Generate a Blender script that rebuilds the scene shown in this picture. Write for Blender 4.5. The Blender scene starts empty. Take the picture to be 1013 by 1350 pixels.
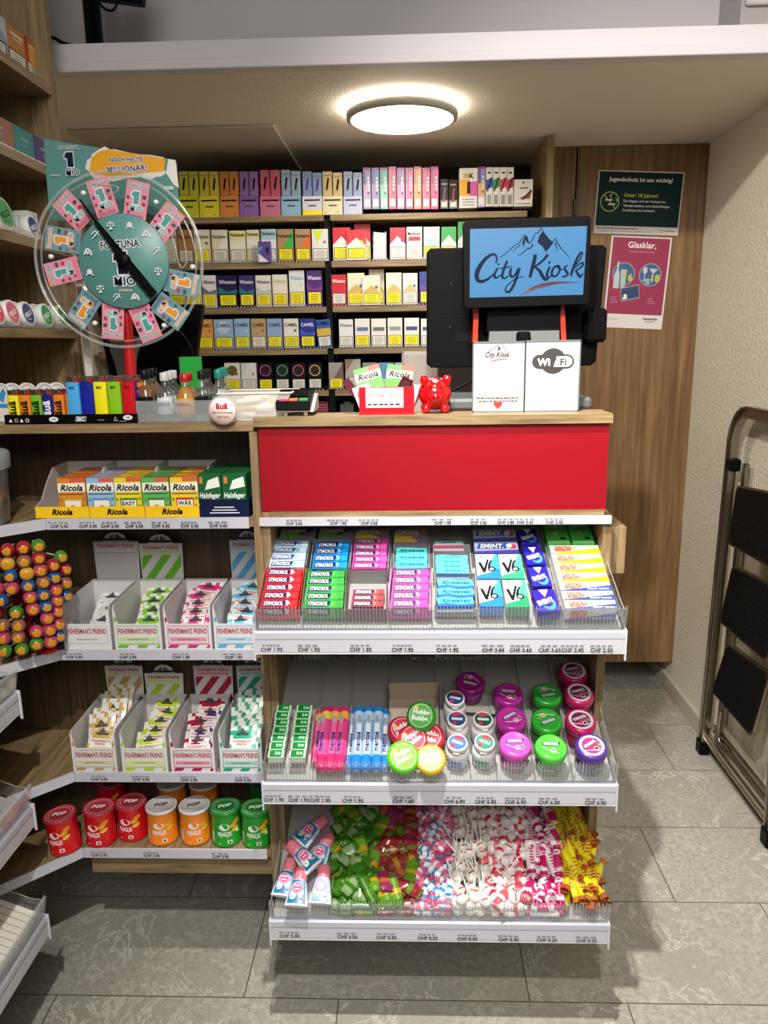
import bpy, math, random
from mathutils import Matrix, Vector
R = math.radians
rnd = random.Random(7)
C = bpy.context.scene.collection
SC = bpy.context.scene

# ---------------------------------------------------------------- camera
CAM = Vector((0., -1.411, 1.3685)); FPX = 1000.; W, H = 1013, 1350
def _basis():
    t, y, r = R(12.5), R(2.0), R(0.85)
    f = Vector((-math.sin(y)*math.cos(t), math.cos(y)*math.cos(t), -math.sin(t)))
    rt = Vector((math.cos(y), math.sin(y), 0)); up = rt.cross(f)
    c, s = math.cos(r), math.sin(r)
    return c*rt - s*up, s*rt + c*up, f
RT, UP, FW = _basis()
cam = bpy.data.cameras.new('camera'); cam.sensor_fit = 'VERTICAL'; cam.sensor_height = 36
cam.lens = 36*FPX/H; cam.clip_start = .02
cob = bpy.data.objects.new('camera', cam); C.objects.link(cob)
m = Matrix.Identity(4)
for i, v in enumerate((RT, UP, -FW)):
    for j in range(3): m[j][i] = v[j]
m.translation = CAM; cob.matrix_world = m; SC.camera = cob

def ray(px, py): return FW + RT*((px-W/2)/FPX) - UP*((py-H/2)/FPX)
def P(px, py, X=None, Y=None, Z=None):
    """the place in the shop that a point of the photograph shows, on a known plane"""
    d = ray(px, py)
    if X is not None: t = (X-CAM.x)/d.x
    elif Y is not None: t = (Y-CAM.y)/d.y
    else: t = (Z-CAM.z)/d.z
    return CAM + d*t

# ---------------------------------------------------------------- view, world, lights
SC.view_settings.view_transform = 'Standard'; SC.view_settings.look = 'None'
SC.view_settings.exposure = -0.16; SC.view_settings.gamma = 1.0; SC.view_settings.use_curve_mapping = False
SC.cycles.transparent_max_bounces = 40
wd = bpy.data.worlds.new('world'); SC.world = wd; wd.use_nodes = True
wd.node_tree.nodes['Background'].inputs[0].default_value = (.86, .88, 1.0, 1)
wd.node_tree.nodes['Background'].inputs[1].default_value = 0.10
def disk_lamp(name, loc, target, power, size, col=(1, .95, .87), spread=150):
    l = bpy.data.lights.new(name, 'AREA'); l.shape = 'DISK'; l.size = size; l.energy = power; l.color = col; l.spread = R(spread)
    o = bpy.data.objects.new(name, l); o.location = loc
    o.rotation_euler = (Vector(target)-Vector(loc)).to_track_quat('-Z', 'Y').to_euler(); C.objects.link(o); return o
def spot(name, loc, target, power, cone, rad, col=(1, .95, .87)):
    l = bpy.data.lights.new(name, 'SPOT'); l.energy = power; l.spot_size = R(cone); l.spot_blend = 1.; l.shadow_soft_size = rad; l.color = col
    o = bpy.data.objects.new(name, l); o.location = loc
    o.rotation_euler = (Vector(target)-Vector(loc)).to_track_quat('-Z', 'Y').to_euler(); C.objects.link(o); return o
spot('spotlight', (-.07, -.70, 2.85), (.42, -.05, .3), 400, 50, .022)
spot('spotlight', (.02, -1.85, 2.80), (-.42, .12, .45), 225, 66, .03)
spot('spotlight', (-.45, -1.70, 2.80), (1.0, .95, 1.15), 340, 52, .05)  # extra unseen spot, added to brighten the right wall and door panel
disk_lamp('room_fill_light', (.3, -3.2, 2.9), (.2, .6, 2.1), 48, 1.5, (1, .95, .9), 170)  # unseen soft fill added behind the camera to lift fascia and upper wall

# ---------------------------------------------------------------- materials
def lin(c):
    c /= 255.
    return c/12.92 if c <= .04045 else ((c+.055)/1.055)**2.4
def rgb(h):
    h = h.lstrip('#'); return tuple(lin(int(h[i:i+2], 16)) for i in (0, 2, 4))+(1,)
_M = {}
def M(h, rough=.5, metal=0., emit=0.):
    k = (h, rough, metal, emit)
    if k in _M: return _M[k]
    mt = bpy.data.materials.new('paint_'+h.strip('#')); mt.use_nodes = True
    nt = mt.node_tree; b = nt.nodes['Principled BSDF']
    b.inputs['Base Color'].default_value = rgb(h); b.inputs['Roughness'].default_value = rough
    b.inputs['Metallic'].default_value = metal
    if sum(b.inputs['Base Color'].default_value[:3]) < .12: b.inputs['Specular IOR Level'].default_value = .15
    if emit:
        b.inputs['Base Color'].default_value = (0, 0, 0, 1)
        b.inputs['Emission Color'].default_value = rgb(h); b.inputs['Emission Strength'].default_value = emit
    _M[k] = mt; return mt
def node_mat(name):
    mt = bpy.data.materials.new(name); mt.use_nodes = True; nt = mt.node_tree
    return mt, nt, nt.nodes['Principled BSDF'], nt.nodes.new, nt.links.new
def ramp(nt, stops):
    r = nt.nodes.new('ShaderNodeValToRGB'); e = r.color_ramp.elements
    e[0].position, e[0].color = stops[0][0], rgb(stops[0][1]); e[1].position, e[1].color = stops[-1][0], rgb(stops[-1][1])
    for p, c in stops[1:-1]:
        x = e.new(p); x.color = rgb(c)
    return r
def wood(name, scale, cols):
    mt, nt, b, N, L = node_mat(name)
    g = N('ShaderNodeNewGeometry'); mp = N('ShaderNodeMapping'); mp.inputs['Scale'].default_value = scale
    L(g.outputs['Position'], mp.inputs['Vector'])
    n = N('ShaderNodeTexNoise'); n.inputs['Scale'].default_value = 1; n.inputs['Detail'].default_value = 8; n.inputs['Roughness'].default_value = .62; n.inputs['Distortion'].default_value = .6
    L(mp.outputs[0], n.inputs['Vector']); r = ramp(nt, [(.3, cols[0]), (.5, cols[1]), (.72, cols[2])]); L(n.outputs['Fac'], r.inputs[0])
    L(r.outputs[0], b.inputs['Base Color']); b.inputs['Roughness'].default_value = .45
    bp = N('ShaderNodeBump'); bp.inputs['Strength'].default_value = .08; bp.inputs['Distance'].default_value = .002
    L(n.outputs['Fac'], bp.inputs['Height']); L(bp.outputs[0], b.inputs['Normal']); return mt
OAK = ['#65523a', '#867151', '#a08a67']; DOOR = ['#5b4128', '#7a5b38', '#947350']; DARK = ['#3d2f22', '#51402f', '#65523d']
WX = wood('oak_grain_across', (6, 90, 90), OAK); WY = wood('oak_grain_deep', (90, 6, 90), OAK); WZ = wood('oak_grain_up', (90, 90, 6), OAK)
WDOOR = wood('walnut_door_grain', (48, 48, 2.2), DOOR); WDARK = wood('brown_back_board', (110, 110, 4), DARK)
def plaster(name, col, scale, strength, dist):
    mt, nt, b, N, L = node_mat(name); g = N('ShaderNodeNewGeometry')
    n = N('ShaderNodeTexNoise'); n.inputs['Scale'].default_value = scale; n.inputs['Detail'].default_value = 5
    L(g.outputs['Position'], n.inputs['Vector']); bp = N('ShaderNodeBump'); bp.inputs['Strength'].default_value = strength; bp.inputs['Distance'].default_value = dist
    L(n.outputs['Fac'], bp.inputs['Height']); L(bp.outputs[0], b.inputs['Normal'])
    b.inputs['Base Color'].default_value = rgb(col); b.inputs['Roughness'].default_value = .85; return mt
PLASTER = plaster('rough_cream_plaster', '#dcd6c3', 95, .8, .006); CEIL = plaster('ceiling_plaster', '#ebe1d2', 160, .35, .003); WALLG = plaster('smooth_grey_wall', '#c4c0c2', 60, .1, .001)
FASCIA = M('#d9d5da', .6)
def floor_mat():
    mt, nt, b, N, L = node_mat('grey_stone_tiles'); g = N('ShaderNodeNewGeometry'); sp = N('ShaderNodeSeparateXYZ'); L(g.outputs['Position'], sp.inputs[0])
    def mth(op, a, c=None, v=None):
        n = N('ShaderNodeMath'); n.operation = op
        if isinstance(a, (int, float)): n.inputs[0].default_value = a
        else: L(a, n.inputs[0])
        if c is not None:
            if isinstance(c, (int, float)): n.inputs[1].default_value = c
            else: L(c, n.inputs[1])
        return n.outputs[0]
    ry = mth('DIVIDE', mth('ADD', sp.outputs[1], .055), .3005); row = mth('FLOOR', ry); fy = mth('FRACT', ry)
    # each row of tiles steps on by a third
    rx = mth('DIVIDE', mth('ADD', mth('ADD', sp.outputs[0], .365), mth('MULTIPLY', row, .205)), .6125); col = mth('FLOOR', rx); fx = mth('FRACT', rx)
    gy = mth('LESS_THAN', mth('MULTIPLY', mth('MINIMUM', fy, mth('SUBTRACT', 1, fy)), .3005), .0013)
    gx = mth('LESS_THAN', mth('MULTIPLY', mth('MINIMUM', fx, mth('SUBTRACT', 1, fx)), .6125), .0013)
    grout = mth('MAXIMUM', gx, gy)
    # shift the stone pattern from tile to tile
    cb = N('ShaderNodeCombineXYZ'); L(mth('MULTIPLY', col, 7.31), cb.inputs[0]); L(mth('MULTIPLY', row, 3.77), cb.inputs[1])
    va = N('ShaderNodeVectorMath'); va.operation = 'ADD'; L(g.outputs['Position'], va.inputs[0]); L(cb.outputs[0], va.inputs[1])
    n1 = N('ShaderNodeTexNoise'); n1.inputs['Scale'].default_value = 6.5; n1.inputs['Detail'].default_value = 12; n1.inputs['Roughness'].default_value = .68; n1.inputs['Distortion'].default_value = 1.0; L(va.outputs[0], n1.inputs['Vector'])
    vein = mth('ABSOLUTE', mth('SUBTRACT', n1.outputs['Fac'], .5)); vr = ramp(nt, [(0, '#dcdad0'), (.006, '#b8b5aa'), (.016, '#96938a')]); L(vein, vr.inputs[0])
    n2 = N('ShaderNodeTexNoise'); n2.inputs['Scale'].default_value = 75; n2.inputs['Detail'].default_value = 10; n2.inputs['Roughness'].default_value = .75; L(va.outputs[0], n2.inputs['Vector'])
    r2 = ramp(nt, [(.38, '#88857c'), (.62, '#b0ada3')]); L(n2.outputs['Fac'], r2.inputs[0])
    n3 = N('ShaderNodeTexNoise'); n3.inputs['Scale'].default_value = 3; L(va.outputs[0], n3.inputs['Vector']); r3 = ramp(nt, [(.42, '#000000'), (.6, '#ffffff')]); L(n3.outputs['Fac'], r3.inputs[0])
    mx = N('ShaderNodeMix'); mx.data_type = 'RGBA'; mf = mth('MULTIPLY', r3.outputs[0], .6); L(mth('ADD', mf, .18), mx.inputs[0]); L(r2.outputs[0], mx.inputs[6]); L(vr.outputs[0], mx.inputs[7])
    m2 = N('ShaderNodeMix'); m2.data_type = 'RGBA'; L(grout, m2.inputs[0]); L(mx.outputs[2], m2.inputs[6]); m2.inputs[7].default_value = rgb('#4c4842')
    L(m2.outputs[2], b.inputs['Base Color']); b.inputs['Roughness'].default_value = .42
    bp = N('ShaderNodeBump'); bp.inputs['Strength'].default_value = .25; bp.inputs['Distance'].default_value = .002; L(mth('SUBTRACT', n2.outputs['Fac'], grout), bp.inputs['Height']); L(bp.outputs[0], b.inputs['Normal'])
    return mt
FLOOR = floor_mat()
def clear_mat(name, tint, gloss=.10, rough=.06, frost=0.):
    mt = bpy.data.materials.new(name); mt.use_nodes = True; nt = mt.node_tree; nt.nodes.clear(); N = nt.nodes.new; L = nt.links.new
    o = N('ShaderNodeOutputMaterial'); t = N('ShaderNodeBsdfTransparent'); t.inputs[0].default_value = rgb(tint)
    g = N('ShaderNodeBsdfGlossy'); g.inputs['Roughness'].default_value = rough; g.inputs[0].default_value = (.95, .95, .95, 1)
    fr = N('ShaderNodeLayerWeight'); pw = N('ShaderNodeMath'); pw.operation = 'POWER'; pw.inputs[1].default_value = 4.; L(fr.outputs['Facing'], pw.inputs[0]); ml = N('ShaderNodeMath'); ml.operation = 'MULTIPLY'; ml.inputs[1].default_value = .8; L(pw.outputs[0], ml.inputs[0]); ad = N('ShaderNodeMath'); ad.operation = 'ADD'; ad.use_clamp = True; ad.inputs[1].default_value = gloss; L(ml.outputs[0], ad.inputs[0])
    mx = N('ShaderNodeMixShader'); L(ad.outputs[0], mx.inputs[0]); L(t.outputs[0], mx.inputs[1]); L(g.outputs[0], mx.inputs[2]); out = mx.outputs[0]
    if frost:
        d = N('ShaderNodeBsdfDiffuse'); d.inputs[0].default_value = (.85, .87, .88, 1); m2 = N('ShaderNodeMixShader'); m2.inputs[0].default_value = frost
        L(out, m2.inputs[1]); L(d.outputs[0], m2.inputs[2]); out = m2.outputs[0]
    L(out, o.inputs[0]); return mt
CLEAR = clear_mat('clear_acrylic', '#fbfcfd', .06, .08); RIB = clear_mat('ribbed_clear_acrylic', '#fbfcfd', .12, .15, .16); FROST = clear_mat('frosted_plastic', '#eef1f2', .04, .3, .16)
CREAMTUB = clear_mat('milky_plastic_tub', '#f4ecd6', .05, .35, .45); GLASS = clear_mat('bottle_glass', '#f8fcfb', .10, .05, .03); BUCKET = clear_mat('clear_bucket_plastic', '#c9cdd2', .12, .15, .10)
AMBER = M('#7a4412', .15); WHITE = M('#dadadd', .45); BLACK = M('#060607', .45); SATIN = M('#030304', .5); SATIN.node_tree.nodes['Principled BSDF'].inputs['Specular IOR Level'].default_value = .12; BLACK.node_tree.nodes['Principled BSDF'].inputs['Specular IOR Level'].default_value = .12; STEEL = M('#b9b4aa', .28, 1.); RAIL = M('#bdbec8', .35)

# ---------------------------------------------------------------- mesh building
_T = {}
def glyphs(s, bold=0., shear=0., res=3):
    """flat outline of a word in unit cap height: (verts, faces, width)"""
    k = (s, bold, shear, res)
    if k in _T: return _T[k]
    cu = bpy.data.curves.new('word', 'FONT'); cu.body = s; cu.size = 1; cu.offset = bold; cu.shear = shear; cu.resolution_u = res; cu.space_character = 1+bold*1.5
    o = bpy.data.objects.new('word', cu); C.objects.link(o); dg = bpy.context.evaluated_depsgraph_get(); dg.update()
    me = bpy.data.meshes.new_from_object(o.evaluated_get(dg))
    vs = [(v.co.x, v.co.y) for v in me.vertices]; fs = [tuple(p.vertices) for p in me.polygons]
    bpy.data.objects.remove(o); bpy.data.curves.remove(cu); bpy.data.meshes.remove(me)
    if not vs: _T[k] = ([], [], 1); return _T[k]
    x0 = min(v[0] for v in vs); x1 = max(v[0] for v in vs)
    vs = [((x-x0)/.7, y/.7) for x, y in vs]; _T[k] = (vs, fs, (x1-x0)/.7); return _T[k]
class MB:
    def __init__(s): s.v = []; s.f = []; s.mi = []; s.mats = []; s.sm = []; s.T = Matrix.Identity(4)
    def at(s, x=0, y=0, z=0, rz=0, rx=0, ry=0): s.T = Matrix.Translation((x, y, z)) @ Matrix.Rotation(rz, 4, 'Z') @ Matrix.Rotation(rx, 4, 'X') @ Matrix.Rotation(ry, 4, 'Y'); return s
    def mat(s, m):
        if m not in s.mats: s.mats.append(m)
        return s.mats.index(m)
    def add(s, vs, fs, m, sm=False):
        b = len(s.v); s.v += [s.T @ Vector(v) for v in vs]; i = s.mat(m)
        for f in fs: s.f.append(tuple(b+k for k in f)); s.mi.append(i); s.sm.append(sm)
        return s
    def box(s, x0, x1, y0, y1, z0, z1, m, front=None, topm=None):
        vs = [(x, y, z) for z in (z0, z1) for y in (y0, y1) for x in (x0, x1)]
        s.add(vs, [(0, 2, 3, 1), (2, 6, 7, 3), (0, 4, 6, 2), (1, 3, 7, 5)], m)
        s.add(vs, [(0, 1, 5, 4)], front or m); s.add(vs, [(4, 5, 7, 6)], topm or m); return s
    def cbox(s, x0, x1, y0, y1, z0, z1, m, c=.003):
        """box with chamfered edges"""
        def ring(d, z): return [(x0+d, y0+c, z), (x0+c, y0+d, z), (x1-c, y0+d, z), (x1-d, y0+c, z), (x1-d, y1-c, z), (x1-c, y1-d, z), (x0+c, y1-d, z), (x0+d, y1-c, z)]
        vs = ring(c*.9, z0)+ring(0, z0+c)+ring(0, z1-c)+ring(c*.9, z1); fs = [tuple(range(7, -1, -1)), tuple(range(24, 32))]
        for k in range(3):
            for i in range(8): fs.append((k*8+i, k*8+(i+1) % 8, (k+1)*8+(i+1) % 8, (k+1)*8+i))
        return s.add(vs, fs, m)
    def prism(s, pts, a, b, m, axis='z'):
        """extrude a 2D outline between a and b along an axis"""
        mk = {'z': lambda p, t: (p[0], p[1], t), 'y': lambda p, t: (p[0], t, p[1]), 'x': lambda p, t: (t, p[0], p[1])}[axis]
        n = len(pts); vs = [mk(p, a) for p in pts]+[mk(p, b) for p in pts]
        return s.add(vs, [tuple(range(n-1, -1, -1)), tuple(range(n, 2*n))]+[(i, (i+1) % n, n+(i+1) % n, n+i) for i in range(n)], m)
    def lathe(s, prof, m, seg=24, cap=True, sm=True, mats=None):
        n = len(prof); vs = []
        for r, z in prof: vs += [(r*math.cos(2*math.pi*i/seg), r*math.sin(2*math.pi*i/seg), z) for i in range(seg)]
        base = len(s.v); s.add(vs, [], m)
        for k in range(n-1):
            mi = s.mat(mats[k] if mats else m)
            for i in range(seg): s.f.append(tuple(base+q for q in (k*seg+i, k*seg+(i+1) % seg, (k+1)*seg+(i+1) % seg, (k+1)*seg+i))); s.mi.append(mi); s.sm.append(sm)
        if cap: s.add(vs, [tuple(range(seg-1, -1, -1)), tuple((n-1)*seg+i for i in range(seg))], m)
        return s
    def tube(s, path, r, m, seg=8, sm=True):
        path = [Vector(p) for p in path]; vs = []; n = len(path); rr = r if isinstance(r, (list, tuple)) else [r]*n; up = None
        for i, p in enumerate(path):
            d = (path[min(i+1, n-1)]-path[max(i-1, 0)]).normalized()
            if up is None: up = d.orthogonal().normalized()
            else: up = (up-d*up.dot(d)).normalized()
            sd = d.cross(up)
            vs += [p+(up*math.cos(2*math.pi*k/seg)+sd*math.sin(2*math.pi*k/seg))*rr[i] for k in range(seg)]
        fs = [(i*seg+k, i*seg+(k+1) % seg, (i+1)*seg+(k+1) % seg, (i+1)*seg+k) for i in range(n-1) for k in range(seg)]
        s.add(vs, fs, m, sm); s.add(vs, [tuple(range(seg-1, -1, -1)), tuple((n-1)*seg+k for k in range(seg))], m); return s
    def ball(s, c, r, m, seg=12, rings=8):
        rx, ry, rz = r if isinstance(r, (tuple, list)) else (r, r, r); vs = [(c[0], c[1], c[2]-rz)]
        for j in range(1, rings):
            a = -math.pi/2+math.pi*j/rings
            vs += [(c[0]+rx*math.cos(a)*math.cos(2*math.pi*i/seg), c[1]+ry*math.cos(a)*math.sin(2*math.pi*i/seg), c[2]+rz*math.sin(a)) for i in range(seg)]
        vs.append((c[0], c[1], c[2]+rz)); t = len(vs)-1; fs = [(0, 1+(i+1) % seg, 1+i) for i in range(seg)]
        for j in range(rings-2): fs += [(1+j*seg+i, 1+j*seg+(i+1) % seg, 1+(j+1)*seg+(i+1) % seg, 1+(j+1)*seg+i) for i in range(seg)]
        fs += [(t, 1+(rings-2)*seg+i, 1+(rings-2)*seg+(i+1) % seg) for i in range(seg)]
        return s.add(vs, fs, m, True)
    def build(s, name, parent=None, bevel=0.):
        me = bpy.data.meshes.new(name); vs = s.v; off = Vector((0, 0, 0))
        if parent is None and vs:
            lo = [min(v[i] for v in vs) for i in range(3)]; hi = [max(v[i] for v in vs) for i in range(3)]
            off = Vector(((lo[0]+hi[0])/2, (lo[1]+hi[1])/2, lo[2])); vs = [v-off for v in vs]
        me.from_pydata([tuple(v) for v in vs], [], s.f)
        for mt in s.mats: me.materials.append(mt)
        me.polygons.foreach_set('material_index', s.mi); me.polygons.foreach_set('use_smooth', s.sm); me.update()
        o = bpy.data.objects.new(name, me); C.objects.link(o)
        if parent is not None:
            o.parent = parent; o.matrix_parent_inverse = getattr_inv(parent)
        else: o.location = off
        if bevel:
            b = o.modifiers.new('soft_edges', 'BEVEL'); b.width = bevel; b.segments = 2; b.limit_method = 'ANGLE'; b.angle_limit = R(50)
        return o
def getattr_inv(p):
    mw = p.matrix_basis.copy(); q = p
    while q.parent: mw = q.parent.matrix_basis @ q.matrix_parent_inverse @ mw; q = q.parent
    return mw.inverted()
class Ink:
    """draws flat print on a surface: origin o, unit vectors ux and uy, a hair above it"""
    def __init__(s, mb, o, ux, uy, eps=.00035):
        s.mb = mb; s.o = Vector(o); s.ux = Vector(ux).normalized(); s.uy = Vector(uy).normalized(); s.n = s.ux.cross(s.uy); s.e = eps; s.k = 1
    def pt(s, x, y, l): return s.o+s.ux*x+s.uy*y+s.n*(s.e*l)
    def poly(s, pts, m, l=None):
        s.k += .25; l = l or s.k; s.mb.add([s.pt(x, y, l) for x, y in pts], [tuple(range(len(pts)))], m); return s
    def rect(s, x0, y0, x1, y1, m): return s.poly([(x0, y0), (x1, y0), (x1, y1), (x0, y1)], m)
    def disc(s, x, y, r, m, seg=20, ry=None): return s.poly([(x+r*math.cos(2*math.pi*i/seg), y+(ry or r)*math.sin(2*math.pi*i/seg)) for i in range(seg)], m)
    def ring(s, x, y, r, w, m, seg=28):
        s.k += .25
        a = [s.pt(x+q*math.cos(2*math.pi*i/seg), y+q*math.sin(2*math.pi*i/seg), s.k) for q in (r-w, r) for i in range(seg)]
        s.mb.add(a, [(i, seg+i, seg+(i+1) % seg, (i+1) % seg) for i in range(seg)], m); return s
    def line(s, pts, w, m):
        """brush stroke; w a width or a list of widths"""
        s.k += .25; n = len(pts); ws = w if isinstance(w, list) else [w]*n; L = []; Q = []
        for i in range(n):
            a = Vector(pts[max(i-1, 0)]); b = Vector(pts[min(i+1, n-1)]); d = (b-a).normalized() if (b-a).length > 1e-9 else Vector((1, 0)); nn = Vector((-d.y, d.x))*ws[i]/2
            p = Vector(pts[i]); L.append(p+nn); Q.append(p-nn)
        vs = [s.pt(*p, s.k) for p in L+Q]; s.mb.add(vs, [(i+n, i+n+1, i+1, i) for i in range(n-1)], m); return s
    def text(s, t, x, y, h, m, al='c', bold=.0, shear=0., maxw=None, rot=0., edge=None, em=None):
        """h is the cap height; x, y the baseline anchor"""
        if edge: s.text(t, x, y, h, em, al, bold+edge, shear, maxw, rot)
        s.k += .25; vs, fs, w = glyphs(t, bold, shear)
        sx = h
        if maxw and w*h > maxw: sx = maxw/w
        ox = {'c': -w*sx/2, 'l': 0, 'r': -w*sx}[al]; c, q = math.cos(rot), math.sin(rot); out = []
        for a, b in vs:
            u = ox+a*sx; v = b*h; out.append(s.pt(x+u*c-v*q, y+u*q+v*c, s.k))
        s.mb.add(out, fs, m); return s
def smooth(pts, n=6):
    out = []; q = [pts[0]]+list(pts)+[pts[-1]]
    for i in range(1, len(q)-2):
        for k in range(n):
            t = k/n; o = []
            for a in range(len(pts[0])):
                p0, p1, p2, p3 = (q[i+j][a] for j in (-1, 0, 1, 2))
                o.append(.5*((2*p1)+(-p0+p2)*t+(2*p0-5*p1+4*p2-p3)*t*t+(-p0+3*p1-3*p2+p3)*t**3))
            out.append(tuple(o))
    out.append(tuple(pts[-1])); return out
def tag(o, label, cat, group=None, kind=None):
    o['label'] = label; o['category'] = cat
    if group: o['group'] = group
    if kind: o['kind'] = kind
    return o
def thing(name, loc, label, cat, group=None, rz=0.):
    o = bpy.data.objects.new(name, None); o.empty_display_size = .03; o.location = loc; o.rotation_euler = (0, 0, rz); C.objects.link(o); return tag(o, label, cat, group)
def struct(name, mb): o = mb.build(name); o['kind'] = 'structure'; return o
def put(o, M4): o.matrix_basis = M4; return o
def dup(root, loc=None, M4=None, label=None):
    r = root.copy(); C.objects.link(r)
    if M4 is not None: r.matrix_basis = M4
    elif loc is not None: r.location = loc
    if label: r['label'] = label
    for ch in root.children:
        c = ch.copy(); C.objects.link(c); c.parent = r
        for g in ch.children:
            d = g.copy(); C.objects.link(d); d.parent = c
    return r
ORD = ['first', 'second', 'third', 'fourth', 'fifth', 'sixth', 'seventh', 'eighth', 'ninth', 'tenth', 'eleventh', 'twelfth', 'thirteenth']
# ================================================================ THE SHOP ITSELF
XW = 1.031; ZC = 2.02
struct('floor', MB().box(-1.7, 1.7, -3.2, 1.9, -.04, 0, FLOOR))
struct('wall_right', MB().box(XW, XW+.1, -3.2, 1.9, 0, 3.1, PLASTER))
struct('baseboard_right', MB().cbox(XW-.014, XW, -3.2, 1.8, 0, .062, M('#b9b2a6', .5), .003))
struct('wall_left', MB().box(-1.25, -1.12, -1.2, 1.9, 0, 3.1, PLASTER))
struct('wall_back', MB().box(-1.25, 1.13, 1.78, 1.9, 0, 2.1, PLASTER))
struct('ceiling', MB().box(-1.12, XW, .615, 1.78, ZC, 2.06, CEIL))
struct('trim_4', MB().cbox(-1.037, -.40, 1.06, 1.66, ZC-.009, ZC-.0005, M('#c6bcae', .6), .003))
b = MB(); b.cbox(-1.12, XW, .575, .62, 2.018, 2.041, FASCIA, .002); struct('trim_1', b)
b = MB(); b.box(-1.12, XW, .588, .62, 2.041, 2.083, FASCIA); struct('trim_2', b)
b = MB(); b.box(-1.12, XW, .62, .95, 2.06, 2.083, FASCIA); struct('trim_3', b)
struct('wall_upper', MB().box(-1.25, 1.13, .95, 1.02, 2.083, 3.1, WALLG))
struct('trim_5', MB().box(.86, XW, .80, .949, 2.084, 3.1, M('#aaa5a4', .6)))
# small picture at the top right corner
t = thing('picture_frame', (.97, .79, 2.21), 'white framed blue picture just showing at the top right corner above the ledge', 'picture')
b = MB(); b.cbox(.868, 1.02, .785, .799, 2.200, 2.42, M('#c9c6c6', .5), .003); b.build('frame', t)
b = MB(); b.box(.884, 1.004, .783, .7855, 2.213, 2.405, M('#27407c', .3)); b.build('picture', t)
# black pole with a screen on the ledge
t = thing('screen_pole', (-.79, .70, 2.083), 'black round pole standing on the white ledge at the top left', 'pole')
b = MB().at(-.79, .70, 2.083); b.lathe([(.055, 0), (.055, .004), (.0215, .005), (.0215, .50)], SATIN, 24); b.build('pole', t)
b = MB(); b.box(-.812, -.768, .674, .69, 2.25, 2.31, BLACK); b.build('clamp', t)
t = thing('wall_screen', (-.70, .66, 2.2), 'black screen mounted on the pole, only its lower edge showing at the top', 'screen')
b = MB().at(-.715, .655, 2.197, 0, 0, R(8)); b.cbox(-.055, .072, -.012, .018, 0, .17, BLACK, .004); b.build('housing', t)
b = MB().at(-.715, .655, 2.197, 0, 0, R(8)); b.box(-.048, .065, -.0135, -.012, .008, .16, M('#1b6a80', .2, 0, .35)); b.build('display', t)
b = MB(); b.tube(smooth([(-.765, .66, 2.235), (-.755, .65, 2.200), (-.735, .65, 2.178), (-.715, .65, 2.180), (-.704, .655, 2.205)]), .0032, BLACK, 8)
tag(b.build('cable'), 'black cable looping under the screen on the ledge', 'cable')
b = MB(); b.tube(smooth([(-.93, .66, 2.128), (-.875, .64, 2.118), (-.845, .635, 2.103), (-.80, .632, 2.089)]), .004, BLACK, 8); b.cbox(-.868, -.838, .63, .645, 2.085, 2.095, BLACK, .002)
tag(b.build('cable'), 'black cable lying on the white ledge between shelf unit and pole', 'cable')
# ceiling lamp
LP = (-.014, .925)
t = thing('ceiling_lamp', (LP[0], LP[1], 1.985), 'round flush white ceiling lamp glowing above the counter', 'lamp')
b = MB().at(LP[0], LP[1], 0); b.lathe([(.150, 2.005), (.157, 2.004), (.158, 1.999), (.156, 1.986), (.148, 1.982), (.144, 1.985)], M('#c9c6bd', .4), 64, False); b.build('rim', t)
b = MB().at(LP[0], LP[1], 0); b.lathe([(.002, 1.9815), (.07, 1.982), (.125, 1.983), (.146, 1.986)], M('#fff4e4', .4, 0, 34.), 64, False); b.build('diffuser', t)
b = MB().at(LP[0], LP[1], 0); b.lathe([(.128, 2.019), (.128, 2.006), (.149, 2.006)], M('#fff3df', .4, 0, 50.), 64, False); b.build('glow_ring', t)

# ---------------------------------------------------------------- walnut panel and partition at the back
t = thing('walnut_panel_door', (.80, 1.43, .13), 'tall walnut panel hanging behind the counter, a gap of floor below it', 'door')
b = MB(); b.cbox(.585, 1.0305, 1.415, 1.437, .127, 2.018, WDOOR, .0015); b.build('panel', t)
b = MB(); b.cbox(.505, .581, 1.417, 1.437, .127, 2.018, WDOOR, .0015); b.build('filler_strip', t)
b = MB(); b.cbox(.5745, .5835, 1.404, 1.416, 1.795, 1.85, M('#4a3b28', .4), .002); b.build('hinge', t)
b = MB(); b.cbox(.455, .477, 1.255, 1.70, 0, 2.018, WZ, .001); tag(b.build('partition_panel'), 'upright oak side panel right of the cigarette shelves', 'panel')

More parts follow.
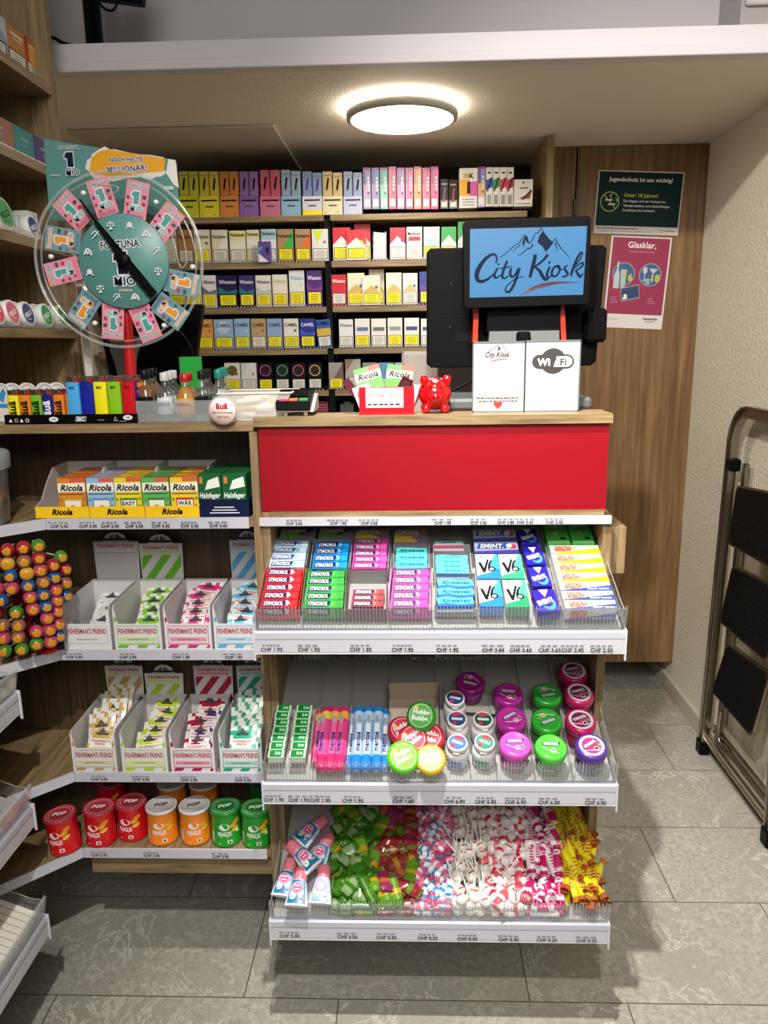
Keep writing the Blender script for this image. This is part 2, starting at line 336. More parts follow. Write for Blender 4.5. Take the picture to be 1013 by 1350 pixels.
# posters
def poster(name, corners, label, draw):
    o = Vector(corners[3]); ux = Vector(corners[2])-o; uy = Vector(corners[0])-o
    ux.y = uy.y = 0; w, h = ux.length, uy.length; ux.normalize(); uy = (uy-ux*uy.dot(ux)).normalized()
    mb = MB(); n = ux.cross(uy); vs = []
    for d in (.0, .0012):
        vs += [o+n*d, o+ux*w+n*d, o+ux*w+uy*h+n*d, o+uy*h+n*d]
    mb.add(vs, [(3, 2, 1, 0), (4, 5, 6, 7), (0, 1, 5, 4), (1, 2, 6, 5), (2, 3, 7, 6), (3, 0, 4, 7)], M('#d9d3d3', .5))
    k = Ink(mb, o+n*.0012, ux, uy, .0002); draw(k, w, h); return tag(mb.build(name), label, 'poster')
PY = 1.4145; WT = M('#e9e6e4', .5)
def dr1(k, w, h):
    TE = M('#0b2c30', .4); YL = M('#b9bf3a', .5)
    k.rect(.004, .026, w-.004, h-.004, TE); k.text('Jugendschutz ist uns wichtig!', w/2, h-.034, .0125, WT, 'c', .03, 0, w*.9)
    k.ring(.047, .105, .033, .0032, YL)
    k.rect(.030, .108, .056, .113, WT); k.rect(.042, .094, .066, .099, WT); k.line(smooth([(.052, .118), (.047, .124), (.054, .130)]), .0022, WT); k.line(smooth([(.068, .104), (.073, .11), (.066, .117)]), .0022, WT)
    k.line([(.024, .128), (.070, .082)], .0032, YL)
    k.text('Unter 18 Jahren?', .094, .122, .0115, YL, 'l', .03, 0, .145)
    for i, s_ in enumerate(('Die Abgabe und der Verkauf von', 'Tabakprodukten und nikotinhaltigen', 'Produkten sind verboten.')): k.text(s_, .094, .105-i*.015, .0075, WT, 'l', .015, 0, (.17, .188, .135)[i])
    k.text('Das Personal darf einen Ausweis verlangen.', .012, .016, .0055, M('#222222'), 'l', .02, 0, .15); k.rect(.012, .008, .20, .0095, M('#777777'))
    k.ring(.233, .014, .007, .003, YL); k.rect(.244, .012, .28, .0145, M('#555555'))
poster('wall_poster', [(.641, PY, 1.942), (.945, PY, 1.941), (.942, PY, 1.722), (.649, PY, 1.736)], 'dark green landscape youth protection poster with crossed-out cigarettes, on the walnut panel', dr1)
def dr2(k, w, h):
    PK = M('#94284f', .45); YL = M('#c2c53a', .5); BL = M('#3d5a86', .4); BD = M('#27406b', .4); GR = M('#98a7b4', .5)
    k.rect(.006, .048, w-.006, h-.005, PK); k.text('Glasklar,', w*.52, h-.038, .020, WT, 'c', .02, 0, .098); k.text('ich zeige meinen Ausweis', w*.52, h-.053, .006, M('#d69aae'), 'c', 0, 0, .12)
    for cx in (.055, .148):
        k.disc(cx, .185, .039, GR, 32); k.disc(cx, .185, .0365, BL, 32)
    k.poly([(.022, .135), (.042, .135), (.042, .18), (.036, .2), (.036, .226), (.030, .226), (.030, .2), (.022, .18)], M('#b9c4c9')); k.poly([(.048, .135), (.062, .135), (.066, .20), (.044, .20)], M('#aab9c0'))
    k.disc(.129, .20, .008, M('#b9c4c9'), 16, .012); k.rect(.1275, .165, .1305, .19, M('#b9c4c9')); k.rect(.122, .163, .137, .166, M('#b9c4c9'))
    k.poly([(.142, .206), (.174, .206), (.158, .188)], M('#b9c4c9')); k.rect(.157, .166, .159, .19, M('#b9c4c9')); k.poly([(.133, .152), (.149, .152), (.151, .172), (.131, .172)], M('#8ea3b4'))
    k.text('16', .073, .163, .023, YL, 'c', .04, 0, .034); k.text('18', .168, .163, .023, YL, 'c', .04, 0, .034)
    k.poly([(.056, .090), (.120, .106), (.112, .152), (.048, .136)], GR); k.poly([(.0575, .093), (.118, .108), (.1105, .149), (.0505, .134)], BD); k.disc(.068, .111, .006, WT); k.poly([(.060, .097), (.076, .101), (.075, .108), (.059, .104)], WT)
    for x, n_ in ((.016, 3), (.148, 3)):
        for i in range(n_): k.rect(x, .103-i*.008, x+(.02, .024, .028)[i], .105-i*.008, M('#c98aa4'))
    k.text('Gastgewerbe', .165, .031, .008, M('#333333'), 'c', .02, 0, .05); k.rect(.145, .024, .183, .026, M('#888888')); k.rect(.012, .030, .05, .031, M('#888888'))
poster('wall_poster', [(.692, PY+.0002, 1.728), (.903, PY+.0002, 1.715), (.906, PY+.0002, 1.404), (.696, PY+.0002, 1.416)], 'magenta portrait age poster with two round drink pictures, half behind the till', dr2)

# ================================================================ COUNTER AND SHELVING BELOW
ZT = 1.229
b = MB(); b.prism([(-.771, 0), (-.2915, 0), (-.2915, .21), (-.79, .21), (-.79, .47), (-1.085, .47), (-1.085, -1.3), (-.90, -1.3), (-.90, -.129)], ZT-.017, ZT, WX); tag(b.build('counter_worktop', bevel=.0008), 'oak counter top carrying the lighters and the bottles, left of the joint', 'counter')
b = MB(); b.box(-.2905, .373, -.008, .085, 1.221, 1.238, WX); cright = tag(b.build('counter_worktop', bevel=.0008), 'oak counter top above the red panel, carrying the till', 'counter')
ZR = 1.238
b = MB(); b.box(-.283, .369, 0, .016, 1.058, 1.2205, M('#8c0014', .4)); tag(b.build('counter_front_panel', bevel=.0008), 'plain glossy red front panel under the right counter top', 'panel')
SW = M('#bfbfca', .35)
def chf(k, x, y, price, h=.0085):
    k.text('CHF '+price, x, y, h*.78, M('#2b2b30'), 'c', .025); y2 = y+h*1.15; n = rnd.choice((3, 4, 5)); w = rnd.uniform(.030, .044); x0 = x-w/2
    for i in range(n):
        ww = w/n*rnd.uniform(.6, .85); k.rect(x0, y2, x0+ww, y2+h*.28, M('#74747c')); x0 += w/n
# left under-counter shelving
t = thing('corner_shelf_unit', (-.7, .09, 0), 'oak corner shelf unit under the left counter top, filled with sweets', 'shelf unit')
b = MB(); b.box(-.3005, -.2855, 0, .196, .245, ZT-.018, WZ); b.build('side_panel', t, .0006)
b = MB(); b.box(-1.085, -.301, .181, .195, .245, ZT-.018, WDARK); b.build('back_board', t)
b = MB(); b.box(-1.10, -1.086, -1.3, .195, 0, ZT-.018, WDARK); b.build('back_board', t)
b = MB(); b.box(-.70, -.301, .02, .034, .247, .301, WX); b.build('apron', t, .0006); b = MB(); b.box(-1.085, -.285, .40, .414, 0, .245, WDARK); b.box(-1.0, -.30, .195, .40, .2, .245, WDARK); b.build('plinth', t)
for zt in (1.047, .776, .503, .322):
    b = MB(); b.prism([(-.708, .0015), (-.302, .0015), (-.302, .180), (-1.084, .180), (-1.084, -.129), (-.837, -.129)], zt-.019, zt-.0015, WY); sh = b.build('shelf', t)
    b = MB(); b.box(-.7045, -.309, -.0035, .001, zt-.021, zt+.0005, SW); k = Ink(b, (-.7045, -.0036, zt-.021), (1, 0, 0), (0, 0, 1))
    z0 = zt-.021; px = {1.047: [79, 117, 146, 178, 213, 251, 289], .776: [99, 170, 240, 309], .503: [132, 187, 250, 321], .322: [132, 201, 292]}[zt]; pr = {1.047: ['3.45']*7, .776: ['3.95', '3.95', '1.95', '1.95'], .503: ['3.95']*4, .322: ['2.95', '2.95', '2.95']}[zt]
    for x, q in zip(px, pr): chf(k, P(x, 690, Y=0).x+.7045 if zt > 1 else P(x, {.776: 866, .503: 1026, .322: 1127}[zt], Y=0).x+.7045, .0035, q, .0078)
    b.build('price_rail', sh)
    b = MB(); b.prism([(-.7055, -.0025), (-.7095, .001), (-.838, -.128), (-.8375, -.131)], zt-.021, zt+.0005, SW)
    if zt == .776:
        k = Ink(b, (-.836, -.1325, z0), (1, 1, 0), (0, 0, 1)); chf(k, .035, .004, '0.35', .0085)
    b.build('price_rail', sh)

# right drawer unit
t = thing('drawer_unit', (.04, .2, 0), 'oak unit with three pull-out sweet trays under the red panel', 'shelf unit')
b = MB(); b.box(-.2845, -.2685, 0, .30, .245, 1.0565, WZ); b.build('side_panel', t, .0006)
b = MB(); b.box(.367, .383, 0, .30, .245, 1.0425, WZ); b.build('side_panel', t, .0006)
b = MB(); b.box(-.2845, .383, .3003, .315, .245, 1.0425, WDARK); b.build('back_board', t); b = MB(); b.box(-.26, .36, .20, .314, 0, .2448, WDARK); b.build('plinth', t)
b = MB(); b.box(-.2845, .372, .322, .62, .985, .999, WX); b.box(-.2845, .372, .52, .535, .0, .985, WDARK); tag(b.build('work_desk'), 'low oak work desk hidden behind the right counter', 'desk')
b = MB(); b.box(-.2675, .3665, -.002, .298, 1.043, 1.0575, WX); sh = b.build('shelf', t)
b = MB(); b.box(-.288, .3795, -.008, -.002, 1.031, 1.0465, SW); k = Ink(b, (-.288, -.0081, 1.031), (1, 0, 0), (0, 0, 1))
for x, q in ((388, '3.65'), (446, '1.95'), (487, '3.05'), (584, '1.95'), (631, '3.65'), (667, '3.88'), (692, '2.65'), (731, '2.50')): chf(k, P(x, 686, Y=-.008).x+.288, .0025, q, .0070)
b.build('price_rail', sh)
b = MB(); b.box(.384, .428, .06, .078, .913, 1.008, WZ); b.box(.384, .428, .078, .30, .99, 1.008, WX); b.build('side_block', t, .0006)

# ---------------------------------------------------------------- pull-out trays
LIP = clear_mat('clear_lip_plastic', '#fbfcfd', .06, .1, .05)
SL = .41; SA = math.atan(SL); TF = {0: .872, 1: .570, 2: .270}   # slope and floor height at the front of each tray
def make_tray(name, label, w, d, dividers, grp, prices=(), zoff=0., lipx=None, slats=False):
    t = thing(name, (0, 0, 0), label, 'tray', grp); sl = SL
    GR = M('#9d9c9a', .5)
    b = MB(); n = 4; b.prism([(0.006, -.002), (d, -.002+sl*(d-.006)), (d, -.008+sl*(d-.006)), (.006, -.008)], .004, w-.004, GR, 'x')
    if slats:
        for i in range(int(w/.016)):
            x = .01+i*.016; b.prism([(0.01, 0), (d, sl*(d-.01)), (d, .0025+sl*(d-.01)), (.01, .0025)], x, x+.0125, M('#e9e6db', .4), 'x')
    b.build('tray_floor', t)
    b = MB(); b.prism([(-.004, -.046), (-.004, -.006), (.0, -.003), (.006, -.003), (.006, -.009), (.001, -.011), (.001, -.046)], 0, w, RAIL, 'x')
    k = Ink(b, (0, -.0041, -.046), (1, 0, 0), (0, 0, 1)); k.rect(.004, .0035, w-.004, .0265, M('#c2c2cc', .25)); k.rect(.0, .0275, w, .029, M('#9a9aa4', .3)); k.rect(0, 0, w, .0018, M('#f4f4f8', .3))
    for x, q in prices: chf(k, x, .0055, q, .0088)
    b.build('price_rail', t)
    for x in (-.003, w):
        b = MB(); b.prism([(-.007, -.058), (-.007, -.002), (.004, .0), (.006, -.01), (-.001, -.05), (-.004, -.058)], x, x+.003, M('#cbccd4', .3), 'x'); b.build('end_cap', t)
    # clear ribbed front lip, leaning outwards
    b = MB(); b.prism([(0, 0), (.002, 0), (-.006, .040), (-.008, .040)], -.002, w+.002, LIP, 'x'); nr = int(w/.0062)
    for i in range(nr+1):
        x = i*w/nr; b.prism([(.0022, .001), (.0062, .001), (-.0030, .043), (-.0062, .043)], x-.0008, x+.0008, RIB, 'x')
    b.box(-.002, w+.002, -.004, .002, -.003, .001, CLEAR); b.build('front_lip', t)
    for x in [0, w-.0015]+list(dividers):
        b = MB(); h = .030 if x in (0, w-.0015) else .022
        b.prism([(.003, .0), (.003, .034), (.02, .036), (d-.01, h+sl*(d-.02)), (d-.01, sl*(d-.02))], x, x+.0013, CLEAR, 'x')
        b.tube([(x+.0007, .003, .034), (x+.0007, .02, .036), (x+.0007, d-.01, h+sl*(d-.02))], .0011, RIB, 4); b.build('divider' if 0 < x < w-.002 else 'side_wall', t)
    b = MB(); zb = sl*(d-.012)
    b.box(0, w, d-.010, d-.0085, zb, zb+.045, CLEAR); nr = int(w/.011)
    for i in range(nr+1): x = i*w/nr; b.box(x-.001, x+.001, d-.014, d-.010, zb, zb+.047, RIB)
    b.build('back_comb', t); return t
TX0, TW, TD, TY = -.279, .657, .30, -.136
pc = {0: [(359, '1.95'), (408, '1.95'), (476, '1.95'), (531, '1.95'), (590, '1.95'), (650, '3.65'), (686, '3.65'), (724, '3.65'), (754, '3.45'), (792, '2.50')], 1: [(362, '1.95'), (395, '1.95'), (423, '1.90'), (466, '1.90'), (532, '1.60'), (599, '6.90'), (640, '5.90'), (679, '6.90'), (723, '6.50'), (784, '6.90')], 2: [(383, '5.00'), (459, '0.50'), (510, '0.30'), (564, '0.25'), (616, '0.50'), (670, '0.30'), (720, '0.25'), (772, '0.25')]}
dv = {0: [398, 455, 513, 569, 629, 697, 742], 1: [412, 457, 512, 580, 620, 655, 705, 755], 2: [436, 494, 545, 594, 642, 694, 746]}
yy = {0: 815, 1: 1020, 2: 1205}
def tlabel(i): return ('top pull-out clear tray full of chewing gum packs under the red panel', 'middle pull-out clear tray with mints, rolls and round gum jars', 'lowest pull-out clear tray with lollipops and wrapped sweets above the floor')[i]
for i in range(3):
    z = TF[i]; pr = [(P(x, yy[i]+40, Y=TY).x-TX0, q) for x, q in pc[i]]; d = [P(x, yy[i], Y=TY).x-TX0 for x in dv[i]]
    t = make_tray('pull_out_tray', tlabel(i), TW, TD, d, 'trays of the drawer unit', pr); t.location = (TX0, TY, z)
LX = -.733
for i, z in enumerate((.752, .517, .27)):
    t = make_tray('pull_out_tray', ('highest of the three clear trays at the left edge, holding pale sachets', 'middle of the three clear trays at the left edge, holding red sachets', 'empty white-slatted tray at the lower left edge, nearest the floor')[i], .95, .28, [.06*k for k in range(2, 14, 2)] if i < 2 else [], 'trays at the left edge', (), slats=i == 2)
    t.location = (LX, -.133-.95, z); t.rotation_euler = (0, 0, R(90))
def G(px, py, i, h):
    """where the photograph's ray meets a plane h above tray i's sloping floor"""
    d = ray(px, py); n = Vector((0, -math.sin(SA), math.cos(SA))); q = Vector((0, TY, TF[i]))+n*h
    return CAM+d*((q-CAM).dot(n)/d.dot(n))
def TM(p, rz=0., rx=0., ry=0.): return Matrix.Translation(p) @ Matrix.Rotation(SA, 4, 'X') @ Matrix.Rotation(rz, 4, 'Z') @ Matrix.Rotation(rx, 4, 'X') @ Matrix.Rotation(ry, 4, 'Y')
# ================================================================ CIGARETTE SHELVES AT THE BACK
YB = 1.30
ZB = [1.797, 1.646, 1.497, 1.355, 1.210]
t = thing('cigarette_shelf_unit', (-.2, 1.45, 1.0), 'wide oak wall shelf unit full of cigarette packs behind the counter', 'shelf unit')
b = MB(); b.box(-1.10, .454, 1.60, 1.615, .9, 2.0, M('#17110d', .7)); b.build('back_board', t)
b = MB(); b.box(-.286, -.264, YB+.02, 1.598, .95, 1.93, M('#0d0c0c', .5)); b.build('divider', t)
for i, z in enumerate(ZB+[1.075]):
    for x0, x1 in ((-1.10, -.285), (-.262, .40)):
        b = MB(); b.box(x0, x1, YB, 1.598, z-.019, z, WX); sh = b.build('shelf', t, .0006)
        b = MB()
        for x in ((x1-.012,) if x0 < -1 else (x0+.005,)): b.cbox(x, x+.007, YB+.003, YB+.012, z-.036, z-.0195, BLACK, .001)
        b.build('bracket', sh)
YW = M('#f2e200', .5); WW = M('#dedbd2', .5); INK = M('#15151a', .5); GREY = M('#8c8c86', .5)
def warn(k, x0, x1, y0, y1, yel):
    k.rect(x0, y0, x1, y1, INK); w = (x1-x0)*.035; k.rect(x0+w, y0+w, x1-w, y1-w, YW if yel else WW); n = 5; hh = (y1-y0-2*w)/(n+1.2)
    for i in range(n):
        ww = (x1-x0)*rnd.uniform(.26, .38); xm = (x0+x1)/2; yb = y0+w+hh*(.75+i)
        k.rect(xm-ww, yb, xm+ww, yb+hh*.30, M('#7d7714' if yel else '#77756f'))
def pack(x0, x1, yt, zs, body, yel, txt='', tc='#222222', deco=(), label='', group='', Y=None, d=.022, side=None, py=None, tilt=0., wf=.42, xw=None, ymid=None):
    Y = YB+.012 if Y is None else Y; ym = yt+15
    a = P(x0, ym, Y=Y).x; c = P(x1, ym, Y=Y).x; h = P((x0+x1)/2, yt, Y=Y).z-zs; w = (c-a)*.965; cx = (a+c)/2
    mb = MB().at(0, 0, 0, 0, 0, tilt); mb.box(-w/2, w/2, 0, d, 0, h, M(side or body, .4), front=M(body, .35))
    mb.T = Matrix.Identity(4); mb.at(0, 0, 0, 0, 0, tilt)
    k = Ink(mb, (-w/2, 0, 0), (1, 0, 0), (0, 0, 1), .0003)
    # ink lives in the same local frame as the box
    hw = h*wf
    for q in deco:
        kd = q[0]; m = M(q[1], .4)
        if kd == 'tri': k.poly([(w, hw), (w, h), (w*.35, hw)], m)
        elif kd == 'triL': k.poly([(0, h), (w*.6, h), (0, hw+.2*(h-hw))], m)
        elif kd == 'roof': k.poly([(0, hw+(h-hw)*.1), (w/2, hw+(h-hw)*.55), (w, hw+(h-hw)*.1), (w, h), (0, h)], m)
        elif kd == 'roofL': k.poly([(0, hw), (w/2, hw+(h-hw)*.42), (w, hw)], m)
        elif kd == 'low': k.rect(0, hw, w, hw+(h-hw)*.45, m)
        elif kd == 'top': k.rect(0, h-(h-hw)*q[2], w, h, m)
        elif kd == 'disc': k.disc(w/2, hw+(h-hw)*.52, w*.33, m)
        elif kd == 'ring': k.ring(w/2, hw+(h-hw)*.52, w*.40, w*.09, m)
        elif kd == 'band': k.rect(w*.12, hw+(h-hw)*.25, w*.88, hw+(h-hw)*.48, m)
        elif kd == 'dot': k.disc(w*.78, hw+(h-hw)*.3, w*.09, m)
        elif kd == 'tri2': k.poly([(w*.1, h*.96), (w*.7, h*.96), (w*.35, hw+.25*(h-hw))], m)
        elif kd == 'wave': k.poly([(0, hw), (w, hw), (w, hw+(h-hw)*.25), (w*.5, hw+(h-hw)*.12), (0, hw+(h-hw)*.4)], m)
    if yel is not None: warn(k, w*.06, w*.94, h*.05, hw*.95, yel)
    if txt: k.text(txt, w/2, hw+(h-hw)*(.68 if any(q[0] in ('roofL', 'low') for q in deco) else .55), h*.11, M(tc, .5), 'c', .02, 0, w*.88)

    me = mb; off = Vector((cx, Y, zs))
    mesh = bpy.data.meshes.new('cigarette_pack'); mesh.from_pydata([tuple(v) for v in me.v], [], me.f)
    for mt in me.mats: mesh.materials.append(mt)
    mesh.polygons.foreach_set('material_index', me.mi); o = bpy.data.objects.new('cigarette_pack', mesh); C.objects.link(o); o.location = off
    return tag(o, label, 'cigarette pack', group)
rows = {
 1: ([(214, 233, 303, '#dcd7c8', 0, 'Parisienne', '#333333', (), 'white'), (234, 255, 303, '#b5803d', 0, 'Parisienne', '#30240f', (), 'orange-brown'),
      (256, 277, 303, '#e4ddc0', 1, 'Parisienne', '#3a3a3a', (('triL', '#e9e6e0'), ('dot', '#555555')), 'cream'), (279, 300, 303, '#e1dab9', 0, 'Parisienne', '#3a3a3a', (('tri', '#eeebe4'),), 'pale cream'),
      (302.5, 324, 304, '#e6e09a', 0, 'Parisienne', '#22321a', (('low', '#e9e6de'),), 'lime and white'), (325, 342, 303, '#e7dfb4', 0, 'Parisienne', '#444433', (('low', '#ebe8df'),), 'narrow cream'),
      (344, 364.5, 302, '#a8cfd8', 0, 'Parisienne', '#2b4a58', (('low', '#dfe4e6'),), 'pale blue'), (365.5, 387, 302, '#a98a5e', 1, 'Parisienne', '#2b2417', (('tri', '#2fae3c'),), 'brown and green'),
      (389, 409.5, 302, '#aa8b60', 1, 'Parisienne', '#2b2417', (('tri', '#e5682a'),), 'brown and orange'), (411, 433, 302, '#dcdcdc', 0, '', '#333333', (('tri2', '#d7e32a'), ('dot', '#777777')), 'silver with a yellow triangle')],
     [(467, 488.7, 295, '#d9d4cc', 1, '', '#333333', (('roof', '#d01f30'),), 'tall red and white rear'), (438.6, 462, 300, '#e4e0d8', 1, '', '#333333', (('roof', '#c9182a'),), 'red and white'),
      (514, 535, 300, '#e4e0d8', 0, '', '#333333', (('roof', '#b21a38'), ('dot', '#2c57a8')), 'crimson and white'), (536, 557, 299, '#e6e2da', 0, 'Marlboro', '#222222', (('band', '#cf2936'),), 'white with a red smear'),
      (558.5, 580, 299, '#d8dcd2', 1, '', '#444444', (('roofL', '#9fc4cf'),), 'white and pale blue'), (582, 602, 299, '#e0ded2', 1, '', '#333333', (('roof', '#2c9a46'),), 'green and white'), (604, 624, 292, '#e0ded2', 0, '', '#333333', (('roof', '#238b3c'),), 'taller green and white')]),
 2: ([(222, 243, 363, '#d8d6d0', 1, 'Winston', '#333333', (), 'grey-white'), (244, 265, 363, '#dddbd5', 1, 'Winston', '#333333', (), 'plain white'),
      (266.7, 285, 363, '#dfdfe2', 1, 'Winston', '#333338', (('wave', '#6a7280'),), 'white and slate'), (287, 313, 363, '#2a1c50', 1, 'Winston', '#e6e6ea', (('wave', '#0d6c78'),), 'wide purple and teal'),
      (315, 335.5, 363, '#33206a', 1, 'Winston', '#e6e6ea', (('wave', '#157180'),), 'purple and teal'), (337, 357.5, 363, '#e2e0da', 1, 'Winston', '#2d3f63', (('wave', '#b7c3cc'),), 'white with navy lettering'),
      (359, 379, 362, '#e4e0d4', 1, 'Winston', '#c9b98a', (), 'off-white with gold lettering'), (381, 401.5, 356.5, '#dfe3e2', 1, 'Winston', '#7fb4c8', (('dot', '#a9cdda'),), 'taller white with pale blue lettering'), (404, 425, 356.5, '#4a1f78', 1, 'Winston', '#e6e6ea', (('wave', '#7d2b86'),), 'taller violet')],
     [(437, 457, 362, '#c8172e', 0, 'Winston', '#f0e6e6', (), 'bright red'), (458, 481, 360, '#e2d8bf', 1, '', '#444444', (('roofL', '#c9a35c'), ('dot', '#2f66b4')), 'white and gold'),
      (486.5, 507, 355, '#e2d8bf', 1, '', '#444444', (('roofL', '#c9a35c'),), 'tall white and gold rear'), (509, 530, 359.5, '#e4dcc6', 1, '', '#444444', (('roofL', '#cba65f'),), 'white with a gold roof'),
      (531, 551, 360, '#e0dcd0', 0, '', '#444444', (('roofL', '#c8b07c'), ('dot', '#2a6fa8')), 'white with a small blue shield'), (553, 573, 358, '#2a3a8a', 1, '', '#444444', (('wave', '#6a3c98'),), 'blue night picture')]),
 3: ([(249, 259, 422, '#e9cf3a', 1, '', '#333333', (), 'narrow yellow'), (260.6, 281, 421, '#d99a4e', 1, 'CAMEL', '#5a3a1a', (('dot', '#b06a28'),), 'orange'),
      (282, 308, 421, '#8fb0cf', 1, 'CAMEL', '#44618a', (('disc', '#b9cbd8'),), 'wide light blue'), (309, 329.7, 420, '#8fb4d6', 1, 'CAMEL', '#3d5a86', (('dot', '#c9d5de'),), 'light blue'),
      (331, 351, 420, '#b79a70', 0, 'CAMEL', '#5a4528', (('dot', '#8a6a3e'),), 'tan'), (352, 372.4, 420, '#8aa6cc', 1, 'CAMEL', '#3d5a86', (), 'pale steel blue'),
      (374, 394, 420, '#e2e0d8', 1, 'CAMEL', '#3b3b3b', (('dot', '#3c7a4a'),), 'white with small round symbols'), (395.5, 416, 420, '#1b2f8a', 1, 'CAMEL', '#e6e8f0', (('wave', '#3a4fc0'),), 'deep blue'),
      (419, 438, 421, '#2b5aa0', 0, 'CAMEL', '#101c34', (('low', '#c9a83a'),), 'blue and gold, slightly tilted')],
     [(447, 466, 421, '#dcdee2', 0, 'Winston', '#3b5a80', (), 'white with blue lettering'), (468, 488, 420, '#dddad4', 1, '', '#333333', (('band', '#5a6f9a'),), 'white with a blue strip'),
      (489.5, 509.5, 420, '#dedbd4', 0, '', '#333333', (('band', '#6a6a70'),), 'white with a grey strip'), (511, 531, 419, '#dedbd4', 1, '', '#333333', (('band', '#8f8f92'),), 'white with a pale grey strip'),
      (533, 553, 419, '#e2dfda', 1, '', '#333333', (('band', '#4a3a78'),), 'white with a violet strip'), (555, 575, 420, '#e2dfda', 0, '', '#333333', (('band', '#3a4a88'),), 'white with a dark blue strip')]),
 4: ([(296, 317, 478.5, '#d9d5c8', 1, '', '#333333', (('disc', '#5e5628'), ('dot', '#c04030')), 'white with an olive disc'), (318, 338.6, 478.5, '#d6d8d6', 0, '', '#333333', (('triL', '#c9cdd0'), ('dot', '#d06a6a')), 'plain silvery white'),
      (340.5, 360, 478.5, '#14101a', 1, '', '#eeeeee', (('ring', '#a8446a'), ('disc', '#2a2028')), 'black with a pink ring'), (363, 382, 478.5, '#14141a', 0, '', '#eeeeee', (('ring', '#4a9a58'), ('disc', '#2a2a2a')), 'black with a green ring'),
      (384, 403.5, 478.5, '#14141a', 0, '', '#eeeeee', (('ring', '#c0485a'), ('disc', '#2a2a2a')), 'black with a red ring'), (406, 425, 478.5, '#14141a', 0, '', '#eeeeee', (('ring', '#c99a52'), ('disc', '#2a2a2a')), 'black with a gold ring')],
     [(433.5, 453, 478, '#9a948e', 1, '', '#333333', (('tri', '#6d564c'),), 'grey and brown'), (455, 476, 473.5, '#a7a29b', 0, '', '#333333', (('triL', '#86685a'),), 'taller grey and rust'),
      (478, 497.5, 478, '#7b8a8c', 0, '', '#333333', (), 'dim grey-green'), (499, 520, 478, '#5a93b4', 0, '', '#333333', (), 'dim blue'), (521, 541, 478, '#9fb6c0', 1, '', '#333333', (), 'dim pale blue')])}
RN = {1: 'second', 2: 'third', 3: 'fourth', 4: 'lowest'}
for r, (L_, R_) in rows.items():
    zs = ZB[r]+.004
    for bay, lst in (('left', L_), ('right', R_)):
        for n, (x0, x1, yt, body, yel, txt, tc, deco, nm) in enumerate(lst):
            Y = YB+.012
            if 'rear' in nm: Y = YB+.045
            pack(x0, x1, yt, zs, body, bool(yel), txt, tc, deco, '%s cigarette pack, %s row, %s cigarette shelves' % (nm, RN[r], bay), 'cigarette packs on the %s row, %s shelves' % (RN[r], bay), Y=Y, tilt=R(-4) if 'tilted' in nm else 0)
        xs = [P(q[0], 450, Y=YB+.01).x for q in lst]; a, c = min(xs)-.004, P(lst[-1][1], 450, Y=YB+.01).x+.004
        if bay == 'right': a = max(a, -.26); c = .398
        b = MB(); b.box(a, c, YB+.004, YB+.10, ZB[r]+.0003, ZB[r]+.0035, M('#2a2a2c', .4)); n = int((c-a)/.012)
        b.box(a, c, YB+.0045, YB+.0055, ZB[r]+.0005, ZB[r]+.010, CLEAR)
        for i in range(n): x = a+(i+.5)*(c-a)/n; b.box(x-.002, x+.002, YB+.003, YB+.0045, ZB[r]+.0005, ZB[r]+.006, M('#9b9b9b', .3))
        tag(b.build('pusher_strip'), 'black pusher strip under the %s row of packs on the %s cigarette shelves' % (RN[r], bay), 'shelf strip', 'pusher strips under the cigarette packs')
# two packs leaning in front
pack(457, 483, 303, ZB[1]+.004, '#e4e0d8', True, '', '#333333', (('roof', '#d01f2e'), ('dot', '#f0c330')), 'red and white cigarette pack standing forward of its neighbours, second row, right shelves', 'cigarette packs on the second row, right shelves', Y=YB-.0)
pack(477.5, 502, 363, ZB[2]+.004, '#e2d8bf', True, '', '#444444', (('roofL', '#c9a35c'), ('dot', '#c23a3a')), 'gold-roofed cigarette pack standing forward of its neighbours, third row, right shelves', 'cigarette packs on the third row, right shelves', Y=YB-.0)
a = P(341.5, 330, Y=YB); c = P(358, 330, Y=YB); b = MB(); b.box(a.x, c.x, YB-.012, YB-.001, ZB[1]+.001, P(350, 319, Y=YB).z, M('#5b3f8f', .4)); k = Ink(b, (a.x, YB-.012, ZB[1]), (1, 0, 0), (0, 0, 1)); k.poly([(0, .001), (.035, .001), (0, .03)], M('#e3e3ea')); k.poly([(0, .03), (0, .05), (.018, .05)], M('#2f9fc0')); k.rect(.026, .03, .036, .048, M('#1c1c50'))
tag(b.build('sample_box'), 'small purple and blue card box in front of the pale blue pack', 'box')
b = MB(); a = P(491.5, 320, Y=YB+.01).x; c = P(509.6, 320, Y=YB+.01).x; zt_ = P(500, 305, Y=YB+.01).z
b.prism([(a, ZB[1]+.004), (c, ZB[1]+.004), (c, zt_), (c-.006, zt_-.004), (a+.004, zt_)], YB+.02, YB+.023, M('#c3c5cb', .3), 'y'); b.box(a, a+.003, YB+.012, YB+.03, ZB[1]+.001, zt_, CLEAR); b.box(c-.003, c, YB+.012, YB+.03, ZB[1]+.001, zt_, CLEAR)
tag(b.build('pack_pusher'), 'empty grey plastic pack pusher between the red packs', 'shelf divider')

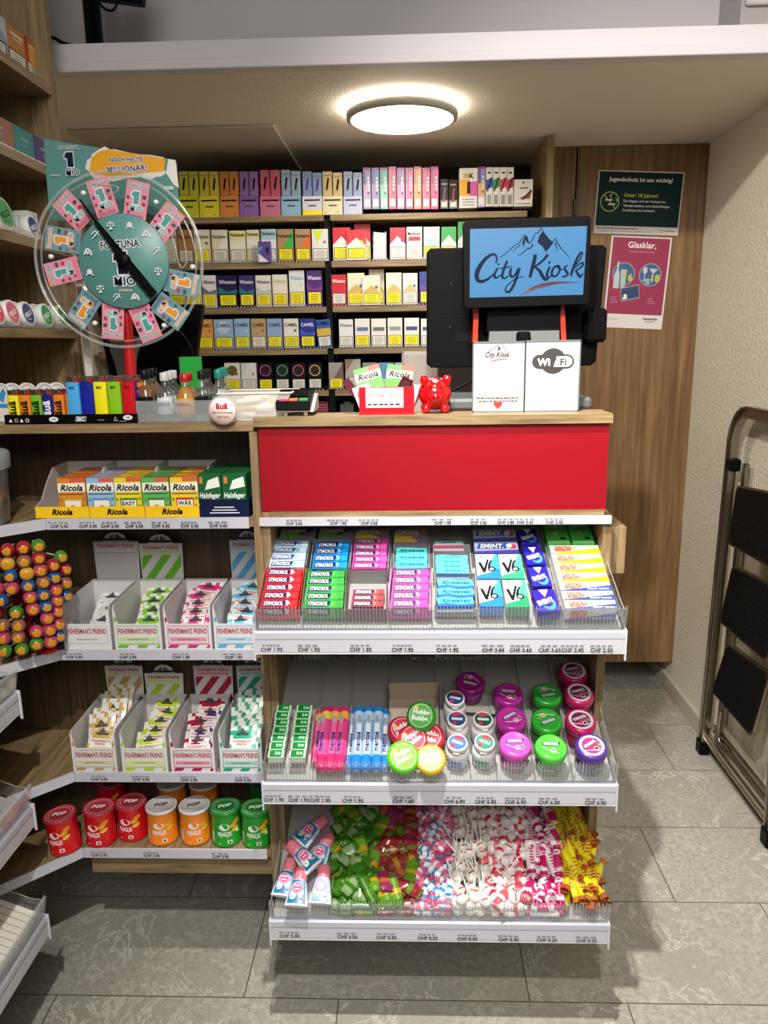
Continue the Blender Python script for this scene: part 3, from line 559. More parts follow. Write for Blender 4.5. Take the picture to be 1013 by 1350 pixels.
# vapes on the top shelf
def vape(x0, x1, y0, y1, col, low, group, label, win='#111114', lowh=0, d=.022, Y=None, grad=None):
    Y = YB+.008 if Y is None else Y; zs = P((x0+x1)/2, y1, Y=Y).z; h = P((x0+x1)/2, y0, Y=Y).z-zs; a = P(x0, (y0+y1)/2, Y=Y).x; w = (P(x1, (y0+y1)/2, Y=Y).x-a)*.95
    mb = MB(); mb.box(a, a+w, Y, Y+d, zs, zs+h, M(col, .35)); k = Ink(mb, (a, Y, zs), (1, 0, 0), (0, 0, 1), .0003)
    if low: k.rect(0, 0, w, h*.3, M(low, .4)); k.rect(w*.15, h*.06, w*.85, h*.24, WW); 
    if grad: k.rect(0, h*.3, w, h*.62, M(grad, .4)); k.rect(0, h*.94, w, h, M('#8a3a80', .4)); k.rect(w*.12, h*.58, w*.30, h*.92, M('#3a3f66', .3)); [k.rect(w*.58, h*(.44+.09*q), w*.82, h*(.50+.09*q), WHITE) for q in range(4)]; k.disc(w*.68, h*.38, w*.13, M('#33334a'), 8)
    if win: k.poly([(w*.30, h*.22), (w*.52, h*.22), (w*.72, h*.72), (w*.50, h*.72)], M(win, .3)); k.disc(w*.42, h*.25, w*.10, M('#5a5a5a')); k.rect(w*.15, h*.80, w*.85, h*.86, GREY)
    return tag(mb.build('vape_box'), label, 'vape box', group)
vg = [(236, 262, '#c6c63c', '#c8d024', 'yellow-green'), (263, 289, '#d2c03c', '#e6d826', 'yellow'), (290, 315, '#cf7f2c', '#d98a34', 'orange'), (316, 341, '#8f6aa8', '#8b5fae', 'purple'), (343, 370, '#c4566c', '#cf7292', 'pink-red'), (371, 397, '#93abc4', '#8fb8dc', 'light blue'), (399, 425, '#7f95c0', '#d8d9e6', 'blue and white'), (425.5, 452, '#cdb684', '#e0d8b4', 'cream'), (453, 478, '#8f9fc4', '#b8bfdc', 'lavender')]
for x0, x1, c, l, nm in vg:
    xm = (x0+x1)/2; yt = {'pink-red': 224, 'light blue': 224}.get(nm, 226)
    for j, (a, q) in enumerate(((x0, xm-.2), (xm+.2, x1))):
        vape(a+.3, q-.2, yt+(1.5 if (j and nm in ('light blue', 'blue and white', 'lavender', 'cream')) else 0), 258, c, None, 'slim vape boxes in pairs on the top shelf', '%s slim vape box, %s of its pair, top shelf' % (nm, ('left', 'right')[j]), '#101014' if nm != 'blue and white' else '#4a2a78')
    Y = YB+.004; z0 = ZB[0]+.0005; A = P(x0, 268, Y=Y); B_ = P(x1, 268, Y=Y); h = P(xm, 258.3, Y=Y).z-z0; b = MB(); b.box(A.x, B_.x-.001, Y, Y+.075, z0, z0+h, M(l, .4)); k = Ink(b, (A.x, Y, z0), (1, 0, 0), (0, 0, 1), .0003); w = B_.x-A.x
    k.rect(w*.1, h*.74, w*.9, h*.82, INK); k.rect(w*.3, h*.45, w*.7, h*.53, M('#55553a')); k.rect(w*.12, h*.1, w*.2, h*.14, M('#77774a')); k.rect(w*.7, h*.1, w*.82, h*.14, M('#77774a'))
    if nm == 'blue and white': k.rect(0, 0, w-.001, h*.25, YW)
    tag(b.build('display_tray'), '%s printed card tray holding a pair of slim vape boxes, top shelf' % nm, 'display tray', 'printed trays under the paired vape boxes')
sv = [('#8a7cb0', '#b89cc4', 'lilac'), ('#5570ac', '#8f8cb8', 'blue'), ('#359084', '#7fbcb0', 'teal'), ('#b02a54', '#d8607a', 'crimson'), ('#7462a4', '#ac8ab8', 'violet'), ('#b03478', '#d06a9c', 'magenta'), ('#cf7f3a', '#dc9458', 'orange'), ('#bc3268', '#d86a88', 'rose'), ('#c03480', '#dc5a8c', 'hot pink')]
for i, (c, g, nm) in enumerate(sv):
    x = 479.2+i*11.15; yt = 221-(1.5 if i in (3, 6, 8) else 0)
    vape(x, x+10.3, yt, 275.5, c, g, 'nine slim gradient vape boxes on the top shelf', '%s gradient slim vape box, top shelf' % nm, None, grad=g)
for x0, x1, y0, c, nm in ((581, 591.5, 236, '#232c3c', 'dark blue'), (592.5, 604, 237, '#3a1a1a', 'dark brown-red')):
    vape(x0, x1, y0, 275, c, '#6f6f6d', 'dark slim boxes on the top shelf', '%s slim box set back between the vape boxes, top shelf' % nm, '#7a2020', Y=YB+.03)
def boxp(x0, x1, y0, y1, Y, d, m, name, label, cat, draw=None, group=None):
    zs = P((x0+x1)/2, y1, Y=Y).z; h = P((x0+x1)/2, y0, Y=Y).z-zs; a = P(x0, (y0+y1)/2, Y=Y).x; w = P(x1, (y0+y1)/2, Y=Y).x-a; b = MB(); b.box(a, a+w, Y, Y+d, zs, zs+h, m)
    if draw: draw(Ink(b, (a, Y, zs), (1, 0, 0), (0, 0, 1), .0003), w, h)
    return tag(b.build(name), label, cat, group)
def d35(k, w, h):
    k.rect(0, h*.30, w*.55, h*.72, M('#e2a02a')); k.rect(w*.55, h*.30, w, h*.66, M('#c9509a')); k.poly([(w*.42, h*.36), (w*.62, h*.36), (w*.6, h*.66), (w*.44, h*.66)], M('#2c2218')); k.text('35K', w/2, h*.75, h*.11, INK, 'c', .05, 0, w*.7); k.text('35', w*.38, h*.75, h*.11, M('#c9a02a'), 'c', .05, 0, w*.4)
    for i in range(3): k.rect(w*.15, h*(.06+i*.07), w*.85, h*(.085+i*.07), GREY)
boxp(606, 629.5, 221.5, 274, YB+.006, .05, M('#dcd8d0', .4), 'vape_box', 'white vape box marked 35K with yellow and pink shapes', 'vape box', d35)
vape(630.5, 640.5, 219.5, 273, '#8b7ab8', '#b9aed0', 'upright slim boxes at the right of the top shelf', 'lilac slim vape box right beside the box marked 35K', None, grad='#c9a36a')
for i, (c, nm) in enumerate((('#274a9a', 'blue'), ('#2c8a4a', 'green'), ('#cf3a3a', 'red'), ('#a8283c', 'dark red'))):
    def ds(k, w, h, c=c):
        k.poly([(0, h*.42), (w, h*.5), (w, h*.74), (0, h*.68)], M(c, .4)); k.poly([(w*.1, h*.38), (w*.3, h*.38), (w*.95, h*.74), (w*.75, h*.74)], INK); k.rect(w*.2, h*.05, w*.8, h*.3, GREY); k.rect(w*.25, h*.84, w*.75, h*.88, INK)
    boxp(641+i*9.2, 649.6+i*9.2, 220.5, 272, YB+.006, .022, M('#dfdcd6', .4), 'vape_box', 'slim white box with a %s splash and dark pen, top shelf' % nm, 'vape box', ds, 'slim white boxes with splashes')
def dl(k, w, h):
    k.poly([(w*.25, h*.28), (w*.85, h*.28), (w*.95, h*.55)], M('#a9404a')); k.poly([(w*.4, h*.25), (w*.55, h*.25), (w*.98, h*.58), (w*.9, h*.62)], M('#2a4a2a')); k.rect(w*.05, h*.04, w*.95, h*.22, M('#efece6')); k.rect(w*.1, h*.08, w*.9, h*.12, GREY); k.rect(w*.3, h*.66, w*.75, h*.70, INK); k.disc(w*.5, h*.88, w*.05, INK)
boxp(678, 702.5, 236.5, 272, YB+.006, .05, M('#e2dfd9', .4), 'vape_box', 'squarer white box with a red and green splash, last on the top shelf', 'vape box', dl)
# things on the dim shelf under the lowest row
boxp(416, 433, 529.5, 546, YB+.02, .08, M('#7a2034', .4), 'carton', 'dark red carton low on the back shelf behind the card terminal', 'box', lambda k, w, h: [k.rect(w*.1, h*(.3+.2*i), w*.9, h*(.36+.2*i), M('#b56a80')) for i in range(3)])
boxp(449, 466, 533, 547, YB+.02, .06, M('#4a4d4f', .4), 'card_reader', 'small dark grey device low on the back shelf left of the red box', 'device', lambda k, w, h: k.rect(w*.3, h, w*.8, h*1.25, M('#3a3c3e')))

# ================================================================ TALL LEFT UNIT
t = thing('tall_shelf_unit', (-.95, -.1, ZT), 'tall oak shelf unit standing on the counter at the left edge', 'shelf unit')
b = MB(); b.box(-1.10, -.80, .440, .464, ZT+.0005, 2.6, WZ); b.build('side_panel', t, .0006)
b = MB(); b.box(-1.10, -1.09, -1.2, .44, ZT+.0005, 2.6, WDARK); b.build('back_board', t)
ZL = [1.946, 1.765, 1.600, 1.412]
for z in ZL: b = MB(); b.box(-1.089, -.801, -1.2, .4395, z-.020, z, WY); b.build('shelf', t, .0006)
def lpack(x0, x1, yt, z, X, col, label, group, yel=None, d=.03, draw=None, h=None, name='cigarette_pack', cat='cigarette pack', wf=.45):
    y0 = P(x0, yt+40, X=X).y; y1 = P(x1, yt+40, X=X).y; h = h or .088; b = MB(); b.box(X-d, X, y0, y1, z+.001, z+h, M(col, .4)); k = Ink(b, (X, y0, z+.001), (0, 1, 0), (0, 0, 1), .0003); w = y1-y0
    if yel is not None: warn(k, w*.06, w*.94, h*.04, h*wf, yel)
    if draw: draw(k, w, h)
    return tag(b.build(name), label, cat, group)
gl = 'cigarette packs on the top shelf of the tall unit'
lpack(-26, 9, 15, ZL[0], -.83, '#8ba2ac', 'grey-blue cigarette pack at the top left corner, cut by the edge', gl, False, draw=lambda k, w, h: k.poly([(w, h*.5), (w, h), (w*.4, h)], M('#b5c3c9')))
lpack(12, 35, 40, ZL[0], -.83, '#b97c2a', 'ochre cigarette pack, middle of three on the tall unit\'s top shelf', gl, False, draw=lambda k, w, h: (k.rect(w*.2, h*.78, w*.85, h*.84, M('#e6dcc8')), k.rect(w*.3, h*.70, w*.8, h*.73, M('#e6dcc8'))))
lpack(36.5, 55, 55, ZL[0], -.83, '#c4741c', 'amber cigarette pack with a sunset glow, nearest the side panel', gl, False, draw=lambda k, w, h: (k.disc(w*.5, h*.62, w*.32, M('#e2a94a')), k.rect(w*.2, h*.8, w*.8, h*.86, M('#e6c890')), k.poly([(0, h*.45), (w*.15, h*.45), (w*.15, h), (0, h)], M('#b8301c'))))
g2 = 'flat card boxes on the second shelf of the tall unit'
for x0, x1, c, nm in ((-30, 19.5, '#8c5a48', 'copper brown'), (20.5, 44.5, '#0f7f86', 'teal'), (45.5, 69, '#4a2a78', 'purple')):
    lpack(x0, x1, 150, ZL[1], -.82, c, '%s flat box with a white foot on the second shelf of the tall unit' % nm, g2, None, h=.062, d=.08, name='flat_box', cat='box', draw=lambda k, w, h: (k.rect(0, 0, w, h*.18, M('#d5d1cc')), k.rect(w*.3, h*.6, w*.7, h*.68, M('#9aa0a4')), k.rect(w*.35, h*.42, w*.65, h*.46, M('#9aa0a4'))))
def can(y, z, X, face, rim, label, group, r=.030, lean=12, txt='VELO', tc='#eeeeee', depth=3):
    """flat round nicotine tins standing on edge, one behind another, in a clear holder"""
    first = None
    for j in range(depth):
        mb = MB().at(X-.005-j*.021, y, z+r+.004, 0, 0, R(90-lean)); mb.lathe([(r*.96, -.019), (r, -.017), (r, -.002), (r*.95, 0)], M('#e6e6e4' if j == 0 else '#cfd2d0', .4), 28)
        if j == 0:
            k = Ink(mb, (0, 0, .0), (0, 1, 0), (-1, 0, 0), .0003); k.disc(0, 0, r*.82, M(face, .35), 28); k.ring(0, 0, r*.97, r*.06, M(rim, .4)); k.text(txt, 0, -r*.18, r*.34, M(tc), 'c', .04, .1, r*1.3, R(20)); k.rect(-r*.3, -r*.45, r*.3, -r*.40, M(tc))
        tag(mb.build('nicotine_tin'), label if j == 0 else label.replace(' facing out', ', %s back in its stack,' % ('one', 'two', 'three')[j-1]), 'tin', group)
gc = 'round nicotine tins on the tall unit'
for x, c, nm in ((-14, '#8a2a3a', 'dark red'), (3, '#d8305a', 'red'), (23, '#d2547c', 'pink'), (43, '#24357c', 'navy'), (67, '#1f9a48', 'green'), (88, '#128a3c', 'deep green')):
    y = P(x, 411, X=-.81).y; can(y, ZL[3], -.815, c, '#f0f0f0', '%s round nicotine tin facing out on the tall unit' % nm, gc, .027)
can(P(10, 283, X=-.82).y, ZL[2], -.82, '#3f9a55', '#1d3a22', 'big green round tin facing out above the row of tins', gc, .036, depth=1, tc='#123a1c')
b = MB(); y0 = P(22, 285, X=-.86).y; b.box(-.93, -.835, y0, y0+.045, ZL[2]+.001, ZL[2]+.066, M('#c9c9c9', .4)); k = Ink(b, (-.835, y0, ZL[2]), (0, 1, 0), (0, 0, 1)); k.rect(.028, .005, .031, .060, M('#a04040')); tag(b.build('white_box'), 'plain white box behind the big green tin on the tall unit', 'box')
can(P(47, 293, X=-.82).y, ZL[2], -.82, '#27408a', '#f0f0f0', 'blue and white tin facing out above the row of tins', gc, .027)
b = MB()


b.box(-.802, -.800, -.1, .42, ZL[3]+.0005, ZL[3]+.012, RIB); tag(b.build('shelf_guard'), 'low clear guard strip in front of the round tins, lowest shelf', 'shelf strip', 'clear guards of the tall unit')
b = MB(); b.box(-.802, -.800, -.1, .42, ZL[2]+.0005, ZL[2]+.012, RIB); tag(b.build('shelf_guard'), 'low clear guard strip in front of the big green tin', 'shelf strip', 'clear guards of the tall unit')
# ================================================================ ON THE COUNTER
# ---- wheel of fortune with lottery tickets
YWH = .16; cw = P(157, 344, Y=YWH); TEAL = M('#568d89', .4); NAVY = M('#151a3c', .4); PINK = M('#dd8ba0', .35); TBLU = M('#6f97a0', .35); ORG = M('#e0912c', .4); TT = M('#4d9c94', .4); RW = .168
def outl(k, t, x, y, h, m, bold=.015, mw=None, rot=0, sh=0, edge=.03):
    kk = k.k
    for i in range(8): k.k = kk+i*.15; k.text(t, x+h*.14*math.cos(i*math.pi/4), y+h*.14*math.sin(i*math.pi/4), h, WHITE, 'c', bold, sh, mw, rot)
    k.k = kk+1.6; k.text(t, x, y, h, m, 'c', bold, sh, mw, rot)
def one(k, x, y, h, m, e=.12):
    for d, mm in ((e, WHITE), (0, m)): k.poly([(x+(a-.45)*h*.8, y+c*h) for a, c in ((.22-d, -d), (.78+d, -d), (.78+d, 1+d), (.2-d*.4, 1+d), (-d, .82+d*.5), (-d, .60-d), (.22-d, .60-d))], mm)
t = thing('ticket_wheel', (cw.x, YWH, ZT), 'clear round wheel of fortune holding pink and blue lottery tickets, black pointer, red post', 'wheel')
b = MB().at(cw.x, YWH, cw.z, 0, R(90)); b.lathe([(.006, -.001), (RW-.004, -.001), (RW-.004, .001), (.006, .001)], clear_mat('clear_wheel_disc', '#f4f3f0', .01, .08), 64, False); b.build('disc', t)
b = MB(); rr = RW
for q, r_ in ((RW, .0032), (RW-.012, .0016)):
    b.tube([(cw.x+q*math.cos(a*math.pi/36), YWH-.002, cw.z+q*math.sin(a*math.pi/36)) for a in range(73)], r_, RIB, 8)
b.build('rim', t)
tk = [(96, 278, -43, 0), (135, 260, -15, 0), (180, 264, 12, 0), (218, 294, 42, 0), (83, 316, -80, 1), (83, 358, -102, 0), (110.5, 408, -143, 1), (149, 424, -174, 0), (192, 426, 160, 0), (224, 410.5, 128, 1), (240, 373, 102, 1)]
for n, (x, y, an, bl) in enumerate(tk):
    p = P(x, y, Y=YWH-.006); w, h = .045, .070; mb = MB(); a = R(an); ux = Vector((math.cos(a), 0, -math.sin(a))); uz = Vector((math.sin(a), 0, math.cos(a)))
    o = p-ux*w/2-uz*h/2; base = TBLU if bl else PINK
    mb.add([o, o+ux*w, o+ux*w+uz*h, o+uz*h]+[q+Vector((0, .0006, 0)) for q in (o, o+ux*w, o+ux*w+uz*h, o+uz*h)], [(0, 1, 2, 3), (7, 6, 5, 4), (0, 4, 5, 1), (1, 5, 6, 2), (2, 6, 7, 3), (3, 7, 4, 0)], base)
    k = Ink(mb, o, ux, uz, .0003); num = ORG if bl else TT
    k.rect(.001, h-.0085, .010, h-.002, ORG if not bl else M('#8fb0b4')); outl(k, 'FORTUNA', w/2, h-.0125, .0062, num if bl else M('#3f6f78'), .02, .038)
    one(k, w*.47, .0275, .0235, num); outl(k, 'MIO', w*.55, .0145, .010, num, .012, .028)
    k.disc(w*.84, .030, .0035, M('#a83048')); k.disc(w*.13, .025, .0028, M('#a83048') if not bl else M('#8a6a9a')); k.disc(w*.22, .012, .0028, M('#b03850')); k.rect(w*.76, .040, w*.92, .046, M('#2f4f5a')); k.rect(w*.08, .036, w*.18, .041, M('#2f4f5a'))
    for i in range(3): k.rect(w*.12, .003+i*.0022, w*.88, .0038+i*.0022, M('#c4708a' if not bl else '#5b7f88'))
    tag(mb.build('lottery_ticket'), '%s lottery ticket on the wheel, at %s' % (('pink', 'blue')[bl], ('the upper left', 'the top, left of centre', 'the top, right of centre', 'the upper right', 'the left, just above mid-height', 'the left, just below mid-height', 'the lower left', 'the bottom, left of the post', 'the bottom, right of the post', 'the lower right', 'the right, below mid-height')[n]), 'ticket', 'lottery tickets clipped to the wheel')
cd = P(163.5, 345, Y=YWH-.010); RD = .090
b = MB().at(cd.x, YWH-.010, cd.z, 0, R(90)); b.lathe([(.001, .002), (RD-.001, .002), (RD, .001), (RD, -.001)], TEAL, 64); 
b.T = Matrix.Identity(4); k = Ink(b, (cd.x, YWH-.0123, cd.z), (1, 0, 0), (0, 0, 1), .0003)
outl(k, 'FORTUNA', -.004, .026, .0135, NAVY, .022, .078, R(3)); one(k, -.004, -.024, .043, NAVY, .07); outl(k, 'MIO', .0, -.045, .0165, NAVY, .018, .048, 0)
k.text('SWISSLOS', .0, -.057, .0042, M('#d8b6c0'), 'c', .04, 0, .03)
zr = .071
for i in range(12):
    a = R(90-15-30*i); x, y = zr*math.cos(a), zr*math.sin(a); s_ = .0072
    if i % 4 == 0: k.disc(x, y, s_*.75, WHITE, 10); k.line([(x-s_, y-s_), (x-s_*.4, y-s_*.2)], .002, WHITE); k.line([(x+s_*.3, y-s_*.4), (x+s_, y-s_)], .0025, WHITE)
    elif i % 4 == 1: k.line(smooth([(x-s_, y-s_*.6), (x-s_*.2, y+s_*.8), (x+s_*.7, y+s_*.3), (x+s_, y-s_*.8)]), .0036, WHITE); k.disc(x, y-.001, s_*.45, WHITE, 8)
    elif i % 4 == 2: k.line([(x-s_, y-s_), (x+s_, y+s_)], .0018, WHITE); k.line(smooth([(x-s_, y+.001), (x, y+s_), (x+s_, y-.001)]), .002, WHITE); k.disc(x, y, s_*.3, WHITE, 8)
    else: k.line([(x-s_, y+s_*.5), (x+s_, y+s_*.5)], .0016, WHITE); k.line([(x, y-s_), (x, y+s_)], .002, WHITE); k.line([(x-s_*.5, y-s_), (x+s_*.5, y-s_)], .003, WHITE); k.disc(x-s_*.8, y-.001, s_*.3, WHITE, 8); k.disc(x+s_*.8, y-.001, s_*.3, WHITE, 8)
b.build('hub_plate', t)
for x, y in ((109, 254), (205, 266), (66, 338), (253.5, 351.6), (215.6, 429), (124, 426)):
    p = P(x, y, Y=YWH-.006); b = MB().at(p.x, YWH-.004, p.z, 0, R(90)); b.lathe([(.0048, -.006), (.0048, .0), (.0036, .002), (.001, .0026)], M('#e9e9e6', .4), 14); b.build('peg', t)
# two small clear ticket clips
for pts in ([(225, 288), (236, 296), (243, 318), (246, 345), (238, 352), (231, 325), (224, 300)], [(122, 242), (140, 244), (155, 246), (153, 253), (138, 255), (124, 251)]):
    b = MB(); q = [P(x, y, Y=YWH-.008) for x, y in pts]; b.tube(smooth([tuple(v) for v in q+[q[0]]], 4), .0013, RIB, 6); b.build('clip', t)
p0 = P(163, 343, Y=YWH-.02); p1 = P(105.6, 263, Y=YWH-.02); p2 = P(203, 389, Y=YWH-.02)
b = MB(); k = []
d = (p0-p1).normalized(); nn = Vector((-d.z, 0, d.x)); e = (p2-p0).normalized(); n2 = Vector((-e.z, 0, e.x))
out = [p1+nn*.0009, p0+nn*.0062, p0+n2*.0062, p2+n2*.0085, p2-n2*.0085, p0-n2*.0062, p0-nn*.0062, p1-nn*.0009]
b.prism([(v.x, v.z) for v in out], YWH-.024, YWH-.018, BLACK, 'y'); b.at(p0.x, YWH-.018, p0.z, 0, R(90)); b.lathe([(.0125, -.004), (.0125, .009), (.010, .0105), (.001, .011)], BLACK, 24); b.build('pointer', t)
pb = P(172, 500, Y=YWH+.01); b = MB(); RED = M('#c3141e', .35); pt_ = P(166, 400, Y=YWH+.01)
b.tube([(pt_.x-.002, YWH+.012, cw.z-.01), (pt_.x, YWH+.012, pt_.z), (pb.x, YWH+.012, ZT+.012)], [.007, .0095, .0125], RED, 12); b.build('post', t)
b = MB().at(pb.x, YWH+.010, ZT); b.lathe([(.042, .0005), (.042, .006), (.036, .012), (.012, .014)], RED, 32); b.build('base', t)
b = MB(); b.at(cw.x, YWH+.004, cw.z, 0, R(90)); b.lathe([(.02, -.018), (.02, -.001)], BLACK, 20); b.build('hub', t)
# header card behind the wheel
YH = .235
t = None; q = [P(57, 183, Y=YH), P(232, 210, Y=YH), P(238, 305, Y=YH), P(66, 290, Y=YH)]
b = MB(); 
def rc(v): return (v.x, v.z)
b.prism([rc(q[0]), rc(q[3]), rc(q[2]), (q[1].x+.001, q[1].z-.006), (q[1].x-.006, q[1].z)], YH, YH+.0016, TEAL, 'y'); k = Ink(b, (0, YH, 0), (1, 0, 0), (0, 0, 1), .0003)
def K(x, y): v = P(x, y, Y=YH); return (v.x, v.z)
def jag(pts, n=5, a=.0016):
    out = []
    for i in range(len(pts)):
        x0, y0 = pts[i]; x1, y1 = pts[(i+1) % len(pts)]
        for j in range(n): out.append((x0+(x1-x0)*j/n+rnd.uniform(-a, a), y0+(y1-y0)*j/n+rnd.uniform(-a, a)))
    return out
tear = [K(112, 222), (K(116, 210)), K(124, 200), K(137, 194), K(160, 199), K(215, 208.5), K(219, 228), K(213, 233), K(200, 236), K(178, 233), K(150, 238), K(128, 238)]
k.poly(jag(tear, 3, .0022), M('#dcd8d4')); yel = [K(118, 224), K(121, 208), K(130, 200), K(142, 196.5), K(218, 209.5), K(217, 226), K(180, 230), K(150, 233), K(124, 230)]
k.poly(jag(yel, 3, .0012), M('#e3a21a', .4)); k.poly([K(222, 210), K(231.5, 211), K(236, 248), K(229, 243), K(219, 228)], M('#e3e0dd'))
z = K(167, 213); outl(k, 'NOCH HEUTE', z[0], z[1], .0072*1.05, NAVY, .02, .080, R(-.5)); z = K(168, 226); outl(k, 'MILLION\u00c4R!', z[0], z[1], .0105, NAVY, .02, .103, R(1.5))
z = K(91, 197); outl(k, 'FORTUNA', z[0], z[1], .0062, NAVY, .015, .052); z = K(94, 220.5); one(k, z[0]-.001, z[1], .028, NAVY, .08); z = K(97, 231); outl(k, 'MIO', z[0], z[1], .0105, NAVY, .015, .031)
z = K(74, 232.5); k.text('SWISSLOS', z[0], z[1], .003, M('#d8b6c0'), 'c', .05, 0, .022); z = K(223, 250); k.rect(z[0]-.010, z[1]-.001, z[0]+.010, z[1]+.006, M('#b9cdc8'))
hb = [(q[3].x+.06, YH+.002), (q[3].x+.075, YH+.002)]
b.box(-.70, -.685, YH+.0016, YH+.006, ZT+.001, q[3].z+.02, M('#c9c6c0', .4)); b.box(-.715, -.66, YH-.03+.0, YH+.03, ZT+.0005, ZT+.003, M('#c9c6c0', .4))
tag(b.build('header_card'), 'teal and yellow lottery header card standing behind the ticket wheel', 'display card')

# ---- lighters
def lighter(x, y, z, m, name, label, grp, txt=None, tc='#111111', w=.0225, h=.062, dpt=.012, lz=.0):
    t = thing(name, (x, y, z), label, 'lighter', grp); c = M(m, .25)
    b = MB(); n = 16; pts = [(x+w/2*math.copysign(abs(math.cos(2*math.pi*i/n))**.75, math.cos(2*math.pi*i/n)), y+dpt/2*math.copysign(abs(math.sin(2*math.pi*i/n))**.75, math.sin(2*math.pi*i/n))) for i in range(n)]
    b.prism(pts, z, z+h, c)
    if txt:
        k = Ink(b, (x, y-dpt/2-.0002, z), (1, 0, 0), (0, 0, 1), .0004); k.text(txt, .006, .008, .0135, M(tc, .4), 'l', .035, 0, .052, R(90)) if txt != 'BIC' else k.text('BIC', 0, h-.012, .0042, M('#222222'), 'c', .05, 0, w*.6)
    b.build('body', t)
    b = MB(); b.cbox(x-w*.42, x+w*.18, y-dpt*.38, y+dpt*.38, z+h, z+h+.010, STEEL, .0015); b.build('guard', t)
    b = MB().at(x+w*.05, y, z+h+.009, 0, 0, R(90)); b.at(x+w*.16, y, z+h+.0075, R(90), 0, R(0)); b.T = Matrix.Translation((x+w*.16, y, z+h+.0075)) @ Matrix.Rotation(R(90), 4, 'X'); b.lathe([(.0035, -.003), (.0035, .003)], STEEL, 12); b.build('wheel', t)
    b = MB(); b.cbox(x+w*.22, x+w*.46, y-dpt*.32, y+dpt*.32, z+h-.001, z+h+.0055, M('#b01c22', .4) if txt else BLACK, .001); b.build('button', t); return t
def lrow(cols, y0, z, txt, tc, h, grp, rows, pitch, what, w):
    for j in range(rows):
        for (px, c, nm, tcc) in cols:
            cc, n2 = (c, nm) if j == 0 or rnd.random() < .35 else rnd.choice([(q[1], q[2]) for q in cols])
            x = P(px, 530, Y=y0).x; pos = 'front' if j == 0 else '%s back' % ORD[j]
            lab = '%s %s in the %s row of the black lighter tray' % (n2, what, pos)
            L_ = lighter(x, y0+.010+j*pitch, z, cc, 'lighter', lab, grp, txt, tcc, w, h)
            if j: L_['label'] = '%s %s, %s column, %s in the black tray' % (n2, what, ORD[[q[0] for q in cols].index(px)], pos)
YL0 = .012
bic = [(95, '#4aa3dd', 'light blue', '#222222'), (113, '#1c2392', 'navy blue', '#222222'), (131, '#e9df20', 'yellow', '#222222'), (149.5, '#86bf22', 'lime green', '#222222'), (168, '#c41420', 'red', '#222222')]
lrow(bic, YL0, ZT+.012, 'BIC', '#222222', .065, 'tall plain lighters in the black tray', 4, .0155, 'tall plain lighter', .0255)
x = P(181, 520, Y=YL0).x; lighter(x-.003, YL0+.030, ZT+.012, '#e07a1c', 'lighter', 'orange tall lighter sticking out right of the red one, behind the tray front', 'tall plain lighters in the black tray', 'BIC', w=.018)
aua = [(14.5, '#e6dc28', 'yellow', '#15150f'), (30, '#e07f22', 'orange', '#15150f'), (45, '#6fb02e', 'green', '#15150f'), (60, '#1c2572', 'navy', '#e6e6ea'), (75, '#de7f24', 'deep orange', '#15150f')]
lrow(aua, YL0, ZT+.008, '\u00e4u\u00e4', '#15150f', .046, 'short lighters with upright lettering', 2, .0155, 'short lettered lighter', .0215)
t = thing('lighter_tray', (P(130, 550, Y=0).x, .03, ZT), 'black card tray with a lighter logo and warning signs, at the front of the counter', 'tray')
x0 = P(6.5, 552, Y=.008).x; x1 = P(181, 552, Y=.008).x; xm = P(85, 552, Y=.008).x; b = MB(); zz = ZT+.0006
b.box(x0, x1, .006, .0075, zz, zz+.0175, BLACK); b.box(x0, x1, .0075, .085, zz, zz+.002, BLACK); b.box(x1-.0015, x1, .0075, .085, zz, zz+.0175, BLACK); b.box(x0, x0+.0015, .0075, .085, zz, zz+.0175, BLACK); b.box(xm, x1, .0835, .085, zz, zz+.072, BLACK)
k = Ink(b, (x0, .006, zz), (1, 0, 0), (0, 0, 1), .0003); w = x1-x0; gx = lambda px: P(px, 553, Y=.006).x-x0
for i, px in enumerate((14, 21.5, 28.5, 36)):
    g = gx(px); (k.poly([(g-.0035, .004), (g+.0035, .004), (g, .0105)], WW) if i % 2 == 0 else k.ring(g, .0072, .0036, .0012, M('#d8a0a0') if i == 1 else WW))
def star(k, x, y, txt): k.poly([(x+(.0095 if i % 2 else .0088)*math.cos(i*math.pi/12), y+(.0052 if i % 2 else .0044)*math.sin(i*math.pi/12)) for i in range(24)], WHITE); k.text(txt, x, y-.0015, .0032, INK, 'c', .03)
star(k, gx(71), .0085, '6.90'); star(k, gx(169), .0105, '1.95')
g = gx(107); k.poly([(g-.011, .0042), (g+.009, .0042), (g+.011, .0135), (g-.009, .0135)], M('#c9ccd0')); k.poly([(g-.0098, .005), (g+.0082, .005), (g+.010, .0127), (g-.0082, .0127)], INK); k.text('BiC', g, .0058, .0062, WHITE, 'c', .06, .2)
k.text('bic.com', gx(133.5), .0055, .0026, M('#9a9a9a'), 'c', .02); g = gx(153); k.line([(g-.0035, .005), (g+.0035, .005), (g, .012), (g-.0035, .005)], .0009, WW); k.rect(g+.006, .003, g+.02, .0042, M('#8a8a8a'))
b.build('tray', t)
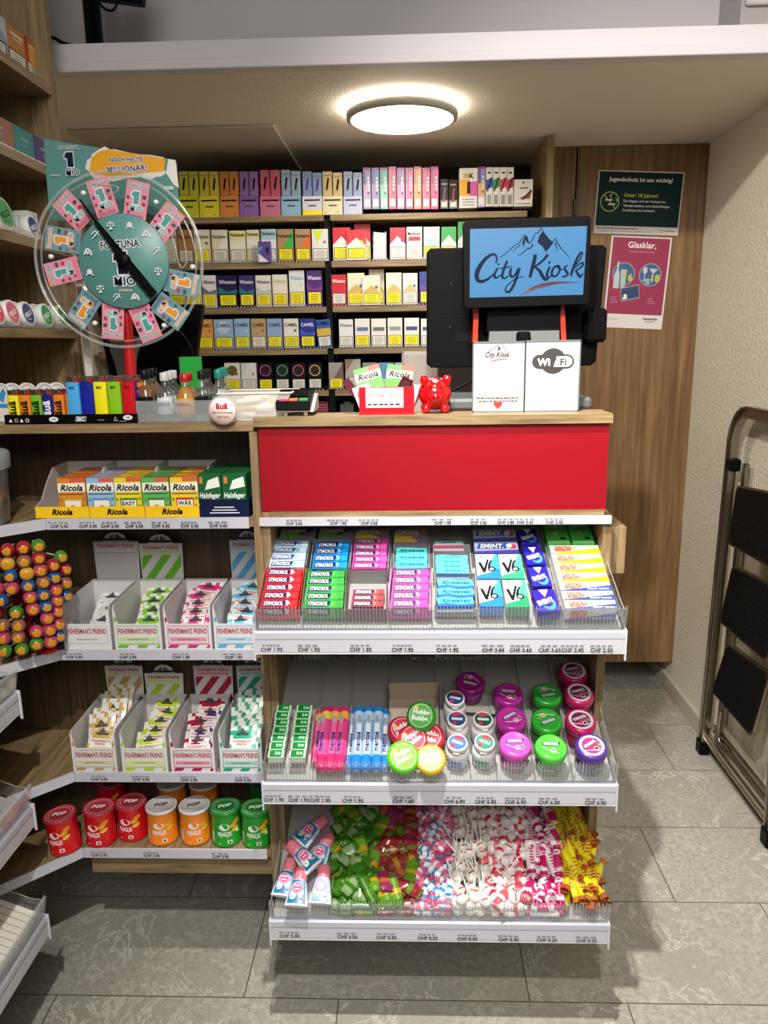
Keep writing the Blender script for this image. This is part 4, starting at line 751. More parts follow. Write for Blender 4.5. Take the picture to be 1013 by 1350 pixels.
# clear bag of printed paper cards behind the short lighters
cols_ = [('#3a7fb8', 17), ('#b8242c', 37), ('#55205a', 60), ('#a02a5a', 76), ('#3a8fc0', 2)]
for c, px in cols_:
    for j in range(3):
        p = P(px-j*3.2, 512, Y=.060); b = MB().at(p.x, .058+j*.006, ZT+.001, R(-8)); r_ = .0175; hh = .057
        pts = [(-r_, 0), (r_, 0)]+[(r_*math.cos(a*math.pi/12), hh+r_*math.sin(a*math.pi/12)) for a in range(13)]
        b.prism(pts, 0, .003, M('#d9d6d2', .4), 'y'); k = Ink(b, (0, 0, 0), (1, 0, 0), (0, 0, 1), .0003); cc = M(c, .4)
        k.line([(x*.82, y) for x, y in [(-r_*.9, .03)]+[(r_*math.cos(a*math.pi/8), hh+r_*.8*math.sin(a*math.pi/8)) for a in range(8, -1, -1)]+[(r_*.9, .03)]], .002, M('#9a9aa0')); k.poly([(-r_*.6, hh-.012), (r_*.2, hh+.008), (r_*.55, hh), (r_*.1, hh-.02)], cc); k.rect(-r_*.5, hh-.03, r_*.6, hh-.022, cc)
        nm = {'#3a7fb8': 'blue-marked', '#b8242c': 'red-marked', '#55205a': 'violet-marked', '#a02a5a': 'crimson-marked', '#3a8fc0': 'sky-blue-marked'}[c]
        tag(b.build('round_topped_card'), '%s round-topped white packet behind the short lighters%s' % (nm, ('', ', one behind', ', two behind')[j]), 'packet', 'round-topped packets behind the short lighters')
# ---- bottles in the frosted tray
def bottle(px, ytop, Y, glass, drink, cap, lab, label, txt='', r=None, tc='#ffffff', lvl=.8):
    zt = P(px, ytop, Y=Y).z; x = P(px, ytop, Y=Y).x; z0 = ZT+.006; h = zt-z0; r = r or .0165
    t = thing('mini_bottle', (x, Y, z0), label, 'bottle', 'miniature spirit bottles in the frosted tray')
    b = MB().at(x, Y, z0); b.lathe([(r*.9, 0), (r, .004), (r, h*.52), (r*.72, h*.64), (r*.42, h*.72), (r*.40, h*.84)], glass, 18); b.build('glass', t)
    if drink: b = MB().at(x, Y, z0); b.lathe([(r*.86, .002), (r*.93, .005), (r*.93, h*.5), (r*.66, h*.62), (r*.36, h*.70)], drink, 16); b.build('drink', t)
    b = MB().at(x, Y, z0); b.lathe([(r*.50, h*.82), (r*.52, h*.84), (r*.52, h*.985), (r*.46, h)], M(cap, .35), 16); b.build('cap', t)
    if lab:
        b = MB(); n = 9; vs = []; fs = []
        for i in range(n): a = R(-90-62+124*i/(n-1)); vs += [(x+r*1.015*math.cos(a), Y+r*1.015*math.sin(a), z0+h*.10), (x+r*1.015*math.cos(a), Y+r*1.015*math.sin(a), z0+h*.46)]
        b.add(vs, [(2*i, 2*i+2, 2*i+3, 2*i+1) for i in range(n-1)], M(lab, .4))
        if txt: Ink(b, (x, Y-r*1.05, z0+h*.3), (1, 0, 0), (0, 0, 1)).text(txt, 0, 0, .005, M(tc), 'c', .06, 0, r*1.6)
        b.build('label', t)
YT = .040
spec = [(190, 488, GLASS, AMBER, '#141414', '#17130e', 'dark-labelled amber whisky', '', '#c9a24a', .0165), (216, 491, GLASS, None, '#c9c9cc', '#dfe3e8', 'clear vodka silver-capped', 'ABSOLUT', '#1c3f9a', .0165), (243, 493, GLASS, M('#c07c1c', .2), '#b8141e', '#e0a040', 'orange-labelled amber red-capped', 'FIREBALL', '#2a1408', .0185), (266, 489, GLASS, None, '#202024', '#1a1418', 'black-labelled clear', '', '#e05a30', .0145), (288, 487, GLASS, None, '#1f7f74', '#3aa08a', 'teal-capped clear', '', '#ffffff', .0145)]
for j in (2, 1, 0):
    for (px, yt, g, dr, cap, lb, nm, tx, tc, r_) in spec:
        if j == 2 and px in (243,): continue
        sx = 0 if j == 0 else (5.5 if px < 200 or px == 216 else 4)*j
        bottle(px+sx-(1 if px > 260 else 0), yt-1.5*j, YT+j*.033, g, dr, cap, lb, '%s mini bottle, %s, in the frosted tray' % (nm, ('front', 'middle row', 'back row')[j]), tx, r_, tc)
t = thing('frosted_tray', (P(232, 550, Y=.02).x, .06, ZT), 'frosted plastic tray holding the miniature bottles', 'tray')
x0 = P(180, 545, Y=.012).x; x1 = P(300, 545, Y=.012).x; b = MB(); b.box(x0, x1, .012, .138, ZT+.0006, ZT+.003, FROST)
for a in ((x0, x1, .012, .0135), (x0, x1, .1365, .138), (x0, x0+.0015, .0135, .1365), (x1-.0015, x1, .0135, .1365)): b.box(a[0], a[1], a[2], a[3], ZT+.003, ZT+.041, FROST)
b.build('tub', t)
t = thing('price_badge', (P(293, 541, Y=-.01).x, -.012, 1.25), 'round white price badge with red rim and lettering, clipped on the tray', 'price sign')
pc_ = P(293.5, 541, Y=-.013); b = MB().at(pc_.x, -.013, pc_.z, 0, R(90)); b.lathe([(.0005, .0), (.0268, 0), (.0268, -.0012), (.0005, -.0012)], M('#e9e4e0', .4), 40, False); b.T = Matrix.Identity(4)
k = Ink(b, (pc_.x, -.0131, pc_.z), (1, 0, 0), (0, 0, 1), .0003); RD_ = M('#c2342c'); k.ring(0, 0, .0262, .0011, RD_, 40); k.text('\u00e4u\u00e4', -.001, .003, .0105, RD_, 'c', .05); k.ring(.0175, .011, .0022, .0006, RD_, 14); k.text('Mini-Schokolade', 0, -.0055, .0038, RD_, 'c', .02, 0, .044); k.text('CHF 0.50', 0, -.014, .0042, RD_, 'c', .02, 0, .022); b.build('badge', t)
b = MB(); b.box(pc_.x-.0035, pc_.x+.0035, -.0145, .0, pc_.z+.0225, pc_.z+.038, RIB); b.build('clip', t)
# ---- milky tub of chocolate sticks
t = thing('milky_tub', (-.29, .06, ZT), 'milky see-through tub of small chocolate bars left of the card terminal', 'tub')
b = MB(); x0, x1 = -.352, -.243; x2, x3 = -.372, -.222; y0, y1 = .025, .130; z0, z1 = ZT+.0006, ZT+.052
lo = [(x0, y0, z0), (x1, y0, z0), (x1, y1, z0), (x0, y1, z0)]; hi = [(x2+.012, y0-.006, z1), (x3, y0-.006, z1), (x3, y1+.006, z1), (x2+.012, y1+.006, z1)]
b.add(lo+hi, [(3, 2, 1, 0), (0, 1, 5, 4), (1, 2, 6, 5), (2, 3, 7, 6), (3, 0, 4, 7)], CREAMTUB); b.tube(hi+[hi[0]], .0022, M('#e9e2cf', .4), 6); b.build('tub', t)
for i in range(16):
    c, nm = rnd.choice([('#e8e6e4', 'white'), ('#d6869a', 'pink'), ('#e0c24a', 'yellow')]) if i > 2 else [('#c24a60', 'rose'), ('#e8e6e4', 'white'), ('#dcc04c', 'yellow')][i]
    b = MB().at(rnd.uniform(-.325, -.27), rnd.uniform(.045, .11), ZT+.006+.0022*i, R(rnd.uniform(-35, 35)), 0, R(rnd.uniform(-8, 8))); b.cbox(-.026, .026, -.006, .006, -.004, .004, M(c, .4), .0015)
    tag(b.build('chocolate_bar'), 'small %s chocolate bar in the milky tub' % nm, 'chocolate bar', '%s chocolate bars in the milky tub' % nm)
# ---- black card terminal on a white base
t = thing('card_terminal', (-.20, .06, ZR), 'black card terminal with coloured keys on a white wedge base', 'card terminal')
b = MB().at(-.215, .014, ZR); b.prism([(0, .008), (.0, .010), (.070, .038), (.082, .036), (.082, .008)], -.034, .036, M('#d9d2c2', .4), 'x')
for x in (-.022, .016):
    for y in (.008, .07): b.cbox(x, x+.007, y, y+.007, .0004, .008, M('#e4dfd3', .4), .001)
b.build('base', t)
b = MB().at(-.215, .012, ZR); b.prism([(-.004, .013), (-.002, .027), (.060, .047), (.068, .042), (.068, .020)], -.0345, .030, SATIN, 'x'); b.build('body', t)
b = MB().at(-.215, .012, ZR); sl_ = 20/62
for x0_, x1_, c in ((-.028, -.012, '#c0385a'), (-.010, .006, '#c9682a'), (.009, .025, '#2c8a4a')): b.prism([(.002, .0285), (.012, .0318), (.012, .0335), (.002, .0303)], x0_, x1_, M(c, .4), 'x')
b.build('key', t)
b = MB().at(-.215, .012, ZR); b.prism([(.022, .0357), (.056, .0463), (.056, .0475), (.022, .0368)], -.028, .024, M('#0a0a0c', .15), 'x'); b.build('screen', t)
# ---- red box "for free"
t = thing('giveaway_box', (-.043, .05, ZR), 'glossy red open box with a white sign about free samples', 'box')
xa, xb = -.0935, .0095; b = MB(); RB = M('#cf1420', .3); z0, z1 = ZR+.0006, ZR+.052
b.box(xa, xb, .020, .0225, z0, z1, RB); b.box(xa, xb, .072, .0745, z0, z1, RB); b.box(xa, xa+.0025, .0225, .072, z0, z1, RB); b.box(xb-.0025, xb, .0225, .072, z0, z1, RB); b.box(xa+.0025, xb-.0025, .0225, .072, z0, z0+.003, RB); b.build('box', t, .0008)
b = MB(); b.box(xa+.0125, xb-.020, .0188, .0198, z0+.013, z0+.050, M('#ddd6da', .4)); k = Ink(b, (xa+.0125, .0188, z0+.013), (1, 0, 0), (0, 0, 1), .0003); k.text('For free / Gratis', .0352, .0205, .0072, M('#c26a70'), 'c', .01, 0, .063)
k.rect(.003, .0045, .067, .0048, INK); [k.rect(.003+i*.0105, .0055, .003+i*.0105+rnd.uniform(.006, .009), .0075, INK) for i in range(6)]; b.build('sign', t)
def card(x, y, z, rz, ry, rx, w, h, d, m, name, label, draw=None, grp=None):
    b = MB().at(x, y, z, rz, rx, ry); b.box(-w/2, w/2, 0, d, 0, h, M(m, .4))
    if draw: draw(Ink(b, (-w/2, 0, 0), (1, 0, 0), (0, 0, 1), .0003), w, h)
    return tag(b.build(name), label, 'box', grp)
def ric(k, w, h, top='#e0584a', plate='#e8e6d8'):
    k.rect(w*.55, h*.88, w, h, M(top)); k.poly([(0, h*.62), (w, h*.66), (w, h*.86), (0, h*.86)], M(plate)); k.text('Ricola', w/2, h*.675, h*.15, INK, 'c', .04, .25, w*.92); k.rect(w*.3, h*.1, w*.75, h*.4, M('#cfd6c4'))
def MBr(k, w, h): ric(k, w, h)
card(-.065, .040, ZR+.022, 0, R(-14), R(-12), .050, .070, .018, '#4f8f3a', 'sweet_box', 'green herb sweet box leaning left in the red free box', ric, 'boxes in the red free box')
card(-.024, .047, ZR+.022, 0, R(7), R(-10), .050, .070, .018, '#4f8f3a', 'sweet_box', 'green herb sweet box leaning right in the red free box', ric, 'boxes in the red free box')
card(-.082, .028, ZR+.016, 0, R(-38), 0, .014, .062, .02, '#5a1a22', 'sweet_box', 'dark maroon slim box slanting left in the red free box', None, 'boxes in the red free box')
card(-.030, .028, ZR+.012, 0, R(28), 0, .022, .062, .014, '#4a1018', 'sweet_box', 'dark maroon slim box slanting right in the red free box', lambda k, w, h: k.rect(w*.2, h*.1, w*.8, h*.9, M('#3a2a2e')), 'boxes in the red free box')
card(-.074, .026, ZR+.008, 0, R(-20), 0, .034, .050, .002, '#dfe2ea', 'leaflet', 'blue and white leaflet in the left of the red free box', lambda k, w, h: k.disc(w*.5, h*.65, w*.35, M('#3a6fc0')))
for i, c in enumerate(('#e0c8cc', '#b83a4a', '#dfd6d8')):
    card(.0 + i*.001, .040+i*.009, ZR+.012, 0, R(18+i*6), 0, .016, .044, .008, c, 'sweet_box', '%s small packet at the right end of the red free box' % ('pale', 'red', 'off-white')[i], None, 'boxes in the red free box')
# ---- red piggy bank
PG = P(574, 546, Y=.055); px_, py_ = PG.x, .055
t = thing('piggy_bank', (px_, py_, ZR), 'glossy red piggy bank with white crosses facing the camera', 'piggy bank'); PR = M('#c80f14', .12)
bm_ = MB().at(px_, py_, ZR); bm_.ball((0, .004, .036), (.0315, .034, .031), PR, 28, 18); bm_.ball((0, -.030, .031), (.0125, .012, .011), PR, 20, 12)
for x in (-.018, .018):
    bm_.ball((x, -.014, .009), (.0095, .0095, .0086), PR, 14, 10); bm_.ball((x, .024, .009), (.0095, .0095, .0086), PR, 14, 10)
    bm_.tube([(x*1.0, -.010, .055), (x*1.25, -.013, .066), (x*1.42, -.017, .069)], [.010, .0085, .0035], PR, 10)
bd = bm_.build('body', t); rm = bd.modifiers.new('merge', 'REMESH'); rm.mode = 'VOXEL'; rm.voxel_size = .0011; rm.use_smooth_shade = True; sm_ = bd.modifiers.new('smooth', 'SMOOTH'); sm_.iterations = 6; sm_.factor = .6
b = MB().at(px_, py_, ZR)
for x in (-.0042, .0042): b.ball((x, -.0415, .0325), (.0016, .0012, .0028), M('#5a0508', .3), 8, 6)
b.build('nostrils', t)
b = MB().at(px_, py_, ZR)
for x in (-.009, .009): b.ball((x, -.0245, .049), (.0022, .0018, .0026), M('#120506', .1), 10, 8)
b.build('eye', t)
def cross(k, x, y, r, m): k.rect(x-r, y-r*.33, x+r, y+r*.33, m); k.rect(x-r*.33, y-r, x+r*.33, y+r, m)
b = MB()
for (ax, ay) in ((0, -38), (-28, -18), (28, -18), (-14, 4), (14, 4), (0, 18)):
    n = Vector((math.sin(R(ax)), math.sin(R(ay))*math.cos(R(ax)), math.cos(R(ay))*math.cos(R(ax)))); c = Vector((px_, py_+.004, ZR+.036))+Vector((n.x*.0315, n.y*.034, n.z*.031))*1.012
    n2_ = Vector((n.x/.0315, n.y/.034, n.z/.031)).normalized(); ux = Vector((0, 1, 0)).cross(n2_).normalized()*1; uy = n2_.cross(ux); cross(Ink(b, c, ux, uy, .0004), 0, 0, .0058, WHITE)
b.build('cross_pattern', t)

# ---- till with customer screen
t = thing('till', (.24, .2, ZR), 'black till seen from behind, its customer screen showing a mountain logo on light blue', 'till')
GB = M('#55585a', .4)
b = MB(); b.cbox(P(588, 540, Y=.085).x, P(781, 540, Y=.085).x, .082, .352, ZR+.0006, ZR+.0235, GB, .006); b.build('base', t)
b = MB(); b.box(.08, .36, .33, .35, .9995, ZR+.02, GB); b.build('support', t)
YP = .22; tl, tr_, br, bl_ = [P(*q, Y=YP) for q in ((563, 327), (802, 318), (792, 478), (564, 485))]
b = MB(); cr = .008; xs0, xs1, zb_, zt_ = tl.x, tr_.x-.001, bl_.z, tl.z
pts = [(xs0+cr, zb_), (xs1-.014-cr, zb_), (xs1-.012, zb_+cr), (xs1, zt_-cr), (xs1-cr, zt_), (xs0+cr, zt_), (xs0, zt_-cr), (xs0, zb_+cr)]
b.prism([(x, z) for x, z in pts], YP, YP+.045, SATIN, 'y'); b.build('operator_screen', t, .003)
b = MB(); b.box(xs0+.006, xs1-.004, YP+.045, YP+.047, zb_+.01, zt_-.006, M('#1a1c20', .1)); b.build('screen_front', t)
b = MB(); g0 = P(601, 450, Y=YP)
for i in range(8): b.box(g0.x, g0.x+.029, YP-.0008, YP, g0.z+i*.0025, g0.z+i*.0025+.0009, M('#1c1c20', .6))
b.box(xs0+.008, xs0+.10, YP-.0006, YP, zb_+.105, zb_+.1058, M('#1a1a1e', .6))
for x, y in ((595, 374), (594, 431)): q_ = P(x, y, Y=YP); b.box(q_.x-.0012, q_.x+.0012, YP-.001, YP, q_.z-.0012, q_.z+.0012, M('#3a3a3e', .5))
b.build('vents', t)
q_ = P(790, 425, Y=YP-.01); b = MB(); b.cbox(q_.x-.032, q_.x+.014, YP-.026, YP, q_.z-.040, q_.z+.028, SATIN, .007); b.build('card_reader', t)
for px in (628, 740):
    a = P(px, 402, Y=YP-.03); c = P(px-(2 if px < 700 else -2), 452, Y=YP-.03); b = MB(); b.prism([(a.x-.006, a.z), (c.x-.005, c.z), (c.x+.005, c.z), (a.x+.004, a.z)], YP-.045, YP-.001, M('#c0391a', .35), 'y'); b.build('orange_bracket', t)
b = MB(); a = P(645, 437, Y=YP-.05); c = P(736, 452, Y=YP-.05); b.prism([(a.x, a.z), (c.x+.0, a.z), (c.x+.004, ZR+.022), (a.x-.004, ZR+.022)], YP-.06, YP-.03, M('#6c6e6f', .4), 'y'); b.build('neck', t)
b = MB(); q_ = P(690, 445, Y=YP-.062); b.cbox(q_.x-.014, q_.x+.014, YP-.072, YP-.060, q_.z-.02, q_.z+.012, BLACK, .004); b.box(P(642, 420, Y=YP-.04).x, P(738, 420, Y=YP-.04).x, YP-.05, YP-.001, P(690, 437, Y=YP-.05).z, P(690, 402, Y=YP-.05).z, SATIN); b.build('neck_joint', t)
# customer screen, very slightly rolled as in the photo
YS = YP-.075; q = [P(*v, Y=YS) for v in ((613, 291), (783, 284), (777, 401), (612, 407))]
o = q[3]; ux = (q[2]-q[3]).normalized(); uy = ((q[0]-q[3])-ux*(q[0]-q[3]).dot(ux)).normalized(); w = (q[1]-q[0]).length*.995; h = (q[0]-q[3]).length
b = MB(); b.T = Matrix(((ux.x, 0, uy.x, o.x), (ux.y, 1, uy.y, o.y), (ux.z, 0, uy.z, o.z), (0, 0, 0, 1)))
r_ = .005; b.prism([(r_, 0), (w-r_, 0), (w, r_), (w, h-r_), (w-r_, h), (r_, h), (0, h-r_), (0, r_)], .0, .022, SATIN, 'y'); b.build('screen_housing', t, .0012)
SQ = [P(*v, Y=YS-.0004) for v in ((620, 302), (774.5, 298), (769, 388.5), (619.5, 392.5))]
b = MB(); b.add([SQ[3], SQ[2], SQ[1], SQ[0]], [(0, 1, 2, 3)], M('#5fb4f4', .3, 0, .78))
k = Ink(b, (0, YS-.0006, 0), (1, 0, 0), (0, 0, 1), .00015); NB = M('#0a1428', .4)
def S(pts): 
    out = []
    for x, y in pts: v = P(612+x/5.789, 285+y/5.789, Y=YS-.0006); out.append((v.x, v.z))
    return out
def stroke(pts, ws):
    n = len(pts); q = smooth([p+(w_*.000285,) for p, w_ in zip(S(pts), ws)], 6); k.line([(a, c) for a, c, e in q], [e for a, c, e in q], NB)
stroke([(262, 316), (300, 300), (340, 265), (385, 226), (420, 205), (440, 175), (465, 143)], [3, 5, 6, 6, 6, 6, 5]); stroke([(465, 143), (480, 165), (500, 205), (530, 165), (545, 130), (565, 128), (587, 88)], [5, 6, 7, 6, 6, 6, 5]); stroke([(587, 88), (605, 120), (640, 165), (668, 205), (692, 175), (697, 168)], [5, 6, 6, 6, 5, 4])
stroke([(697, 170), (715, 205), (745, 250), (785, 290), (810, 322)], [6, 7, 6, 5, 2]); stroke([(697, 200), (705, 235), (718, 268)], [8, 7, 2]); stroke([(430, 216), (400, 245), (366, 270)], [6, 5, 2]); stroke([(495, 240), (460, 270), (430, 292), (405, 300)], [6, 6, 5, 2]); stroke([(525, 215), (512, 240), (492, 252)], [8, 10, 3])
k.poly(S([(600, 115), (625, 150), (660, 180), (682, 205), (625, 275), (598, 230), (560, 200), (575, 150)]), NB); k.poly(S([(465, 150), (485, 155), (492, 190), (505, 210), (478, 200), (470, 178), (455, 240), (448, 205), (440, 210)]), NB)
C1 = [(250, 345), (246, 302), (222, 290), (185, 308), (130, 368), (95, 440), (100, 490), (140, 500), (200, 465), (228, 440)]
stroke([(243, 360), (250, 320), (236, 294), (205, 296), (160, 330), (120, 385), (98, 440), (105, 488), (140, 498), (185, 478), (225, 440)], [10, 12, 14, 18, 24, 30, 32, 26, 22, 16, 9])
stroke([(258, 395), (238, 430), (232, 462), (250, 470), (285, 445)], [14, 16, 18, 12, 6]); k.disc(*S([(264, 368)])[0], .0021, NB)
stroke([(330, 340), (312, 385), (296, 430), (292, 462), (312, 474), (345, 450)], [16, 17, 17, 18, 13, 6]); stroke([(268, 398), (310, 394), (365, 382)], [5, 10, 5])
stroke([(362, 395), (352, 430), (362, 462), (388, 450), (415, 400)], [14, 17, 16, 13, 14]); stroke([(428, 395), (408, 450), (382, 520), (350, 572), (322, 578), (318, 550), (345, 515), (400, 475), (455, 460)], [14, 17, 18, 17, 13, 9, 8, 7, 5])
stroke([(545, 292), (535, 345), (518, 410), (502, 470)], [24, 26, 24, 18]); stroke([(640, 292), (610, 330), (570, 365), (538, 388)], [18, 17, 14, 12]); stroke([(540, 388), (575, 415), (600, 460), (625, 484), (650, 468)], [12, 20, 24, 20, 6])
stroke([(655, 385), (640, 420), (632, 455), (648, 466), (680, 440)], [14, 16, 17, 12, 5]); k.disc(*S([(652, 354)])[0], .0023, NB)
stroke([(722, 380), (695, 385), (672, 420), (672, 452), (692, 460), (718, 440), (732, 405), (722, 378), (715, 395), (745, 408), (770, 400)], [12, 15, 16, 15, 13, 13, 13, 12, 8, 7, 5])
stroke([(792, 375), (768, 392), (775, 415), (792, 438), (775, 458), (745, 464)], [9, 13, 16, 15, 13, 8])
stroke([(815, 455), (835, 390), (865, 320), (890, 278), (902, 285), (885, 330), (850, 375)], [17, 18, 17, 13, 11, 10, 8]); stroke([(838, 400), (870, 375), (902, 355), (908, 372), (880, 400), (850, 412)], [8, 10, 12, 13, 11, 8]); stroke([(850, 410), (868, 440), (885, 462), (912, 435)], [12, 17, 18, 6])
k.poly(S([(470, 578), (520, 542), (600, 512), (680, 500), (760, 500), (915, 505), (780, 512), (700, 518), (620, 540), (540, 560)]), M('#4a2830', .4)); k.poly(S([(415, 608), (470, 575), (560, 540), (650, 520), (640, 526), (560, 556), (480, 586)]), M('#5a2a38', .4))
b.build('customer_display', t)
b = MB(); b.tube(smooth([(P(590, 520, Y=.2).x-.01, .2, 1.262), (P(620, 505, Y=.2).x, .2, 1.290), (.14, .2, 1.31)]), .003, BLACK, 8); b.build('cable', t)
# beige device housing behind
a = P(530, 470, Y=.42); c = P(660, 470, Y=.42); b = MB(); b.cbox(a.x, c.x+.03, .37, .54, .9996, P(560, 464, Y=.36).z, M('#a39a92', .5), .006); tag(b.build('device_housing'), 'plain beige device housing on the low desk behind piggy bank and till', 'device')
# paper stands
def stand(xa_, xb_, zt1, draw, label):
    b = MB(); y0 = .046; z0 = ZR+.0008; w_ = xb_-xa_
    b.box(xa_, xb_, y0-.0015, y0, z0, zt1, M('#b9b7b6', .6)); k = Ink(b, (xa_, y0-.0015, z0), (1, 0, 0), (0, 0, 1), .0003); draw(k, w_, zt1-z0)
    t = thing('sign_stand', ((xa_+xb_)/2, y0, ZR), label, 'sign', 'two paper signs in acrylic stands'); b.build('paper', t)
    b = MB(); h_ = zt1-z0
    for r__ in ((xa_-.0022, xb_+.0022, z0-.0001, z0+.0022), (xa_-.0022, xb_+.0022, zt1-.001, zt1+.002), (xa_-.0022, xa_+.0002, z0, zt1+.001), (xb_-.0002, xb_+.0022, z0, zt1+.001)): b.box(r__[0], r__[1], y0-.0026, y0+.0010, r__[2], r__[3], M('#6e7072', .2))
    b.box(xa_-.002, xb_+.002, y0-.0028, y0+.030, ZR+.0003, ZR+.0009, RIB); b.build('acrylic_holder', t)
xa_, xm_, xb_ = P(624.5, 500, Y=.045).x, P(693, 500, Y=.045).x, P(763, 500, Y=.045).x; zt1 = P(658, 451.5, Y=.045).z
def dpa(k, w, h):
    cx = w*.47
    k.line([(cx-.018, h-.018), (cx-.010, h-.010), (cx-.007, h-.012), (cx, h-.004), (cx+.006, h-.011), (cx+.009, h-.008), (cx+.018, h-.016)], .0009, NB); k.poly([(cx+.001, h-.006), (cx+.005, h-.012), (cx+.001, h-.016)], NB)
    k.text('City Kiosk', cx, h-.0265, .0092, NB, 'c', .015, .35, .046); k.line(smooth([(cx-.012, h-.034), (cx+.004, h-.031), (cx+.018, h-.030)]), .0014, M('#d0405a')); 
    for j, (l_, r__) in enumerate(((.006, w-.008), (.010, w-.012))):
        x = l_
        while x < r__: ww = rnd.uniform(.003, .007); k.rect(x, .0255-j*.006, min(x+ww, r__), .0277-j*.006, M('#4a4a50')); x += ww+.0014
    cx = w*.49; k.poly([(cx, .0075), (cx-.0078, .0150), (cx-.0076, .0185), (cx-.004, .0202), (cx, .0178), (cx+.004, .0202), (cx+.0076, .0185), (cx+.0078, .0150)], M('#d43a34', .3))
def dpb(k, w, h):
    DG = M('#3c3a3a', .4); cx, cy = w*.51, h*.72; k.disc(cx, cy, .024, DG, 32, .0235)
    for sgn in (1,): 
        k.disc(cx-.026, cy-.001, .013, DG, 24); k.disc(cx+.026, cy-.001, .013, DG, 24); k.rect(cx-.026, cy-.014, cx+.026, cy+.012, DG); k.rect(cx+.006, cy-.0105, cx+.026, cy+.0085, WHITE); k.disc(cx+.026, cy-.001, .0096, WHITE, 24); k.poly([(cx+.001, cy-.0105), (cx+.008, cy-.0105), (cx+.008, cy+.006), (cx+.004, cy)], WHITE)
    k.text('Wi', cx-.0175, cy-.0078, .0125, WHITE, 'c', .045, 0, .026); k.text('Fi', cx+.019, cy-.0078, .0125, DG, 'c', .03, 0, .026)
stand(xa_, xm_-.0028, zt1, dpa, 'white paper sign with small mountain logo and red heart, left of the two stands'); stand(xm_, xb_, zt1+.001, dpb, 'white paper sign with a dark wireless symbol, right of the two stands')
# ---- stuff behind the wheel: black monitor back, grey bag, green card on a cable
t = thing('staff_monitor', (-.60, .48, 1.3), 'black staff monitor behind the ticket wheel', 'screen')
b = MB().at(-.62, .50, 1.0); b.prism([(-.13, .27), (.03, .26), (.085, .32), (.115, .47), (-.15, .47)], 0, .03, SATIN, 'y'); b.build('housing', t, .003)
b = MB().at(-.62, .50, 1.0); b.cbox(-.09, .09, -.02, .10, .16, .175, BLACK, .004); b.box(-.03, .03, .01, .03, .17, .29, BLACK); b.build('stand', t)
b = MB().at(-.62, .50, 1.0); b.box(-.15, .12, -.13, .16, .14, .1595, WX); tag(b.build('side_desk'), 'small oak side desk behind the wheel carrying the staff monitor', 'desk')
b = MB(); q = [P(x, y, Y=.40) for x, y in ((146, 440), (183, 445), (176, 470), (174, 500), (173, 570), (160, 570), (156, 500), (150, 478), (144, 462))]; b.prism([(v.x, v.z) for v in q], .40, .43, M('#8d8580', .6), 'y'); tag(b.build('paper_roll_bag', bevel=.003), 'grey paper bag hanging behind the red post', 'bag')
a = P(236, 470.5, Y=.155); c = P(268, 506, Y=.155); b = MB(); b.cbox(a.x, c.x, .152, .158, c.z-.01, a.z, M('#1f9a3a', .4), .0015); b.box(a.x+.01, a.x+.03, .150, .165, ZT+.001, c.z-.008, BLACK); tag(b.build('green_card'), 'bright green card standing behind the miniature bottles', 'card')
b = MB(); b.tube(smooth([tuple(P(x, y, Y=.168)) for x, y in ((203, 418), (222, 424), (240, 440), (252, 458), (256, 473))]), .0016, BLACK, 6); tag(b.build('cable'), 'thin black cable hanging from the wheel to the green card', 'cable')
# ================================================================ LEFT SHELVES: SWEETS
def text_box(x0, x1, y, z, h, d, m, name, label, cat, grp, draw, topm=None):
    b = MB().at((x0+x1)/2, y, z); w = x1-x0; b.box(-w/2, w/2, 0, d, 0, h, M(m, .35), topm=M(topm, .35) if topm else None); draw(Ink(b, (-w/2, 0, 0), (1, 0, 0), (0, 0, 1), .0003), w, h)
    me = b; mesh = bpy.data.meshes.new(name); b.T = Matrix.Identity(4); o0 = Vector(((x0+x1)/2, y, z)); mesh.from_pydata([tuple(v-o0) for v in me.v], [], me.f)
    for mt in me.mats: mesh.materials.append(mt)
    mesh.polygons.foreach_set('material_index', me.mi); o = bpy.data.objects.new(name, mesh); C.objects.link(o); o.location = o0; return tag(o, label, cat, grp)
# ---- yellow display trays with herb sweet boxes
def rbox(deco, tx=''):
    def f(k, w, h):
        k.rect(w*.45, h*.90, w, h, M('#d8563c')); k.poly([(0, h*.62), (w, h*.64), (w, h*.88), (0, h*.86)], M('#e9e6d4')); k.text('Ricola', w/2, h*.665, h*.16, INK, 'c', .04, .3, w*.9)
        k.rect(w*.05, h*.56, w*.95, h*.585, M('#3b4a2a')); k.poly([(w*.2, 0), (w*.8, 0), (w*.84, h*.46), (w*.18, h*.46)], M(deco[0])); k.poly([(w*.24, 0), (w*.76, 0), (w*.8, h*.40), (w*.22, h*.40)], M('#e8e6da'))
        if tx: 
            for i, q in enumerate(tx.split('|')): k.text(q, w*.5, h*(.26-i*.17), h*.11, INK, 'c', .03, 0, w*.5)
        else: k.disc(w*.5, h*.17, w*.13, M(deco[1]), 14, h*.11)
        for (a, c_) in ((.06, .2), (.9, .25), (.08, .42), (.93, .45)): k.disc(w*a, h*c_, w*.05, M('#4f8f3a'), 8)
    return f
rc_ = [(78, 114, '#d9822a', rbox(('#b9a03a', '#d9822a')), 'orange', '#c8742a'), (116, 151.5, '#8db4dc', rbox(('#5f86b8', '#7ab05a')), 'light blue', '#9aa9bc'), (152.5, 187, '#e3cf2c', rbox(('#3f7a3a', '#888888'), 'EASY|PEASY'), 'yellow-green', '#d8b42a'), (189, 224, '#5fae5c', rbox(('#2f7a3a', '#6fae4a')), 'green', '#4f9a50'), (226, 262, '#e8c42a', rbox(('#a83a2a', '#c9582a'), 'W\u00c4R'), 'yellow', '#cf8f2a')]
